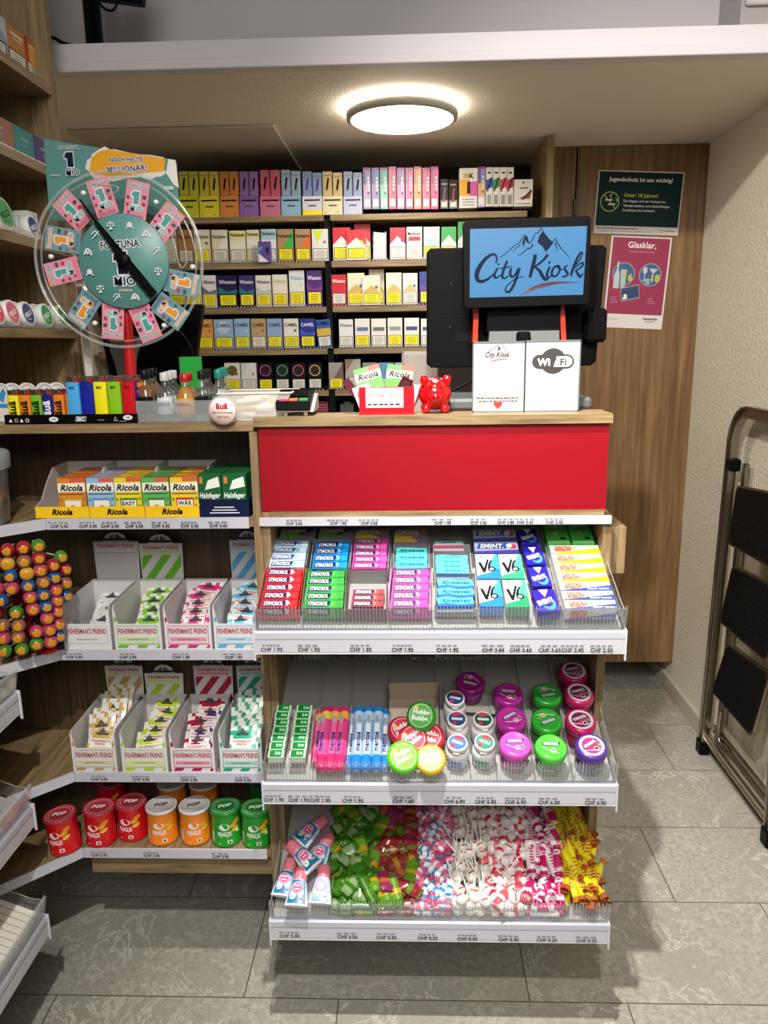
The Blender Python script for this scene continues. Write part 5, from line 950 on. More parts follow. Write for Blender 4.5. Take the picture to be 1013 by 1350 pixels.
for i, (x0, x1, c, dr, nm, tm) in enumerate(rc_):
    for j in range(4):
        Y = .014+j*.036; a, q = P(x0, 660, Y=.014).x, P(x1, 660, Y=.014).x
        if j and nm == 'yellow-green' and j > 1: a += .0
        text_box(a, q, Y, 1.0505, .073, .030, c, 'sweet_box', '%s flat herb sweet box, %s in its display tray' % (nm, ('front', 'second', 'third', 'rearmost')[j]), 'sweet box', 'herb sweet boxes in yellow trays', dr, tm)
    if i in (0,): continue
for n, (x0, x1) in enumerate(((46, 117), (118, 190.5), (191.5, 262.5))):
    a, q = P(x0, 675, Y=.0).x, P(x1, 675, Y=0).x; t = thing('display_tray', ((a+q)/2, .07, 1.0475), 'yellow card display tray with black lettering, %s of three on the top left shelf' % ('left', 'middle', 'right')[n], 'display tray', 'yellow trays of herb sweets')
    z0 = 1.0478; b = MB(); YR = M('#efc21c', .35); b.box(a, q, .002, .0036, z0, z0+.022, YR); k = Ink(b, (a, .002, z0), (1, 0, 0), (0, 0, 1), .0003); k.text('Ricola', (q-a)/2, .0065, .0105, INK, 'c', .05, .25, .055); b.build('front', t)
    b = MB(); GC = M('#b9b6b2', .5); b.box(a, q, .0036, .160, z0, z0+.0015, GC); pr = [(.0036, z0), (.0036, z0+.022), (.03, z0+.03), (.06, z0+.062), (.09, z0+.085), (.158, z0+.088), (.158, z0)]
    b.prism(pr, a, a+.0015, GC, 'x'); b.prism(pr, q-.0015, q, GC, 'x'); b.box(a, q, .158, .1595, z0, z0+.088, GC); b.build('carton', t)
def dha(k, w, h):
    k.poly([(w*.3, h*.62), (w*.95, h*.70), (w*.9, h*.95), (w*.45, h*.86)], M('#dfe6dc')); k.rect(w*.08, h*.78, w*.22, h*.95, M('#cf7a2a')); k.text('Halsfeger', w/2, h*.42, h*.13, M('#e6e8ea'), 'c', .03, .2, w*.9); k.disc(w*.55, h*.2, w*.16, M('#6fae3a'), 10); k.disc(w*.62, h*.2, w*.08, M('#b83a2a'), 8)
for i, (x0, x1) in enumerate(((262.5, 293), (294.5, 326))):
    for j in range(4): a, q = P(x0, 660, Y=.014).x, P(x1, 660, Y=.014).x; text_box(a, q, .012+j*.037, 1.0505, .078, .032, '#1c5a34', 'sweet_box', 'dark green throat sweet box, %s column, %s in the dark blue tray' % (('left', 'right')[i], ('front', 'second', 'third', 'rearmost')[j]), 'sweet box', 'dark green throat sweet boxes', dha, '#24683c')
a, q = P(263.5, 675, Y=0).x, P(328.5, 675, Y=0).x; b = MB(); z0 = 1.0478; DB = M('#141c3a', .4); b.prism([(a, z0), (q, z0), (q, z0+.040), (q-.004, z0+.034), (a+.004, z0+.034), (a, z0+.040)], .002, .0036, DB, 'y'); b.box(a, q, .0036, .165, z0, z0+.0015, DB)
for x in (a, q-.0015): b.box(x, x+.0015, .0036, .165, z0, z0+.034, DB)
k = Ink(b, (a, .002, z0), (1, 0, 0), (0, 0, 1), .0003)
for i in range(3): k.rect((q-a)*(.3-.05*i), .018-i*.0055, (q-a)*(.7+.05*i), .020-i*.0055, WHITE)
tag(b.build('display_tray'), 'dark blue card tray holding the dark green throat sweet boxes', 'display tray')
# ---- clear bucket with wrapped sweets
BX, BY = -.835, -.045; bz = 1.0478; bt = P(33, 598, Y=-.06).z
t = thing('sweet_bucket', (BX, BY, bz), 'clear plastic bucket with lid and a few wrapped sweets at the left edge', 'bucket')
b = MB().at(BX, BY, bz); b.lathe([(.072, 0), (.075, .003), (.080, bt-bz-.028), (.080, bt-bz-.02)], BUCKET, 40, False); b.lathe([(.0015, .0008), (.072, .001)], BUCKET, 40, False); b.build('tub', t)
b = MB().at(BX, BY, bz); H_ = bt-bz; b.lathe([(.086, H_-.030), (.087, H_-.004), (.083, H_), (.078, H_-.001), (.076, H_-.008), (.050, H_-.003), (.002, H_-.003)], clear_mat('milky_lid', '#cfd3d8', .08, .2, .25), 40, False); b.build('lid', t)
def wrapped(cols, L=.034, r=.011, name='wrapped_sweet'):
    """twist-wrapped sweet lying along x"""
    b = MB(); ca, cb = M(cols[0], .25), M(cols[1], .25); prof = [(r*.9, -L*.72), (r*.25, -L*.5), (r*.85, -L*.38), (r, -L*.1), (r, L*.1), (r*.85, L*.38), (r*.25, L*.5), (r*.9, L*.72)]
    b.T = Matrix.Rotation(R(90), 4, 'Y'); b.lathe(prof, ca, 9, True, False, [ca, cb, ca, cb, ca, cb, ca]); return b
def loose(b, name, label, cat, grp, M4, parent=None):
    mesh = bpy.data.meshes.new(name); mesh.from_pydata([tuple(v) for v in b.v], [], b.f)
    for mt in b.mats: mesh.materials.append(mt)
    mesh.polygons.foreach_set('material_index', b.mi); mesh.polygons.foreach_set('use_smooth', b.sm); o = bpy.data.objects.new(name, mesh); C.objects.link(o); o.matrix_basis = M4; return tag(o, label, cat, grp)
bs = [wrapped(c) for c in (('#b8282c', '#e0b02a'), ('#5a1a2a', '#c9a05a'), ('#7a8a2a', '#d9c93a'))]
for i in range(20):
    a = rnd.uniform(0, 6.28); rr_ = .055*math.sqrt(rnd.random()); c = i % 3
    loose(bs[c], 'wrapped_sweet', '%s wrapped sweet in the clear bucket at the left edge' % ('red and gold', 'wine-red', 'olive-yellow')[c], 'sweet', '%s sweets in the clear bucket' % ('red and gold', 'wine-red', 'olive-yellow')[c], Matrix.Translation((BX+rr_*math.cos(a), BY+rr_*math.sin(a), bz+.013+.0028*i*.9)) @ Matrix.Rotation(rnd.uniform(0, 6.28), 4, 'Z') @ Matrix.Rotation(rnd.uniform(-.3, .3), 4, 'Y'))

# ---- lozenge boxes with striped header cards
def sachet(c1, c2, tilt_print=True):
    """pillow pack standing in x-z, face towards -y"""
    w, h, nx, nz = .062, .082, 7, 8; b = MB(); vs = []
    for s_ in (-1, 1):
        for j in range(nz+1):
            for i in range(nx+1):
                u, v = i/nx, j/nz; bul = .0055*(math.sin(math.pi*u)**.5)*(math.sin(math.pi*v)**.5); vs.append(((u-.5)*w, s_*bul, v*h))
    N = (nx+1)*(nz+1); f1 = []; f2 = []
    for s_ in range(2):
        for j in range(nz):
            for i in range(nx):
                q = [s_*N+j*(nx+1)+i, s_*N+j*(nx+1)+i+1, s_*N+(j+1)*(nx+1)+i+1, s_*N+(j+1)*(nx+1)+i]
                if s_: q.reverse()
                (f1 if (j < 2 or j > 5 or i in (0, nx-1)) and (i+j) % 3 < 2 else f2).append(tuple(q))
    b.add(vs, f1, M('#e2e0dc', .3), True); b.add(vs, f2, M(c1, .3), True)
    k = Ink(b, (-w/2, -.0056, 0), (1, 0, 0), (0, 0, 1), .0004); k.rect(w*.12, h*.20, w*.88, h*.52, M('#e6e4e0')); k.text("FISHERMAN'S", w/2, h*.42, h*.062, M('#a8283a'), 'c', .03, 0, w*.7); k.text('FRIEND', w/2, h*.34, h*.062, M('#a8283a'), 'c', .03, 0, w*.5); k.rect(w*.2, h*.25, w*.8, h*.30, M(c2))
    k.poly([(w*.3, h*.62), (w*.7, h*.62), (w*.76, h*.68), (w*.26, h*.68)], M('#3a3a40')); k.poly([(w*.35, h*.69), (w*.62, h*.69), (w*.5, h*.84)], M('#4a4a50')); return b
def stripes(k, x0, x1, y0, y1, m, n=3, sl=.75):
    """slanting stripes clipped to a rectangle"""
    w, h = x1-x0, y1-y0; per = w/n*1.35; s_ = h*sl
    for i in range(-n-1, n+2):
        a = i*per; q = [(a, 0), (a+per*.5, 0), (a+per*.5+s_, h), (a+s_, h)]
        def clip(pts, ax, lim, keep):
            out = []
            for j in range(len(pts)):
                p, r_ = pts[j], pts[(j+1) % len(pts)]; ip, ir = keep(p[ax], lim), keep(r_[ax], lim)
                if ip: out.append(p)
                if ip != ir: t_ = (lim-p[ax])/(r_[ax]-p[ax]); out.append((p[0]+(r_[0]-p[0])*t_, p[1]+(r_[1]-p[1])*t_))
            return out
        q = clip(q, 0, 0, lambda v, l_: v >= l_); q = clip(q, 0, w, lambda v, l_: v <= l_) if q else q
        if len(q) > 2: k.poly([(x0+p[0], y0+p[1]) for p in q], m, l=1.5)
SG = M('#c9c7c8', .5); FR = M('#a8283a', .4)
def lozenge_box(x0, x1, z0, col, lab, hx0, hx1, hz, pk, nm, label, nsach, low, grp, lean=0.):
    w = x1-x0; t = thing('lozenge_box', ((x0+x1)/2, .07, z0), label, 'display box', grp); CM = M(col, .4); th = .0016; ya, yb = -.0005, .160; hs = .092
    b = MB(); b.box(x0, x1, ya, ya+th, z0, z0+.054, WHITE); k = Ink(b, (x0, ya, z0), (1, 0, 0), (0, 0, 1), .0003)
    if col != '#e6e6e6': stripes(k, .004, w-.004, .003, .010, CM, 3); k.rect(.004, .010, w-.004, .0105, CM)
    k.rect(.006, .012, w-.006, .050, M(col if col != '#e6e6e6' else '#c4c4c4')); k.k = 3; k.rect(.0072, .0132, w-.0072, .0488, WHITE); k.text("FISHERMAN'S FRIEND", w/2, .034, .0105, FR, 'c', .035, 0, w*.82); k.rect(.010, .0175, w-.010, .026, M(lab)); k.rect(w*.28, .021, w*.72, .0223, M('#55555a'))
    b.build('front', t)
    b = MB()
    for s_, x in ((0, x0), (1, x1-th)):
        pr = [(ya+th, z0), (ya+th, z0+.084), (ya+.006, z0+hs), (yb, z0+hs+.004), (yb, z0)]; b.prism(pr, x, x+th, SG, 'x')
        q = [(x0, z0+.054), (x0+.009, z0+.054), (x0+.003, z0+.084), (x0, z0+.088)] if not s_ else [(x1-.009, z0+.054), (x1, z0+.054), (x1, z0+.088), (x1-.003, z0+.084)]
        b.prism(q, ya, ya+th, WHITE, 'y')
        if col != '#e6e6e6': q2 = [(v[0], v[1]) for v in q]; b.prism([((q[0][0]+q[1][0])/2-.002, z0+.056), ((q[0][0]+q[1][0])/2+.003, z0+.060), ((q[0][0]+q[1][0])/2+.001, z0+.070), ((q[0][0]+q[1][0])/2-.003, z0+.066)], ya-.0003, ya, CM, 'y')
    b.box(x0+th, x1-th, ya+th, yb, z0, z0+th, SG); b.box(x0, x1, yb-th, yb, z0, z0+hs+.006, SG); b.build('carton', t)
    if hx0 is not None:
        hw = hx1-hx0; zb = z0+hs-.002; b = MB(); pk_ = hz-.020; yh = yb+.0004
        pts = [(hx0+.002, zb), (hx1-.002, zb), (hx1, pk_), (hx1-hw*.22, pk_), (hx1-hw*.30, hz-.006), (hx0+hw*.58, hz), (hx0+hw*.42, hz), (hx0+hw*.30, hz-.006), (hx0+hw*.22, pk_), (hx0, pk_)]
        b.prism(pts, yh, yh+.0015, WHITE, 'y'); k = Ink(b, (hx0, yh, zb), (1, 0, 0), (0, 0, 1), .0003); H2 = pk_-zb
        if H2 > .01:
            if col != '#e6e6e6' : stripes(k, .004, hw-.004, .0, max(.001, H2-.026), CM, 3)
            else: k.rect(.003, 0, hw-.003, H2-.026, M('#cfcdcd'))
        k.k = 3; k.rect(.003, H2-.025, hw-.003, H2-.002, M(lab if lab != '#d9d9d9' else '#8a8a90')); k.rect(.004, H2-.024, hw-.004, H2-.003, M('#dedcdc')); k.text("FISHERMAN'S FRIEND", hw/2, H2-.013, .0075, FR, 'c', .03, 0, hw*.82); k.rect(.008, H2-.021, hw-.008, H2-.0155, M(lab))
        k.poly([(hw*.27, H2+.002), (hw*.73, H2+.002), (hw*.80, H2+.007), (hw*.22, H2+.007)], M('#2c2c32')); k.poly([(hw*.34, H2+.0075), (hw*.48, H2+.0075), (hw*.46, H2+.016)], M('#5a5a60')); k.poly([(hw*.50, H2+.0075), (hw*.66, H2+.0075), (hw*.52, H2+.017)], M('#44444a')); b.build('header_card', t)
    # sachets leaning back one behind another
    for i in range(nsach):
        f = i/max(1, nsach-1); c = pk if not isinstance(pk, list) else pk[i % len(pk)]; sb = SACH.setdefault(c, sachet(*c)); y = .020+f*(.100 if not low else .085); z = z0+.006+(.040*f if not low else .0)
        a_ = R(-38-rnd.uniform(-6, 6)) if not low else R(-60); M4 = Matrix.Translation(((x0+x1)/2+rnd.uniform(-.004, .004), y, z+(.014 if not low else .004+.011*i))) @ Matrix.Rotation(R(rnd.uniform(-7, 7)), 4, 'Z') @ Matrix.Rotation(a_, 4, 'X') @ Matrix.Rotation(R(rnd.uniform(-6, 6)), 4, 'Y') @ Matrix.Scale(.92, 4)
        loose(sb, 'sachet', '%s lozenge sachet, %s from the front of its box' % (nm, ORD[i]), 'sachet', '%s lozenge sachets' % nm, M4)
SACH = {}
U, L_ = 'upper lozenge box shelf', 'lower lozenge box shelf'; z1, z2 = .7768, .5038
lozenge_box(-.697, -.600, z1, '#e6e6e6', '#d9d9d9', -.688, -.589, .979, ('#cfcfcf', '#e0e0e0'), 'plain white', 'white lozenge display box without stripes, left end of the upper shelf', 3, True, 'lozenge boxes on the upper shelf')
lozenge_box(-.593, -.498, z1, '#6cba2c', '#bcd88a', -.588, -.493, .974, ('#7cc234', '#cfe08a'), 'lime green', 'lozenge display box striped lime green, second on the upper shelf', 4, True, 'lozenge boxes on the upper shelf')
lozenge_box(-.491, -.397, z1, '#cf2a7c', '#e58ab0', None, None, 0, ('#d23a86', '#e79aba'), 'pink', 'lozenge display box with pink corners and no header card, upper shelf', 5, True, 'lozenge boxes on the upper shelf')
lozenge_box(-.392, -.306, z1, '#58aede', '#a9d2ea', -.390, -.309, .980, ('#62b4e0', '#8cc4e0'), 'light blue', 'lozenge display box striped light blue, beside the oak post, upper shelf', 5, True, 'lozenge boxes on the upper shelf')
lozenge_box(-.707, -.614, z2, '#b89a5a', '#d6cba0', -.690, -.604, .690, ('#c9a85a', '#e0d7a8'), 'gold and white', 'lozenge display box striped gold-brown, full of sachets, left end of the lower shelf', 6, False, 'lozenge boxes on the lower shelf')
lozenge_box(-.603, -.507, z2, '#a6cc2c', '#d3e07a', -.601, -.513, .672, ('#b4d42c', '#dbe66a'), 'yellow-green', 'lozenge display box striped yellow-green with leaning header, lower shelf', 5, True, 'lozenge boxes on the lower shelf')
lozenge_box(-.500, -.408, z2, '#a8143c', '#e08aa0', -.489, -.400, .690, [('#a8143c', '#e0a0b4'), ('#4a2a7c', '#c8b4d8')], 'crimson or violet', 'lozenge display box striped crimson, third on the lower shelf', 5, True, 'lozenge boxes on the lower shelf')
lozenge_box(-.397, -.309, z2, '#1c9c78', '#8acfb8', -.392, -.314, .690, ('#2aa884', '#a8dcc8'), 'sea green', 'lozenge display box striped sea green, beside the oak post, lower shelf', 6, False, 'lozenge boxes on the lower shelf')

# ---- round crisp cans
def crisp_can(px, py, col, lidc, nm, label, grp, Y=None, lean=0., rz=0.):
    p = P(px, py, Z=.3225) if Y is None else P(px, py, Y=Y); r = .0325; x, y = p.x, (p.y+r*1.0 if Y is None else Y+r)
    t = thing('crisp_can', (0, 0, 0), label, 'can', grp); h = .076
    b = MB(); b.lathe([(r*.96, .0), (r, .0025), (r, .004), (r*.975, .006), (r*.975, h-.004), (r, h-.002), (r, h)], M(col, .22), 36); seg = 36
    t.matrix_basis = Matrix.Translation((x, y, .3228+r*abs(math.sin(lean)))) @ Matrix.Rotation(lean, 4, 'Y') @ Matrix.Rotation(rz, 4, 'Z'); t['_'] = 0; del t['_']
    def cyl(x_, z_, q): a = R(-90)+x_/r; return (r*q*math.cos(a), r*q*math.sin(a), z_)
    class CI(Ink):
        def pt(s, x_, y_, l): return cyl(x_, y_, .975+.0012*l*8)
    k = CI(b, (0, 0, 0), (1, 0, 0), (0, 0, 1))
    for i in range(1):
        k.disc(0, .048, .0115, WHITE, 20, .0078); k.line(smooth([(-.0085, .0475), (-.004, .0505), (0, .0485), (.004, .0505), (.0085, .0475)]), .0001, INK) if False else None
    k.text('PRINGLES', 0, .0265, .0100, M('#f2eef0'), 'c', .02, 0, .030); k.rect(-.010, .0225, .008, .0238, M('#e0c8c0')); k.rect(.006, .0085, .016, .0165, M('#e8e6e2')); k.rect(.0085, .0105, .0135, .0145, M('#4a2a2a')); k.rect(-.013, .008, -.010, .011, M('#e6d0cc'))
    for (cx, cy, c) in ((.020, .050, '#e0a020'), (.024, .040, '#e8b83a'), (.027, .058, '#d08a1c')):
        k.poly([(cx+.0080*math.cos(i*math.pi/6), cy+.0048*math.sin(i*math.pi/6)+.002*math.cos(i*math.pi/6)) for i in range(12)], M(c))
    if nm == 'green': k.disc(.029, .034, .004, M('#dfe6ea'), 10)
    k.rect(-.031, .010, -.024, .036, M('#cfc9c4'))
    o = b.build('can', t); o.matrix_parent_inverse = Matrix.Identity(4)
    b = MB(); b.lathe([(r*1.0, h-.003), (r*1.035, h-.002), (r*1.035, h+.0035), (r*.99, h+.0045), (r*.93, h+.0030), (.001, h+.0030)], M(lidc, .25), 36)
    k = Ink(b, (0, 0, h+.0031), (1, 0, 0), (0, 1, 0), .0003); k.ring(0, 0, r*.86, .0008, WHITE if lidc != '#c9c6c6' else M('#8a8a8e')); k.ring(0, 0, r*.70, .0006, WHITE if lidc != '#c9c6c6' else M('#9a9a9e')); k.text('POP', 0, -.004, .0095, WHITE if lidc != '#c9c6c6' else M('#6a5a50'), 'c', .08, .2, .030, R(12))
    o = b.build('lid', t); o.matrix_parent_inverse = Matrix.Identity(4); return t
cg = 'small round crisp cans on the lowest shelf'
cans = [(79, 1131, '#c8101c', '#b02a3c', 'red', -5, 'leftmost, leaning slightly, by the diagonal rail'), (127, 1119, '#c8101c', '#b02a3c', 'red', 0, 'second from the left'), (170, 1111, '#c8101c', '#b02a3c', 'red', 0, 'third from the left, beside the orange ones'), (210, 1116, '#e8841c', '#c9c6c6', 'orange', 0, 'beside the red ones'), (254, 1116, '#e8841c', '#c9c6c6', 'orange', 0, 'beside the green ones'), (295, 1118, '#1f9424', '#1c7a2c', 'green', 0, 'beside the orange ones'), (336, 1120, '#1f9424', '#1c7a2c', 'green', 0, 'half behind the oak post')]
for x, y, c, l_, nm, ln, pos in cans: crisp_can(x, y, c, l_, nm, '%s round crisp can in the front row, %s' % (nm, pos), cg, lean=R(ln), rz=R(rnd.uniform(-12, 12)))
for x, c, l_, nm, pos in ((139, '#b80f1a', '#9c2434', 'red', 'behind the red ones'), (221, '#d8781a', '#c0bebe', 'orange', 'left one behind the orange ones'), (264, '#d8781a', '#c0bebe', 'orange', 'right one behind the orange ones'), (343, '#1a7f20', '#186a28', 'green', 'behind the green ones, beside the post')):
    crisp_can(x, 1050, c, l_, nm, '%s round crisp can in the rear row, %s' % (nm, pos), cg, Y=.095, rz=R(rnd.uniform(-20, 20)))

# ---- lollipop carousel
t = thing('lollipop_stand', (-.80, .02, .7768), 'dark red revolving stand bristling with round lollipops on the corner shelf', 'stand')
SX, SY = P(34, 860, Y=.02).x, .02
b = MB().at(SX, SY, .7768); b.lathe([(.050, 0), (.052, .004), (.030, .010), (.024, .014), (.024, .20), (.028, .205), (.0, .21)], M('#5a0a12', .3), 28); b.build('column', t)
b = MB(); p = P(58, 862, Z=.779); b.at(p.x, p.y+.02, .7768); b.lathe([(.018, 0), (.019, .003), (.015, .008), (.001, .010)], M('#c8141e', .25), 24); b.build('foot', t)
LC = {'r': ('#96202e', '#e0603a', 'cherry red'), 'g': ('#3f7a2a', '#d8c02c', 'green'), 'y': ('#c9a03a', '#e8d02c', 'golden'), 'b': ('#1c4f8a', '#e0c02c', 'blue'), 'p': ('#b0405a', '#f0a03a', 'pink'), 'w': ('#8a5a4a', '#d8a83a', 'brown')}
BALLS = {}
for kk, (c1, c2, nm) in LC.items():
    ms = []
    for part in range(2):
        b = MB()
        if part == 0:
            b.ball((0, 0, 0), (.0130, .0125, .0130), M(c1, .2), 16, 11); k = Ink(b, (0, -.0132, 0), (1, 0, 0), (0, 0, 1), .0003)
            fl = [((.0084 if i % 3 else .0066)*math.cos(i*math.pi/8), (.0078 if i % 2 else .0062)*math.sin(i*math.pi/8)) for i in range(16)]
            b.add([(x, -math.sqrt(max(0, .0134**2-x*x-z*z)), z) for x, z in fl]+[(0, -.0136, 0)], [(i, (i+1) % 16, 16) for i in range(16)], M('#c98a1c', .3), True)
            b.add([(x*.5, -math.sqrt(max(0, .0138**2-x*x-z*z))-.0001, z*.45) for x, z in fl]+[(0, -.0139, 0)], [(i, (i+1) % 16, 16) for i in range(16)], M('#c9402a' if kk != 'b' else '#c95a2a', .3), True)
        else: b.tube([(0, .011, 0), (0, .062, -.004)], .0018, M('#cfcac6', .4), 6)
        me = bpy.data.meshes.new(('sweet', 'stick')[part]); me.from_pydata([tuple(v) for v in b.v], [], b.f); [me.materials.append(q) for q in b.mats]; me.polygons.foreach_set('material_index', b.mi); me.polygons.foreach_set('use_smooth', b.sm); ms.append(me)
    BALLS[kk] = ms
pos = [(68, 305, 'r'), (208, 285, 'r'), (340, 268, 'g'), (345, 375, 'r'), (470, 440, 'r'), (540, 365, 'g'), (575, 475, 'r'), (215, 405, 'w'), (70, 430, 'y'), (240, 515, 'y'), (360, 485, 'p'), (482, 550, 'b'), (95, 535, 'b'), (385, 590, 'w'), (580, 600, 'w'), (250, 620, 'b'), (495, 660, 'p'), (110, 645, 'p'), (385, 700, 'b'), (270, 725, 'p'), (585, 712, 'b'), (505, 755, 'p'), (410, 805, 'b'), (295, 830, 'p'), (20, 755, 'b'), (510, 850, 'p'), (145, 860, 'g'), (420, 910, 'p'), (30, 975, 'w'), (165, 975, 'w'), (520, 965, 'p'), (325, 1030, 'p'), (440, 1015, 'p'), (35, 1090, 'p'), (165, 1080, 'w'), (525, 1070, 'b'), (325, 1140, 'g'), (450, 1120, 'p'), (195, 1185, 'g'), (45, 1200, 'g'), (-20, 650, 'p'), (-30, 860, 'r'), (-25, 1030, 'y'), (-40, 760, 'r'), (-30, 420, 'p'), (-60, 560, 'y')]
for x, y, kk in pos:
    px, py = x/6.75, 680+y/6.75; yy_ = -.085+(max(0, abs(px-28))/62)**2*.075; p = P(px, py, Y=yy_); d = Vector((p.x-SX, p.y-SY, 0)); an = math.atan2(d.x, -d.y)
    o = bpy.data.objects.new('lollipop', None); o.empty_display_size = .01; C.objects.link(o); o.matrix_basis = Matrix.Translation(p) @ Matrix.Rotation(an*.75, 4, 'Z') @ Matrix.Rotation(R(rnd.uniform(-10, 10)), 4, 'Y')
    tag(o, 'round %s lollipop with a yellow flower label, stuck in the revolving stand' % LC[kk][2], 'lollipop', '%s lollipops on the revolving stand' % LC[kk][2])
    for nm, me in zip(('sweet', 'stick'), BALLS[kk]): c = bpy.data.objects.new(nm, me); C.objects.link(c); c.parent = o
# ================================================================ TOP TRAY: CHEWING GUM
def meshof(b, name):
    me = bpy.data.meshes.new(name); me.from_pydata([tuple(v) for v in b.v], [], b.f); [me.materials.append(q) for q in b.mats]
    me.polygons.foreach_set('material_index', b.mi); me.polygons.foreach_set('use_smooth', b.sm); return me
def inst(me, name, label, cat, grp, M4):
    o = bpy.data.objects.new(name, me); C.objects.link(o); o.matrix_basis = M4; return tag(o, label, cat, grp)
def vp(i, px, py, h=.03):
    """height of a stack whose lower edge shows at that place, kept above the tray floor"""
    return G(px, py, i, h)
def strip_pack(L, D, Hh, c, brand, bc, wrap, tc='#e9e9ee', side=None):
    """slim gum pack: long side across, print on its top and front"""
    b = MB(); b.box(-L/2, L/2, 0, D, 0, Hh, M(c, .25))
    for (o, ux, uy, hh) in (((-L/2, 0, Hh), (1, 0, 0), (0, 1, 0), D), ((-L/2, 0, 0), (1, 0, 0), (0, 0, 1), Hh)):
        k = Ink(b, o, ux, uy, .0003); k.poly([(L*.04, hh*.12), (L*.62, hh*.12), (L*.68, hh*.88), (L*.07, hh*.88)], M(bc, .3)); k.text(brand, L*.34, hh*.27, hh*.50, M(tc), 'c', .025, .15, L*.52)
        k.poly([(L*.70, hh*.15), (L*.80, hh*.5), (L*.72, hh*.9), (L*.66, hh*.9)], M(wrap, .3)); k.rect(L*.82, hh*.08, L*.98, hh*.92, M(side or wrap, .3))
    return b
def wavy_pack(L, D, Hh, c, c2, brand):
    b = MB(); n = 10; vs = []
    pts = [(-L/2+L*i/n, D*.5+D*.46*math.cos(0)*(1 if 0 < i < n else .7)) for i in range(n+1)]
    b.cbox(-L/2, L/2, 0, D, 0, Hh, M(c, .25), .002); k = Ink(b, (-L/2, 0, Hh), (1, 0, 0), (0, 1, 0), .0003)
    k.line(smooth([(L*.02, D*.5), (L*.3, D*.62), (L*.6, D*.45), (L*.98, D*.55)]), D*.72, M(c2, .3)); k.text(brand, L*.5, D*.32, D*.42, M('#0f5a8a'), 'c', .05, .25, L*.8)
    k = Ink(b, (-L/2, 0, 0), (1, 0, 0), (0, 0, 1), .0003); k.rect(0, Hh*.2, L, Hh*.5, M('#e3e9f2', .3)); return b
BK = '#1c2050'
kinds = {'red': ('#cf1f26', BK, '#d8d8dc', '#e02a30'), 'green': ('#2f9c3a', BK, '#49b84a', '#2c8f38'), 'maroon': ('#8a3038', BK, '#c07060', '#8a2a38'), 'magenta': ('#b83a90', '#3a1a5c', '#e88ac4', '#c83f9c'), 'white and blue': ('#b9cfe6', '#1c3a6a', '#7fb4dc', '#cfe2f0'), 'blue': ('#1c78c0', BK, '#7ab8e4', '#1a90dc'), 'pink': ('#c0408e', '#40205c', '#e890c4', '#e055b0')}
def column(i, quad, n, kind, label, maker, name='gum_pack', h=.034, cat='chewing gum', grp=None, jitter=1.2, w_=.93):
    """fill a column, given by its four corners in the photograph (back left, back right, front right, front left)"""
    c = [G(px, py, i, h) for px, py in quad]; L = ((c[1]-c[0]).length+(c[2]-c[3]).length)/2*w_; dep = ((c[0]-c[3]).length+(c[1]-c[2]).length)/2; D = dep/n*.95
    me = meshof(maker(L, D, .020), name); out = []
    for j in range(n):
        f = (j+.02)/n; l_ = c[3].lerp(c[0], f); r__ = c[2].lerp(c[1], f); p = (l_+r__)/2; rz = math.atan2((r__-l_).y, (r__-l_).x)
        M4 = TM(p, R(rnd.uniform(-jitter, jitter))) @ Matrix.Translation((rnd.uniform(-.0008, .0008), 0, -.020))
        out.append(inst(me, name, '%s, %s from the front' % (label, ORD[j]), cat, grp or label+' column', M4))
    return out
def carton(i, quad, h, col, label, lipcol=None, grp=None):
    """thin open card carton around a column of packs"""
    c = [G(px, py, i, h) for px, py in quad]; b = MB(); n = Vector((0, -math.sin(SA), math.cos(SA))); low = h-.005; th = .0012; ins = M('#8f8f8e', .5); oc = M(col, .4)
    cen = (c[0]+c[1]+c[2]+c[3])/4
    for j in range(4):
        a, q = c[j], c[(j+1) % 4]; up = .003 if j != 2 else -.004; a2 = a+n*up; q2 = q+n*up; inn = (cen-(a+q)/2).normalized()*th
        b.add([a-n*low, q-n*low, q2, a2, a-n*low+inn, q-n*low+inn, q2+inn, a2+inn], [(0, 1, 2, 3), (3, 2, 6, 7), (0, 3, 7, 4), (1, 5, 6, 2), (0, 4, 5, 1)], oc); b.add([a-n*low+inn, q-n*low+inn, q2+inn, a2+inn], [(3, 2, 1, 0)], ins)
    b.add([v-n*low for v in c], [(0, 1, 2, 3)], ins); return tag(b.build('gum_carton'), label, 'carton', grp)
def q6(*p): return [(330+x/3.896, 660+y/3.896) for x, y in p]
def q7(*p): return [(560+x/3.618, 660+y/3.618) for x, y in p]
A = [('red', q6((85, 350), (275, 350), (247, 550), (40, 550)), 5), ('green', q6((292, 360), (492, 360), (482, 550), (268, 550)), 5), ('magenta', q6((735, 352), (925, 352), (925, 550), (712, 550)), 5)]
ST = lambda kd: (lambda L, D, h: strip_pack(L, D, h, kinds[kd][0], 'STIMOROL', kinds[kd][1], kinds[kd][2], side=kinds[kd][3]))
for kd, q, n in A: column(0, q, n, kd, '%s gum pack, front row of the top tray' % kd, ST(kd)); carton(0, [(q[0][0]-1.5, q[0][1]-1), (q[1][0]+1.5, q[1][1]-1), (q[2][0]+1.5, q[2][1]+1.5), (q[3][0]-1.5, q[3][1]+1.5)], .030, kinds[kd][3], 'open card carton around the %s front gum packs' % kd)
qm = q6((508, 362), (705, 362), (702, 550), (488, 550)); carton(0, qm, .034, '#6a1f48', 'half-empty maroon card carton between green and magenta gum')
column(0, q6((528, 455), (700, 455), (692, 545), (512, 545)), 3, 'maroon', 'maroon gum pack in the half-empty carton', ST('maroon'), h=.026)
B = [('white and blue', q6((118, 205), (310, 205), (280, 342), (92, 342)), 4), ('blue', q6((332, 210), (522, 210), (500, 350), (312, 350)), 4), ('pink', q6((532, 195), (715, 195), (705, 350), (517, 350)), 5)]
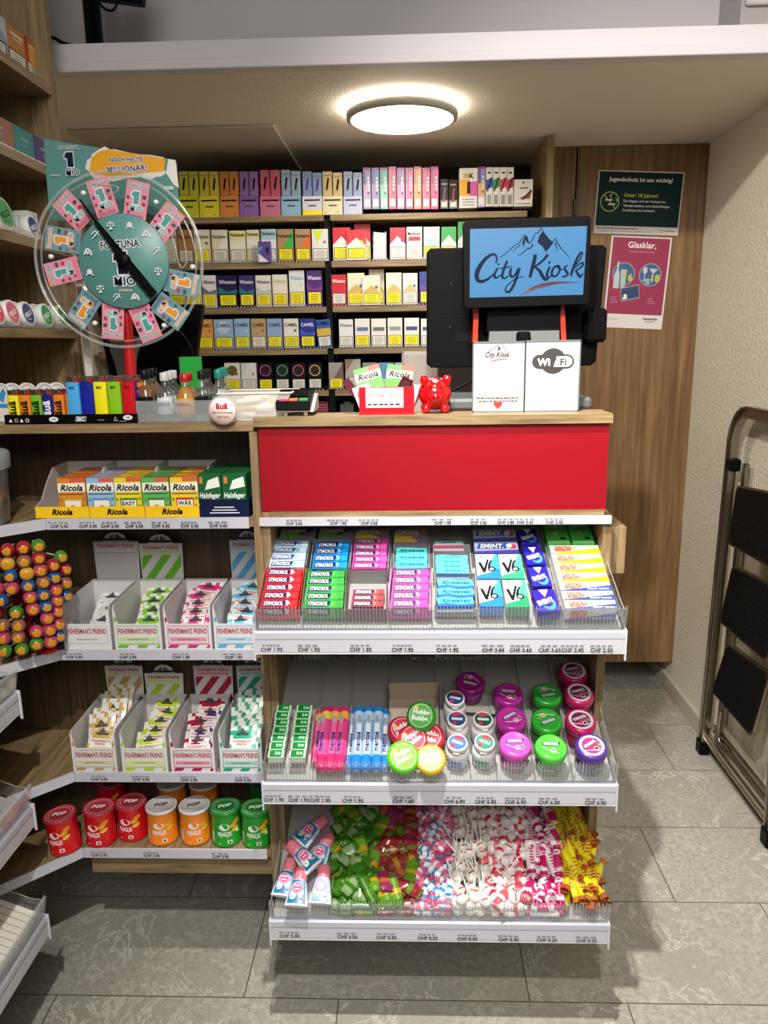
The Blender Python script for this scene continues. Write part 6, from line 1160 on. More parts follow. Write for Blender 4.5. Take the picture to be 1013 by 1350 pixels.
for kd, q, n in B: column(0, q, n, kd, '%s gum pack, second row of the top tray' % kd, ST(kd)); carton(0, [(q[0][0]-1.5, q[0][1]-1.5), (q[1][0]+1.5, q[1][1]-1.5), (q[2][0]+1.5, q[2][1]), (q[3][0]-1.5, q[3][1])], .030, '#8a8a88', 'grey-edged card carton around the %s gum packs' % kd)
AW = lambda c, c2: (lambda L, D, h: wavy_pack(L, D, h, c, c2, 'Airwaves'))
column(0, q6((745, 240), (920, 240), (918, 345), (738, 345)), 3, 'teal', 'teal wavy gum pack behind the magenta gum', AW('#3f9fc0', '#4fd0b8'))
carton(0, q6((738, 195), (922, 195), (920, 350), (736, 350)), .028, '#8c8c8a', 'grey card carton around the teal gum behind the magenta one')
column(0, q7((48, 258), (212, 258), (222, 345), (44, 345)), 4, 'teal', 'pale teal wavy gum pack', AW('#4a90c8', '#54d2bc'))
column(0, q7((52, 372), (238, 372), (246, 500), (52, 500)), 3, 'blue', 'blue and teal wavy gum pack', AW('#1c62b4', '#4ccab8'), h=.038)
carton(0, q7((48, 350), (242, 350), (252, 505), (48, 505)), .030, '#9a9a98', 'grey card carton around the front blue and teal gum')
carton(0, q7((40, 215), (215, 215), (225, 345), (42, 345)), .030, '#9a9a98', 'grey card carton around the pale teal gum')
column(0, q7((38, 192), (192, 192), (196, 210), (40, 210)), 1, 'teal', 'mint and rose wavy gum pack at the back', AW('#c86a8a', '#6fd0b8'))
def topcard(i, quad, h, hh, me_fn, name, label, cat, grp=None):
    c = [G(px, py, i, h) for px, py in quad]; L = ((c[1]-c[0]).length+(c[2]-c[3]).length)/2*.97; D = ((c[0]-c[3]).length+(c[1]-c[2]).length)/2*.97; p = (c[2]+c[3])/2
    b = me_fn(L, D, hh); d = (c[2]-c[3]); return inst(meshof(b, name), name, label, cat, grp, TM(p, math.atan2(((c[0]+c[1])/2-p).y*0, 1)) @ Matrix.Translation((0, 0, -hh)) @ Matrix.Identity(4)), c
def big_stim(c, wv):
    def f(L, D, hh):
        b = MB(); b.box(-L/2, L/2, 0, D, 0, hh, M('#7d7486', .3)); k = Ink(b, (-L/2, 0, hh), (1, 0, 0), (0, 1, 0)); k.poly([(0, 0), (L*.7, 0), (L*.55, D*.45), (0, D*.55)], M(c, .3)); k.poly([(L*.5, D*.1), (L*.98, D*.9), (L, D), (L*.8, D), (L*.55, D*.4)], M(wv, .3)); k.text('STIMOROL', L*.38, D*.55, D*.30, WHITE, 'c', .06, .15, L*.68)
        k = Ink(b, (-L/2, 0, 0), (1, 0, 0), (0, 0, 1)); k.text('STIMOROL', L*.4, hh*.3, hh*.3, WHITE, 'c', .05, .15, L*.6); return b
    return f
for n_, (q, c, w2, nm) in enumerate(((q6((158, 142), (340, 142), (338, 190), (145, 190)), '#5fae2c', '#3a2a3c', 'dark green-swirled'), (q6((352, 140), (534, 140), (532, 188), (348, 188)), '#55a82c', '#3a2a3c', 'dark bright-green-swirled'), (q6((540, 145), (720, 145), (718, 195), (536, 195)), '#d8bf3a', '#c97a84', 'lilac-grey yellow-swirled'), (q6((742, 140), (918, 140), (916, 215), (738, 215)), '#d9c04a', '#c97a84', 'lower lilac-grey yellow-swirled'))):
    topcard(0, q, .036, .03, big_stim(c, w2), 'gum_box', '%s gum box, back of the top tray, %s from left' % (nm, ORD[n_]), 'chewing gum', 'large gum boxes at the back of the top tray')
def v6(c, c2):
    def f(L, D, hh):
        b = MB(); b.box(-L/2, L/2, 0, D, 0, hh, M('#dfe4e6', .25), front=M(c, .3)); k = Ink(b, (-L/2, 0, hh), (1, 0, 0), (0, 1, 0)); k.poly([(0, 0), (L, 0), (L, D*.55), (L*.6, D*.25), (0, D*.12)], M(c, .3)); k.poly([(L*.55, D*.5), (L, D*.35), (L, D), (L*.9, D)], M(c2, .3))
        k.poly([(L*.08, D*.66), (L*.22, D*.66), (L*.33, D*.42), (L*.50, D*.78), (L*.60, D*.78), (L*.37, D*.24), (L*.27, D*.24)], INK); k.ring(L*.66, D*.38, L*.17, L*.075, INK); k.text('DENTAL', L*.35, D*.86, D*.08, M('#2a3a6a'), 'c', .03, 0, L*.5); k.line([(L*.54, D*.42), (L*.60, D*.62), (L*.72, D*.74)], [.005, .004, .003], INK); return b
    return f
for q, c, c2, nm in ((q7((250, 253), (360, 253), (365, 372), (254, 372)), '#1c78cc', '#3a9ae0', 'blue and white gum box, back left of the group of four'), (q7((363, 253), (472, 253), (482, 372), (368, 372)), '#2f9a74', '#4ab890', 'green and white gum box, back right of the group of four'), (q7((255, 376), (367, 376), (382, 504), (262, 504)), '#1c78cc', '#3a9ae0', 'blue and white gum box, front left of the group of four'), (q7((376, 376), (482, 376), (508, 508), (388, 508)), '#1f8a5c', '#49b88a', 'green and white gum box, front right of the group of four')):
    topcard(0, q, .034, .022, v6(c, c2), 'gum_box', nm, 'chewing gum', 'square gum boxes in the top tray')
def smintw(L, D, hh):
    b = MB(); b.box(-L/2, L/2, 0, D, 0, hh, M('#a9b8dc', .25), front=M('#4a3a9a', .3)); k = Ink(b, (-L/2, 0, hh), (1, 0, 0), (0, 1, 0)); k.poly([(0, 0), (L, 0), (L, D*.25), (0, D*.12)], M('#4a3fa0')); k.poly([(L*.05, D*.35), (L*.72, D*.35), (L*.80, D*.85), (L*.12, D*.85)], M('#2a4aa4')); k.text('SMINT.', L*.4, D*.42, D*.36, WHITE, 'c', .05, .2, L*.55); k.disc(L*.88, D*.55, D*.22, M('#c83a5a'), 14); k.disc(L*.80, D*.62, D*.18, M('#dfe6f0'), 14); return b
for q, nm in ((q7((232, 140), (436, 132), (442, 186), (232, 190)), 'back'), (q7((234, 197), (442, 192), (456, 248), (236, 248)), 'front')): topcard(0, q, .034, .022, smintw, 'mint_box', 'lilac wide mint box with a red berry, %s one of two' % nm, 'mints', 'wide lilac mint boxes')
def smints(L, D, hh):
    b = MB(); b.box(-L/2, L/2, 0, D, 0, hh, M('#28209a', .2)); k = Ink(b, (-L/2, 0, hh), (1, 0, 0), (0, 1, 0)); k.poly([(L*.28, D), (L*.72, D), (L*.5, D*.66)], M('#dfe4ee')); k.disc(L*.6, D*.34, L*.30, M('#3a8ad0'), 20, D*.28); k.disc(L*.52, D*.42, L*.26, M('#221a80'), 20, D*.22); k.text('SMINT', L*.5, D*.36, D*.2, WHITE, 'c', .05, .15, L*.8, R(20)); return b
for n_, q in enumerate((q7((520, 418), (618, 410), (652, 528), (540, 530)), q7((494, 312), (590, 306), (612, 406), (516, 410)), q7((470, 216), (560, 212), (582, 302), (490, 306)), q7((445, 132), (534, 126), (552, 205), (462, 208)))):
    c = [G(px, py, 0, .034) for px, py in q]; p = (c[2]+c[3])/2; b = smints((c[2]-c[3]).length*.97, ((c[0]-c[3]).length+(c[1]-c[2]).length)/2*.9, .02); inst(meshof(b, 'mint_box'), 'mint_box', 'royal blue mint box with white triangle, %s from the front of its column' % ORD[n_], 'mints', 'royal blue mint boxes in a column', TM(p, R(3)) @ Matrix.Translation((0, 0, -.02)))
def dex(c, c2):
    def f(L, D, hh):
        b = MB(); b.box(-L/2, L/2, 0, D, 0, hh, M('#e3e1dc', .3)); 
        for o, uy, H2 in (((-L/2, 0, hh), (0, 1, 0), D), ((-L/2, 0, 0), (0, 0, 1), hh)):
            k = Ink(b, o, (1, 0, 0), uy); k.poly([(0, 0), (L, 0), (L, H2*.62), (0, H2*.06)], M(c, .3)); k.text('DEXTRO', L*.27, H2*.56, H2*.30, M('#d8501c'), 'c', .06, 0, L*.34); k.text('ENERGY', L*.27, H2*.22, H2*.30, M('#d8501c'), 'c', .06, 0, L*.34)
            k.poly([(L*.50+(.0045 if i % 2 else .002)*math.cos(i*.7), H2*.6+(.0045 if i % 2 else .002)*math.sin(i*.7)*H2/.018*.8) for i in range(9)], M('#e6d02c'))
            if c2: k.text('ENERGY TABLETS', L*.74, H2*.12, H2*.16, WHITE, 'c', .04, 0, L*.42)
        return b
    return f
n = 7
for j in range(n):
    f0 = j/n; f1 = (j+.93)/n; xl = lambda f: 590+f*(672-590); xr = lambda f: 832+f*(926-832); yv = lambda f: 212+f*(520-212)
    q = q7((xl(f0), yv(f0)), (xr(f0), yv(f0)), (xr(f1), yv(f1)), (xl(f1), yv(f1))); yl = j < 4
    topcard(0, q, .036, .026, dex('#e8cf14' if yl else '#2a48ac', not yl), 'glucose_bar', '%s and white glucose tablet bar, %s from the back of the right column' % ('yellow' if yl else 'blue', ORD[j]), 'glucose bar', 'glucose tablet bars in the top tray')
def lak(L, D, hh):
    b = MB(); b.box(-L/2, L/2, 0, D, 0, hh, M('#3fae4a', .3)); k = Ink(b, (-L/2, 0, hh), (1, 0, 0), (0, 1, 0)); k.text('LAKEROL', L*.5, D*.84, D*.1, WHITE, 'c', .05, 0, L*.8); k.disc(L*.45, D*.52, L*.13, M('#c9b06a'), 12); k.disc(L*.72, D*.25, L*.13, INK, 10, D*.06); k.rect(L*.05, D*.04, L*.95, D*.14, M('#8fd08a')); return b
for q, nm in ((q7((570, 110), (684, 110), (698, 204), (588, 204)), 'left'), (q7((687, 108), (792, 108), (818, 204), (702, 204)), 'right')): topcard(0, q, .036, .026, lak, 'pastille_box', 'bright green pastille box, %s one of the pair behind the glucose bars' % nm, 'pastilles', 'bright green pastille boxes')

# ================================================================ MIDDLE TRAY
def q8(*p): return [(330+x/3.896, 860+y/3.896) for x, y in p]
def q9(x, y): return (570+x/3.896, 860+y/3.896)
def tic(L, D, hh):
    b = MB(); b.cbox(-L/2, L/2, 0, D, 0, hh, clear_tt, .002); b.cbox(-L*.42, L*.42, D*.04, D*.96, 0, hh+.0006, M('#12883a', .3), .0015); k = Ink(b, (-L/2, 0, hh+.0007), (1, 0, 0), (0, 1, 0)); k.disc(L*.3, D*.5, D*.26, M('#0d6a2c'), 12, D*.3); k.text('tic tac', L*.64, D*.3, D*.4, M('#cfe8d0'), 'c', .03, 0, L*.36); return b
clear_tt = M('#d4ead6', .15)
for n_, q in enumerate((q8((137, 266), (213, 266), (168, 538), (88, 538)), q8((240, 266), (318, 266), (285, 538), (198, 538)))):
    column(1, q, 7, 'g', 'green mint dispenser pack, %s column' % ('left', 'right')[n_], tic, 'mint_pack', h=.040, cat='mints', w_=1.0)
def roll(c, c2, txt, acc):
    """candy roll lying along y, r .0105"""
    b = MB(); r, L = .0108, .140; b.T = Matrix.Rotation(R(-90), 4, 'X'); b.lathe([(r*.4, 0), (r*.92, .0005), (r, .003), (r, .012), (r, .028), (r, L-.030), (r, L-.012), (r, L-.003), (r*.9, L)], M(c, .25), 18, True, True, [M(acc, .3)]*4+[M(c, .25)]+[M(c2, .25), M(acc, .3), M(acc, .3)])
    b.T = Matrix.Identity(4); k = Ink(b, (0, 0, r+.0003), (0, 1, 0), (-1, 0, 0), .0003); k.rect(.030, -.0048, .098, .0048, M('#dfe3ea' if acc[1] == '1' else '#e0609a')); k.text(txt, .056, -.0035, .0095, M('#2a2470'), 'c', .05, 0, .050); k.rect(.100, -.004, .118, .004, M('#c9cbd0')); 
    for q in range(5): k.rect(.102+q*.003, -.0035, .1035+q*.003, .0035, M('#55555a'))
    return b
mp = meshof(roll('#d8407e', '#e0a040', 'mentos', '#c22a68'), 'candy_roll'); mb_ = meshof(roll('#8fb4dc', '#a9c8e8', 'mentos', '#1c78c4'), 'candy_roll'); mp2 = meshof(roll('#c9508a', '#d8c040', 'mentos', '#b82260'), 'candy_roll')
def rolls(me, tops, bots, label, lst):
    for j, (tp, bt_, h) in enumerate(lst):
        a = G(*q8(tp)[0], 1, h); c = G(*q8(bt_)[0], 1, h); d = a-c; rz = math.atan2(-d.x, math.hypot(d.y, d.z)); c = c if d.length > .14 else c
        inst(me if j % 3 != 1 else (mp2 if me is mp else me), 'candy_roll', '%s, %s from the left' % (label, ORD[j]), 'candy roll', label+'s', TM(c, rz) @ Matrix.Translation((0, .0, -.0108)) @ Matrix.Rotation(R(rnd.uniform(-25, 25)), 4, 'Y') @ Matrix.Scale(min(1.04, max(.85, d.length/.14)), 4, (0, 1, 0)))
rolls(mp, 0, 0, 'pink fruit candy roll in the middle tray', [((360, 290), (335, 560), .018), ((395, 262), (362, 590), .034), ((440, 262), (405, 590), .034), ((487, 268), (455, 590), .034), ((470, 285), (432, 590), .016)])
rolls(mb_, 0, 0, 'blue mint candy roll in the middle tray', [((530, 290), (505, 590), .016), ((560, 258), (540, 590), .034), ((610, 262), (590, 590), .034), ((660, 262), (648, 590), .034), ((697, 292), (690, 590), .020)])
a = [G(*p, 1, .02) for p in q8((640, 265), (708, 265), (708, 300), (640, 300))]
# beige carton with round tape dispensers
qc = q8((712, 212), (968, 206), (985, 560), (705, 560)); cc = [G(px, py, 1, .02) for px, py in qc]; n_ = Vector((0, -math.sin(SA), math.cos(SA))); CB = M('#b7aa96', .6); b = MB(); bh = .030
b.add([v-n_*.0185 for v in cc], [(3, 2, 1, 0)], CB); bk = [cc[0]-n_*.0185, cc[1]-n_*.0185, cc[1]+n_*bh, cc[0]+n_*bh]; b.add(bk, [(0, 1, 2, 3)], CB); b.add([v+Vector((0, .0012, 0)) for v in bk], [(3, 2, 1, 0)], CB)
for i1, i2 in ((0, 3), (1, 2)): b.add([cc[i1]-n_*.0185, cc[i2]-n_*.0185, cc[i2]-n_*.004, cc[i1]+n_*bh], [(0, 1, 2, 3)], CB); dx = Vector((.0012 if i1 == 0 else -.0012, 0, 0)); b.add([cc[i1]-n_*.0185+dx, cc[i2]-n_*.0185+dx, cc[i2]-n_*.004+dx, cc[i1]+n_*bh+dx], [(3, 2, 1, 0)], CB)
tag(b.build('open_carton'), 'open beige card carton holding the round tape gum tins', 'carton')
def tape(c, c2, nm, px, py, h, rx, rz, r=.028):
    p = G(*q8((px, py))[0], 1, h); b = MB(); b.lathe([(r*.86, -.009), (r, -.006), (r*1.02, 0), (r, .006), (r*.86, .009)], M(c, .25), 28)
    for i in range(28): a = i*2*math.pi/28; b.ball((r*1.0*math.cos(a), r*1.0*math.sin(a), 0), .0022, M(c, .25), 5, 4)
    k = Ink(b, (0, 0, .0092), (1, 0, 0), (0, 1, 0), .0003); k.disc(0, 0, r*.74, M(c2, .3), 24); k.text('Hubba', 0, .003, .0085, WHITE, 'c', .06, .1, r*1.2, R(8)); k.text('Bubba', 0, -.009, .0085, WHITE, 'c', .06, .1, r*1.2, R(8)); k.disc(-r*.45, r*.45, .004, M('#e6c22a')); k.ring(0, 0, r*.80, .0011, WHITE)
    inst(meshof(b, 'tape_gum'), 'tape_gum', nm, 'tape gum', 'round tape gum tins in the beige carton', TM(p, R(rz), R(rx)))
tape('#2f8f1c', '#3aa824', 'dark green round tape gum tin lying on top at the back', 880, 330, .060, 30, -20); tape('#c01c3a', '#d0304a', 'crimson round tape gum tin at the left of the carton', 782, 405, .030, 15, 25); tape('#c4203a', '#c82a44', 'crimson round tape gum tin at the right of the carton', 925, 440, .030, 20, -30)
tape('#d8324e', '#e04a60', 'crimson round tape gum tin half under the bright green one', 835, 450, .036, 18, 30); tape('#5fc81c', '#7ad82c', 'bright green round tape gum tin at the front left', 785, 540, .052, 22, 20, .0295); tape('#e8c01c', '#e0a81c', 'yellow round tape gum tin at the front right', 927, 552, .046, 20, -8, .027)
# gum jars and bottles
def jar(i, x, y, c, lidc, nm, label, grp, r=.0275, txt='STIMOROL', h=.056, body='#3a2a3a', disc=None, n=0, tilt=0.):
    p = G(*q9(x, y), i, h+.002); t = thing('gum_jar', (0, 0, 0), label, 'gum jar', grp); base = p-Vector((0, -math.sin(SA), math.cos(SA)))*(h); t.matrix_basis = TM(base, R(n), 0, R(tilt))
    b = MB(); b.lathe([(r*.88, 0), (r*.93, .003), (r*.95, h*.30), (r*.90, h*.62)], M(c, .25), 28); 
    for w_ in (-1, 1): pass
    k = Ink(b, (0, -r*.965, h*.22), (1, 0, 0), (0, 0, 1), .0004); k.rect(-r*.5, 0, r*.5, .011, M(body)); k.text(txt, 0, .003, .0055, WHITE, 'c', .05, 0, r*.9); o = b.build('jar', t); o.matrix_parent_inverse = Matrix.Identity(4)
    b = MB(); b.lathe([(r*.98, h*.60), (r*1.06, h*.66), (r*1.08, h*.88), (r*1.0, h*.97), (r*.86, h), (r*.80, h*.985), (.001, h*.985)], M(lidc, .2), 32); k = Ink(b, (0, 0, h*.986), (1, 0, 0), (0, 1, 0), .0004)
    if disc: k.disc(0, 0, r*.84, M('#cfc4cc', .3), 28); k.disc(0, 0, r*.66, M(disc, .3), 24); k.poly([(-r*.5, -r*.3), (r*.2, -r*.5), (r*.55, r*.1), (-.2*r, -.05*r)], M('#b02a5a'))
    k.poly([(-r*.62, -r*.02), (r*.55, r*.06), (r*.6, r*.36), (-r*.58, r*.28)], M('#23205a')); k.text(txt, 0, r*.08, r*.2, WHITE, 'c', .05, 0, r*1.02, R(4)); k.disc(r*.12, -r*.38, r*.17, M('#d8607a' if not disc else '#3a1a3a'), 14); k.ring(r*.12, -r*.38, r*.18, r*.04, WHITE)
    k.poly([(r*.35, -r*.2), (r*.62, -r*.45), (r*.5, -.05*r)], M('#5fae4a')); k.line(smooth([(-r*.65, -r*.1), (-r*.2, -r*.35), (r*.5, -r*.55)]), r*.05, M('#e6c8e0'))
    o = b.build('lid', t); o.matrix_parent_inverse = Matrix.Identity(4)
gj = 'round gum jars in the middle tray'  # jar colours step darker toward the back: tray shade put into the paint
for x, y, c, l_, nm, pos, n in ((197, 148, '#7a1a6a', '#8a1c74', 'purple', 'far back beside the white bottles', 160), (392, 208, '#8a1c74', '#9a2482', 'purple', 'third from the front of its column', -10), (408, 332, '#9a2482', '#aa2c90', 'purple', 'second from the front of its column', 30), (428, 465, '#b8309a', '#d050b4', 'lit-toned magenta', 'at the front of its column', 0),
                         (592, 208, '#1c7a24', '#2a8a2c', 'green', 'third from the front of its column', 190), (590, 342, '#1f8a28', '#2f9a30', 'green', 'second from the front of its column', 200), (612, 480, '#2fa82c', '#4cc83c', 'lit-toned green', 'at the front of its column', -5)):
    jar(1, x, y, c, l_, nm, '%s round gum jar, %s' % (nm, pos), gj, n=n)
for x, y, pos, c, d, n in ((728, 92, 'fourth and rearmost in the right column', '#7a1440', '#5a1434', 10), (757, 205, 'third from the front in the right column', '#8a1848', '#6a1840', 15), (765, 345, 'second from the front in the right column', '#a01c54', '#701c44', 20), (820, 478, 'at the front right corner of the middle tray', '#46208a', '#a8307a', 30)):
    jar(1, x, y, c, '#b01c5a' if n < 30 else '#52308c', 'x', 'berry-coloured gum jar with a grey-rimmed lid, %s' % pos, gj, disc=d, n=n)
def wbottle(x, y, c, label, h=.056, r=.021):
    p = G(*q9(x, y), 1, h+.002); t = thing('gum_bottle', (0, 0, 0), label, 'gum bottle', 'small white gum bottles in the middle tray'); base = p-Vector((0, -math.sin(SA), math.cos(SA)))*h; t.matrix_basis = TM(base, R(rnd.uniform(-12, 12)))
    b = MB(); b.lathe([(r*.98, 0), (r*1.04, .003), (r*1.06, h*.55), (r*.98, h*.66), (r*.80, h*.72), (r*.80, h*.78)], M('#dfdfe0', .25), 28); k = Ink(b, (0, -r*1.075, h*.12), (1, 0, 0), (0, 0, 1)); k.rect(-r*.6, 0, r*.6, h*.34, M(c)); o = b.build('bottle', t); o.matrix_parent_inverse = Matrix.Identity(4)
    b = MB(); b.lathe([(r*.86, h*.76), (r*.92, h*.78), (r*.92, h*.96), (r*.86, h), (r*.80, h*.985), (.001, h*.985)], M('#e6e6e7', .25), 28); b.cbox(-.006, .006, -r*.99, -r*.85, h*.80, h*.84, M('#e6e6e7', .25), .001)
    k = Ink(b, (0, 0, h*.987), (1, 0, 0), (0, 1, 0)); k.disc(0, 0, r*.78, M(c), 24); k.poly([(-r*.3, r*.35), (r*.6, r*.3), (r*.55, r*.5), (r*.1, r*.72), (-r*.3, r*.65)], M('#c83048')); k.disc(-r*.35, -r*.45, r*.2, M('#c83048'), 12); k.text('GUM', 0, -r*.1, r*.26, M('#cfe0e6'), 'c', .05, .1, r*1.2, R(-15)) if False else k.line([(-r*.5, r*.1), (r*.5, -r*.15)], r*.28, M('#bfd6e0')); o = b.build('lid', t); o.matrix_parent_inverse = Matrix.Identity(4)
for x, y, c, l_ in ((118, 232, '#243f74', 'blue-lidded white gum bottle, rearmost of its column'), (128, 340, '#24467c', 'blue-lidded white gum bottle, middle of its column'), (130, 460, '#3a6fb8', 'blue-lidded white gum bottle at the front, beside the yellow tape tin'), (262, 342, '#14543c', 'green-lidded white gum bottle, rear one of two'), (270, 458, '#2a8a6a', 'green-lidded white gum bottle at the front, beside the magenta jar')): wbottle(x, y, c, l_)  # front lids lighter, rear lids darker: light and shade put into their colour
b = MB(); cd_ = [G(*q9(x, y), 1, .012) for x, y in ((60, 215), (320, 225), (325, 320), (60, 300))]; b.add(cd_, [(3, 2, 1, 0)], M('#8b867e', .6)); b.add([v+n_*.0015 for v in cd_], [(3, 2, 1, 0)], M('#a8a49c', .6)); b.add([cd_[0], cd_[1], cd_[1]+n_*.03, cd_[0]+n_*.03], [(0, 1, 2, 3)], M('#8b867e', .6)); tag(b.build('open_carton'), 'flattened grey-beige carton under the white gum bottles', 'carton')

# ================================================================ LOWEST TRAY
def qa(x, y): return (340+x/3.896, 1040+y/3.896)
def qb(x, y): return (580+x/4.22, 1040+y/4.22)
def pile(i, fq, u0, u1, v0, v1): pass
def liq(x, y, h, ang, label, rx=0, bc='#1a78a4', face=True, sc=.92):
    """pink-capped sweet bottle lying in the tray; (x, y) its cap top"""
    p = G(*qa(x, y), 2, h); t = thing('sweet_bottle', (0, 0, 0), label, 'sweet bottle', 'pink-capped sweet bottles in the lowest tray'); t.matrix_basis = TM(p, R(ang), R(rx)) @ Matrix.Scale(sc, 4)
    b = MB(); b.T = Matrix.Rotation(R(90), 4, 'X'); b.lathe([(.0125, .0), (.0145, .003), (.0150, .026), (.0135, .030)], M('#d8788a', .3), 22); o = b.build('cap', t); o.matrix_parent_inverse = Matrix.Identity(4)
    b = MB(); hw = .0145; n = 14; vs = []; L0, L1 = .028, .082
    for k_, (y_, wx, wz) in enumerate(((L0, .0135, .0135), (L0+.004, .0165, .0150), (L0+.03, .0215, .0135), (L1-.004, .0255, .0085), (L1, .0255, .0045))):
        vs += [(wx*math.cos(2*math.pi*j/n), -y_, wz*math.sin(2*math.pi*j/n)) for j in range(n)]
    fs = [(k_*n+j, k_*n+(j+1) % n, (k_+1)*n+(j+1) % n, (k_+1)*n+j) for k_ in range(4) for j in range(n)]; b.add(vs, fs, M('#dfe2e6', .3), True); b.add(vs, [tuple(range(n)), tuple(range(5*n-1, 4*n-1, -1))], M('#dfe2e6', .3))
    a0, a1 = L0+.004, L1-.003; lab = [(-.0142, -a0, .0108), (.0142, -a0, .0108), (.0165, -(a0+a1)/2, .0112), (.0205, -a1, .0075), (-.0205, -a1, .0075), (-.0165, -(a0+a1)/2, .0112)]
    b.add([(-.0138, -a0, .0118), (.0, -a0, .0162), (.0138, -a0, .0118), (-.0195, -a1, .0068), (0, -a1, .0102), (.0195, -a1, .0068)], [(0, 3, 4, 1), (1, 4, 5, 2)], M(bc, .3), True)
    k = Ink(b, (0, -a0, .0166), (1, 0, 0), (0, 1, -.125*-1), .0003); k = Ink(b, (0, -a1, .0106), (1, 0, 0), (0, (a1-a0), .0062), .0003)
    k.disc(-.001, .030, .0125, M('#e090b4'), 18); k.disc(-.001, .030, .0085, M('#d0306a' if face else '#b8cfe6'), 16); k.line([(-.007, .034), (.005, .034)], .003, WHITE); k.line([(-.006, .027), (.004, .027)], .003, WHITE); k.disc(.010, .010, .003, M('#e8a0b8'), 8); k.disc(-.010, .012, .002, M('#8ac04a'), 8)
    o = b.build('bottle', t); o.matrix_parent_inverse = Matrix.Identity(4)
liq(345, 155, .030, -42, 'pink-capped blue sweet bottle at the top of the heap, cap pointing up right', 0); liq(370, 240, .030, -20, 'pink-capped sweet bottle turned edge-on, right side of the heap', 0, '#2a8cb8'); liq(165, 285, .050, 48, 'pink-capped blue sweet bottle lying across the middle, cap pointing left', 0)
liq(172, 368, .030, -7, 'pink-capped sweet bottle at the left wall, half turned', 0, '#1a78a4'); liq(228, 412, .044, -3, 'pink-capped blue sweet bottle upright at the front', 0); liq(345, 402, .036, -3, 'pink-capped sweet bottle with pale blue dotted back, front right', 0, '#8fb0dc', False)
def heap(i, f, x0, x1, y0, y1, nx, ny, layers, makers, name, cat, labelf, h0=.010, dh=.010, L=None, align=None, jit=.35, scale=(.9, 1.1), vmin=.024, xm_=.02, spread=16):
    """heap of sweets between divider lines, fixed to tray i; x may lean from back (top) to front"""
    cnt = 0
    for l in range(layers):
        for a in range(ny):
            for c in range(nx):
                u = (c+.5+rnd.uniform(-jit, jit)+.25*(l % 2))/nx; v = (a+.5+rnd.uniform(-jit, jit))/ny; v = min(.985, max(.01, v)); u = min(.97, max(.03, u))
                xa = x0[0]+(x0[1]-x0[0])*v; xb = x1[0]+(x1[1]-x1[0])*v; q = f(xa+(xb-xa)*u, y0+(y1-y0)*v); hh = h0+dh*l+rnd.uniform(0, dh*.8); p = G(*q, i, hh); vv = (p.y-TY)*math.cos(SA)+(p.z-TF[i])*math.sin(SA); p = p+Vector((0, math.cos(SA), math.sin(SA)))*max(0, vmin+rnd.uniform(0, .012)-vv); p.x = min(TX0+TW-xm_, max(TX0+xm_, p.x)); kx = rnd.randrange(len(makers)); me, nm = makers[kx]
                rz = rnd.uniform(0, 6.28) if align is None else R(align+rnd.gauss(0, spread)); 
                M4 = TM(p, rz, rnd.uniform(-.35, .35), rnd.uniform(-.3, .3)) @ Matrix.Scale(rnd.uniform(*scale), 4); inst(me, name, labelf(nm), cat, labelf(nm)+'s', M4); cnt += 1
    return cnt
def flow(cols, L, W, T=.010, txt=None):
    """flow-wrapped bar lying along x with crimped ends"""
    cols = ['#'+''.join('%02x' % int(int(c_[i:i+2], 16)*.84) for i in (1, 3, 5)) for c_ in cols]
    b = MB(); n = 12; vs = []; m_ = 10
    for i in range(n+1):
        u = i/n; x = (u-.5)*L; e = min(u, 1-u); k_ = 1 if e > .16 else (.35+.65*(e/.16)); ww = W/2*(1.05 if e < .04 else (.80 if e < .12 else 1)); tt = T/2*(.12 if e < .10 else k_)
        vs += [(x, ww*math.cos(2*math.pi*j/m_), tt*math.sin(2*math.pi*j/m_)+(.0012*math.sin(j*3+i) if e > .1 else .0006*(-1)**j)) for j in range(m_)]
    for i in range(n):
        c = cols[0] if i in (0, n-1) else (cols[2] if i in (4, 5) else cols[1]); b.add(vs, [(i*m_+j, i*m_+(j+1) % m_, (i+1)*m_+(j+1) % m_, (i+1)*m_+j) for j in range(m_)], M(c, .22), True)
    if txt: Ink(b, (0, 0, T*.5+.0015), (1, 0, 0), (0, 1, 0)).text(txt, 0, -W*.2, W*.4, WHITE, 'c', .06, .1, L*.5)
    return b
mk = lambda b, nm: (meshof(b, 'wrapped_sweet'), nm)
GRN = [mk(flow(('#3f7a1a', '#3f7a1a', '#58921f'), .058, .020, .012, 'EXTREME' if False else None), 'leaf-green'), mk(flow(('#2c5e14', '#43801c', '#356e18'), .052, .022, .011), 'dark green'), mk(flow(('#4f8a20', '#68a02a', '#d0a01c'), .050, .024, .012), 'green and yellow'), mk(flow(('#2a5816', '#8fae78', '#3f7a1c'), .050, .022, .011), 'green with pale lettering')]
heap(2, qa, (408, 372), (606, 596), 70, 575, 4, 7, 2, GRN, 'wrapped_sweet', 'sweet', lambda nm: '%s flow-wrapped sweet in the green heap of the lowest tray' % nm, .012, .013, scale=(1.05, 1.3), align=55, spread=40, vmin=.038, xm_=.032)
MIX = [mk(flow(('#4f7a1c', '#9a2a34', '#6a922a'), .052, .024, .012), 'red and green'), mk(flow(('#8a2450', '#9c3464', '#c06a2a'), .050, .026, .012), 'magenta'), mk(flow(('#4a841e', '#669c24', '#c8b428'), .052, .024, .012), 'lime'), mk(flow(('#6a1c1c', '#8a3420', '#b88420'), .050, .022, .012), 'brick-red')]
heap(2, qa, (620, 600), (792, 802), 85, 575, 4, 8, 2, MIX, 'wrapped_sweet', 'sweet', lambda nm: '%s flow-wrapped sweet in the mixed heap of the lowest tray' % nm, .012, .013, scale=(1.0, 1.25), align=50, spread=50, vmin=.037)
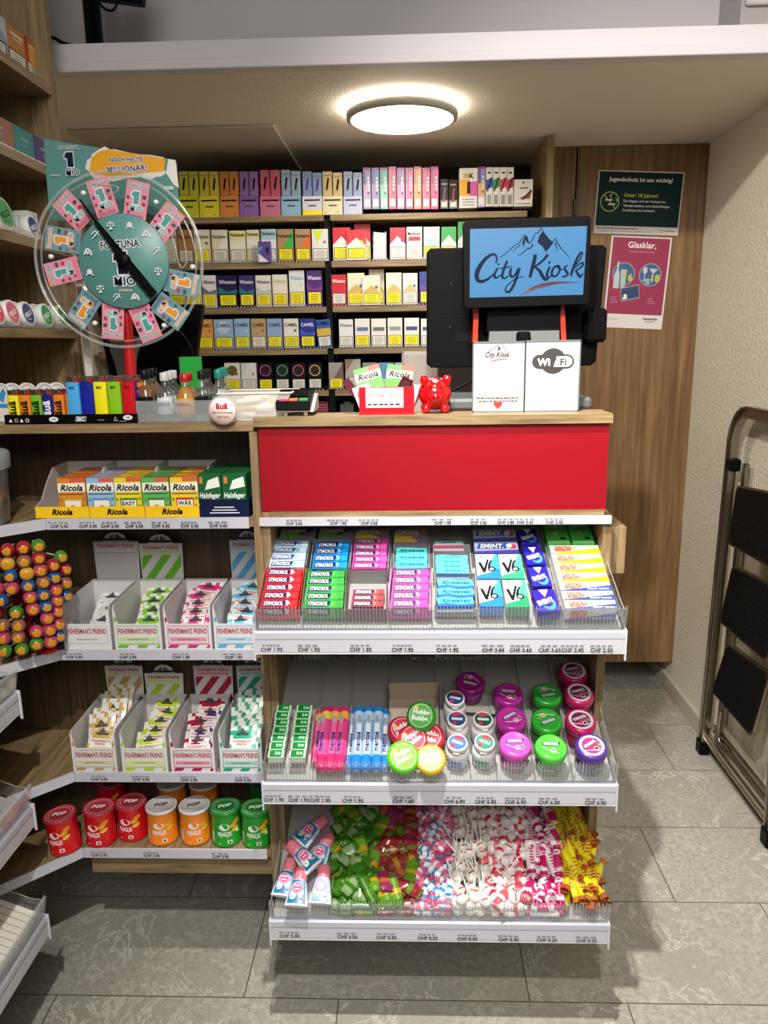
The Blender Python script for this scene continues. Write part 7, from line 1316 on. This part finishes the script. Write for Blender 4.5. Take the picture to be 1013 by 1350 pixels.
PB = [mk(flow(('#4fa4cc', '#e0709a', '#e8b8cc'), .036, .018, .012), 'blue and pink'), mk(wrapped(('#e6e2e6', '#3a8cc0'), .034, .0085), 'white twist-ended'), mk(flow(('#2a88b8', '#d84a80', '#4aa8d4'), .036, .018, .012), 'deeper blue and pink'), mk(wrapped(('#e8709c', '#e6e2e6'), .034, .0085), 'pink twist-ended')]
heap(2, qa, (812, 808), (985, 992), 75, 585, 5, 12, 2, PB, 'wrapped_sweet', 'sweet', lambda nm: '%s small gum sweet in the blue-pink heap of the lowest tray' % nm, .010, .010)
def lolly(c, rr_=.0125, sl=.046):
    b = MB(); b.ball((0, 0, 0), (rr_, rr_, rr_*.95), M(c, .22), 14, 10); b.tube([(0, rr_*.8, .003), (.001, rr_+sl*.6, .010*sl/.046), (0, rr_+sl, .016*sl/.046)], .0017, M('#e3e0dc', .4), 6)
    k = Ink(b, (0, 0, rr_*.96), (1, 0, 0), (0, 1, 0)); k.text('CHERRY', 0, -.002, .004, M('#b82a3a'), 'c', .03, 0, .014) if False else k.poly([(-.006, -.002), (.006, 0), (.006, .003), (-.006, .001)], M('#b8303c')); b.ball((0, rr_*.95, .003), (.0042, .0035, .004), M(c, .25), 8, 6); return b
WL = [mk(lolly('#ddd8d2'), 'white-wrapped'), mk(lolly('#d2cec8', .0118), 'off-white wrapped'), mk(lolly('#e2ded8', .0135), 'larger white-wrapped')]
heap(2, qb, (62, 66), (245, 262), 90, 655, 3, 9, 2, WL, 'lollipop', 'lollipop', lambda nm: '%s ball lollipop in the white lollipop heap' % nm, .014, .012, align=10, jit=.3, vmin=.018)
def fizz(c1, c2):
    b = MB(); r = .0095; b.T = Matrix.Rotation(R(90), 4, 'Y'); b.lathe([(.007, -.026), (.0035, -.019), (r*.9, -.017), (r, -.014), (r, -.003), (r, .005), (r, .012), (r*.9, .016), (.004, .018), (.0065, .024)], M(c1, .2), 14, True, True, [M(c1, .25)]*3+[M(c1, .25), M(c2, .25), M(c1, .25), M(c1, .25)]+[M(c1, .25)]*2); return b
RWm = [mk(fizz('#e2dcdc', '#d03a4a'), 'white with a red band'), mk(fizz('#e0d8d8', '#c82a40'), 'white with a crimson band'), mk(lolly('#dcd4d4', .0125, .012), 'pearly white'), mk(fizz('#d85a66', '#e6e0e0'), 'red with a white band')]
heap(2, qb, (235, 268), (440, 480), 90, 655, 4, 10, 2, RWm, 'wrapped_sweet', 'sweet', lambda nm: '%s twist-wrapped lolly in the red and white heap' % nm, .013, .012)
def rollm(c1, c2, L=.062):
    b = MB(); r = .0085; h = L/2; b.T = Matrix.Rotation(R(-90), 4, 'X'); b.lathe([(.008, -h-.006), (.003, -h), (r, -h+.003), (r, -h*.45), (r, h*.45), (r, h-.003), (.003, h), (.008, h+.006)], M(c1, .2), 12, True, True, [M(c2, .25), M(c2, .25), M(c1, .25), M(c1, .25) if L > .05 else M(c2, .25), M(c1, .25), M(c2, .25), M(c2, .25)])
    b.T = Matrix.Identity(4); k = Ink(b, (0, 0, r+.0003), (0, 1, 0), (-1, 0, 0)); [k.rect(-h*.6+i*.006, -.004, -h*.6+i*.006+.003, .004, M(c2)) for i in range(6)]; return b
MR = [mk(rollm('#e3dde0', '#c8186c'), 'white roll with magenta ends'), mk(rollm('#e3dde0', '#b81462', .05), 'short white roll with magenta ends'), mk(rollm('#d83a86', '#e3dde0', .045), 'magenta roll')]
heap(2, qb, (460, 478), (625, 690), 90, 650, 4, 6, 2, MR, 'candy_roll', 'sweet', lambda nm: '%s in the magenta and white heap of the lowest tray' % nm, .013, .012, align=8, jit=.4, vmin=.040)
def stick(c1, c2, L=.105):
    b = MB(); n = 10; vs = []; m_ = 8
    for i in range(n+1):
        u = i/n; y = (u-.5)*L; e = min(u, 1-u); w_ = .0078*(1.15 if e < .03 else (.55 if e < .1 else 1)); vs += [(w_*math.cos(2*math.pi*j/m_)+.0015*math.sin(i*1.3), y, w_*.75*math.sin(2*math.pi*j/m_)) for j in range(m_)]
    for i in range(n): c = c2 if i in (0, n-1) else c1; b.add(vs, [(i*m_+j, i*m_+(j+1) % m_, (i+1)*m_+(j+1) % m_, (i+1)*m_+j) for j in range(m_)], M(c, .22), True)
    k = Ink(b, (0, 0, .0063), (1, 0, 0), (0, 1, 0)); [k.poly([(-.004, -.03+i*.008), (.004, -.027+i*.008), (.004, -.024+i*.008), (-.004, -.027+i*.008)], M(c2)) for i in range(6)]; return b
YS_ = [mk(stick('#d9cc1a', '#a8642a', .118), 'yellow'), mk(stick('#bdb01a', '#94502a', .118), 'dull yellow'), mk(stick('#d0b024', '#a84a20', .118), 'orange-patterned')]
heap(2, qb, (648, 718), (808, 915), 130, 590, 5, 4, 3, YS_, 'wrapped_stick', 'sweet', lambda nm: '%s wrapped chewy stick at the right end of the lowest tray' % nm, .012, .009, align=2, jit=.3, scale=(.92, 1.02), vmin=.064, xm_=.016)

def front_row(x0, x1, makers, name, cat, labelf, n, turn=0., v0=.013, lay=2):
    for l in range(lay):
        for j in range(n):
            x = x0+(x1-x0)*(j+.5+rnd.uniform(-.1, .1))/n; me, nm = makers[rnd.randrange(len(makers))]; v = v0+.004*l; h = .009+.011*l
            p = Vector((x, TY+v*math.cos(SA)-h*math.sin(SA), TF[2]+v*math.sin(SA)+h*math.cos(SA)))
            inst(me, name, labelf(nm), cat, labelf(nm)+'s', TM(p, R(turn+rnd.uniform(-7, 7)), rnd.uniform(-.2, .2)))
def xs_(a, b): return G(a, 1190, 2, .01).x, G(b, 1190, 2, .01).x
for (a, b), mk_, nm_, ct_, lf, n, tn, v0 in (((438, 491), GRN, 'wrapped_sweet', 'sweet', lambda nm: '%s flow-wrapped sweet in the green heap of the lowest tray' % nm, 2, 0, .014), ((497, 543), MIX, 'wrapped_sweet', 'sweet', lambda nm: '%s flow-wrapped sweet in the mixed heap of the lowest tray' % nm, 2, 0, .015), ((548, 592), PB, 'wrapped_sweet', 'sweet', lambda nm: '%s small gum sweet in the blue-pink heap of the lowest tray' % nm, 3, 0, .012),
        ((597, 640), WL, 'lollipop', 'lollipop', lambda nm: '%s ball lollipop in the white lollipop heap' % nm, 3, 0, .016), ((645, 690), RWm[:2], 'wrapped_sweet', 'sweet', lambda nm: '%s twist-wrapped lolly in the red and white heap' % nm, 2, 0, .013), ((695, 742), MR, 'candy_roll', 'sweet', lambda nm: '%s in the magenta and white heap of the lowest tray' % nm, 1, 90, .012)):
    u0, u1 = xs_(a, b); front_row(u0, u1, mk_, nm_, ct_, lf, n, tn, v0)

# ---- sweets in the left-edge trays
red_s = meshof(flow(('#a82a28', '#c84038', '#e0dcd4'), .075, .040, .012), 'sachet'); pal_s = meshof(flow(('#e0dcc0', '#e8e4d4', '#d8c83a'), .075, .040, .012), 'sachet'); drk_s = meshof(flow(('#3a2a24', '#7a3a2c', '#c8c0b4'), .070, .036, .012), 'sachet')
for ti, (z, mks) in enumerate(((.752, [(pal_s, 'pale yellow and white')]), (.517, [(red_s, 'red and white'), (drk_s, 'dark brown')]))):
    for j in range(22):
        v = rnd.uniform(.02, .13); yw = -.15-.030*j*.8; mh, nm = mks[j % len(mks)]
        M4 = Matrix.Translation((LX-v, yw, z+SL*v+.016+.006*(j % 3))) @ Matrix.Rotation(SA, 4, 'Y') @ Matrix.Rotation(R(90)+rnd.uniform(-.3, .3), 4, 'Z') @ Matrix.Rotation(rnd.uniform(-.2, .2), 4, 'X')
        inst(mh, 'sachet', '%s sachet in the %s tray at the left edge' % (nm, ('highest', 'middle')[ti]), 'sachet', '%s sachets in the %s left tray' % (nm, ('highest', 'middle')[ti]), M4)

# ================================================================ STEP LADDER
t = thing('step_ladder', (.97, .72, 0), 'folded metal step ladder with three black treads leaning on the right wall', 'ladder'); SM = M('#9c968a', .25, 1.)
def flatbar(path, w, th, m, name, axis=Vector((1, 0, 0))):
    """channel bar swept along a path lying in the wall's plane"""
    b = MB(); path = [Vector(p) for p in path]; vs = []; n = len(path)
    for i, p in enumerate(path):
        d = (path[min(i+1, n-1)]-path[max(0, i-1)]).normalized(); sd = d.cross(axis).normalized()
        pr = [(-w/2, -th/2), (w/2, -th/2), (w/2, th/2), (w*.30, th/2), (w*.22, th*.1), (-w*.22, th*.1), (-w*.30, th/2), (-w/2, th/2)]
        vs += [p+sd*a-axis*c for a, c in pr]
    m_ = 8; b.add(vs, [(i*m_+j, i*m_+(j+1) % m_, (i+1)*m_+(j+1) % m_, (i+1)*m_+j) for i in range(n-1) for j in range(m_)], m); return b.build(name, t, .0012)
yn, yf = .47, .955; arch = [(.985, yf, .03)]+[(.985, yf-.03*s_, .03+.98*s_) for s_ in (.25, .5, .75, 1)]
ctr = Vector((.985, .83, 1.045)); arch += [tuple(ctr+Vector((0, .095*math.cos(R(a)), .115*math.sin(R(a))))) for a in range(10, 91, 16)]
arch += [(.985, .74, 1.16), (.985, .66, 1.16)]+[tuple(Vector((.985, .61, 1.045))+Vector((0, -.095*math.sin(R(a)), .115*math.cos(R(a))))) for a in range(0, 91, 18)]+[(.985, .505, .8), (.985, .49, .4), (.985, yn, .03)]
flatbar(arch, .034, .024, SM, 'front_frame')
rear = [(1.012, yf-.055, .055), (1.012, yf-.075, 1.0)]; flatbar(rear, .022, .014, SM, 'rear_leg'); flatbar([(1.012, yn+.055, .055), (1.012, yn+.075, 1.0)], .022, .014, SM, 'rear_leg')
flatbar([(1.006, yf-.03, .105), (1.006, yn+.03, .105)], .028, .012, SM, 'crossbar'); flatbar([(.990, yf-.01, .062), (.990, yn+.01, .062)], .026, .012, M('#c8c2b4', .3, 1.), 'crossbar')
b = MB(); b.tube(smooth([(.996, yf-.09, .20), (.996, yf-.085, .13), (.996, yf-.10, .095), (.996, yf-.16, .088)]), .007, SM, 8); b.build('bent_tube', t)
for y in (yf, yn): b = MB(); b.cbox(.968, 1.002, y-.021, y+.021, .0005, .050, BLACK, .004); b.build('foot', t)
for y in (yf-.045, yn+.045): b = MB(); b.cbox(.970, 1.004, y-.020, y+.016, .975, 1.012, BLACK, .005); b.build('hinge', t)
for tl_, tr2, bl2, br2 in (((979, 641), (1046, 655), (967, 717), (1030, 752)), ((973, 747), (1040, 779), (956, 820), (1019, 874)), ((966, 850), (1022, 890), (946, 912), (998, 972))):
    b = MB(); X0, X1 = .972, .950; q = [tuple(P(*tl_, X=X0)), tuple(P(*tr2, X=X0)), tuple(P(*br2, X=X1)), tuple(P(*bl2, X=X1))]; c_ = sum((Vector(v) for v in q), Vector())/4; nrm = (Vector(q[1])-Vector(q[0])).cross(Vector(q[3])-Vector(q[0])).normalized(); nrm = nrm if nrm.x < 0 else -nrm
    def rr(sc_, off): 
        out = []
        for i_ in range(4):
            a, p, c = Vector(q[i_-1]), Vector(q[i_]), Vector(q[(i_+1) % 4]); p2 = c_+(p-c_)*sc_; out += [p2+(a-p).normalized()*.014, p2+((a-p).normalized()+(c-p).normalized())*.004, p2+(c-p).normalized()*.014]
        return [v+nrm*off for v in out]
    a, c = rr(1, 0), rr(1, .016); N_ = 12; b.add(a+c, [tuple(range(N_)), tuple(range(2*N_-1, N_-1, -1))]+[(i_, (i_+1) % N_, N_+(i_+1) % N_, N_+i_) for i_ in range(N_)], SM); tr = b.build('tread', t, .002)
    b = MB(); a, c = rr(.955, .0155), rr(.95, .0185); b.add(a+c, [tuple(range(2*N_-1, N_-1, -1))]+[(i_, (i_+1) % N_, N_+(i_+1) % N_, N_+i_) for i_ in range(N_)], M('#0a0a0b', .6))
    for r_i in range(11):
        f = .06+.088*r_i; l0 = Vector(q[0]).lerp(Vector(q[3]), f); l1 = Vector(q[1]).lerp(Vector(q[2]), f)
        for s_i in range(12): g0 = .05+s_i*.076; p = l0.lerp(l1, g0)+nrm*.0185; p2 = l0.lerp(l1, g0+.05)+nrm*.0185; d = (Vector(q[3])-Vector(q[0])).normalized()*.004; b.add([p, p2, p2+d, p+d, p+nrm*.0012, p2+nrm*.0012, p2+d+nrm*.0012, p+d+nrm*.0012], [(4, 5, 6, 7), (0, 4, 7, 3), (1, 2, 6, 5), (0, 1, 5, 4), (3, 7, 6, 2)], M('#101012', .6))
    b.build('rubber_mat', tr)
p = P(1009, 637, X=.965); b = MB().at(.965, p.y, .944); b.lathe([(.008, -.003), (.010, .0), (.010, .014), (.006, .018), (.001, .019)], M('#8a1420', .25), 16); tag(b.build('red_cap'), 'small dark red cap lying on the top tread of the ladder', 'cap')
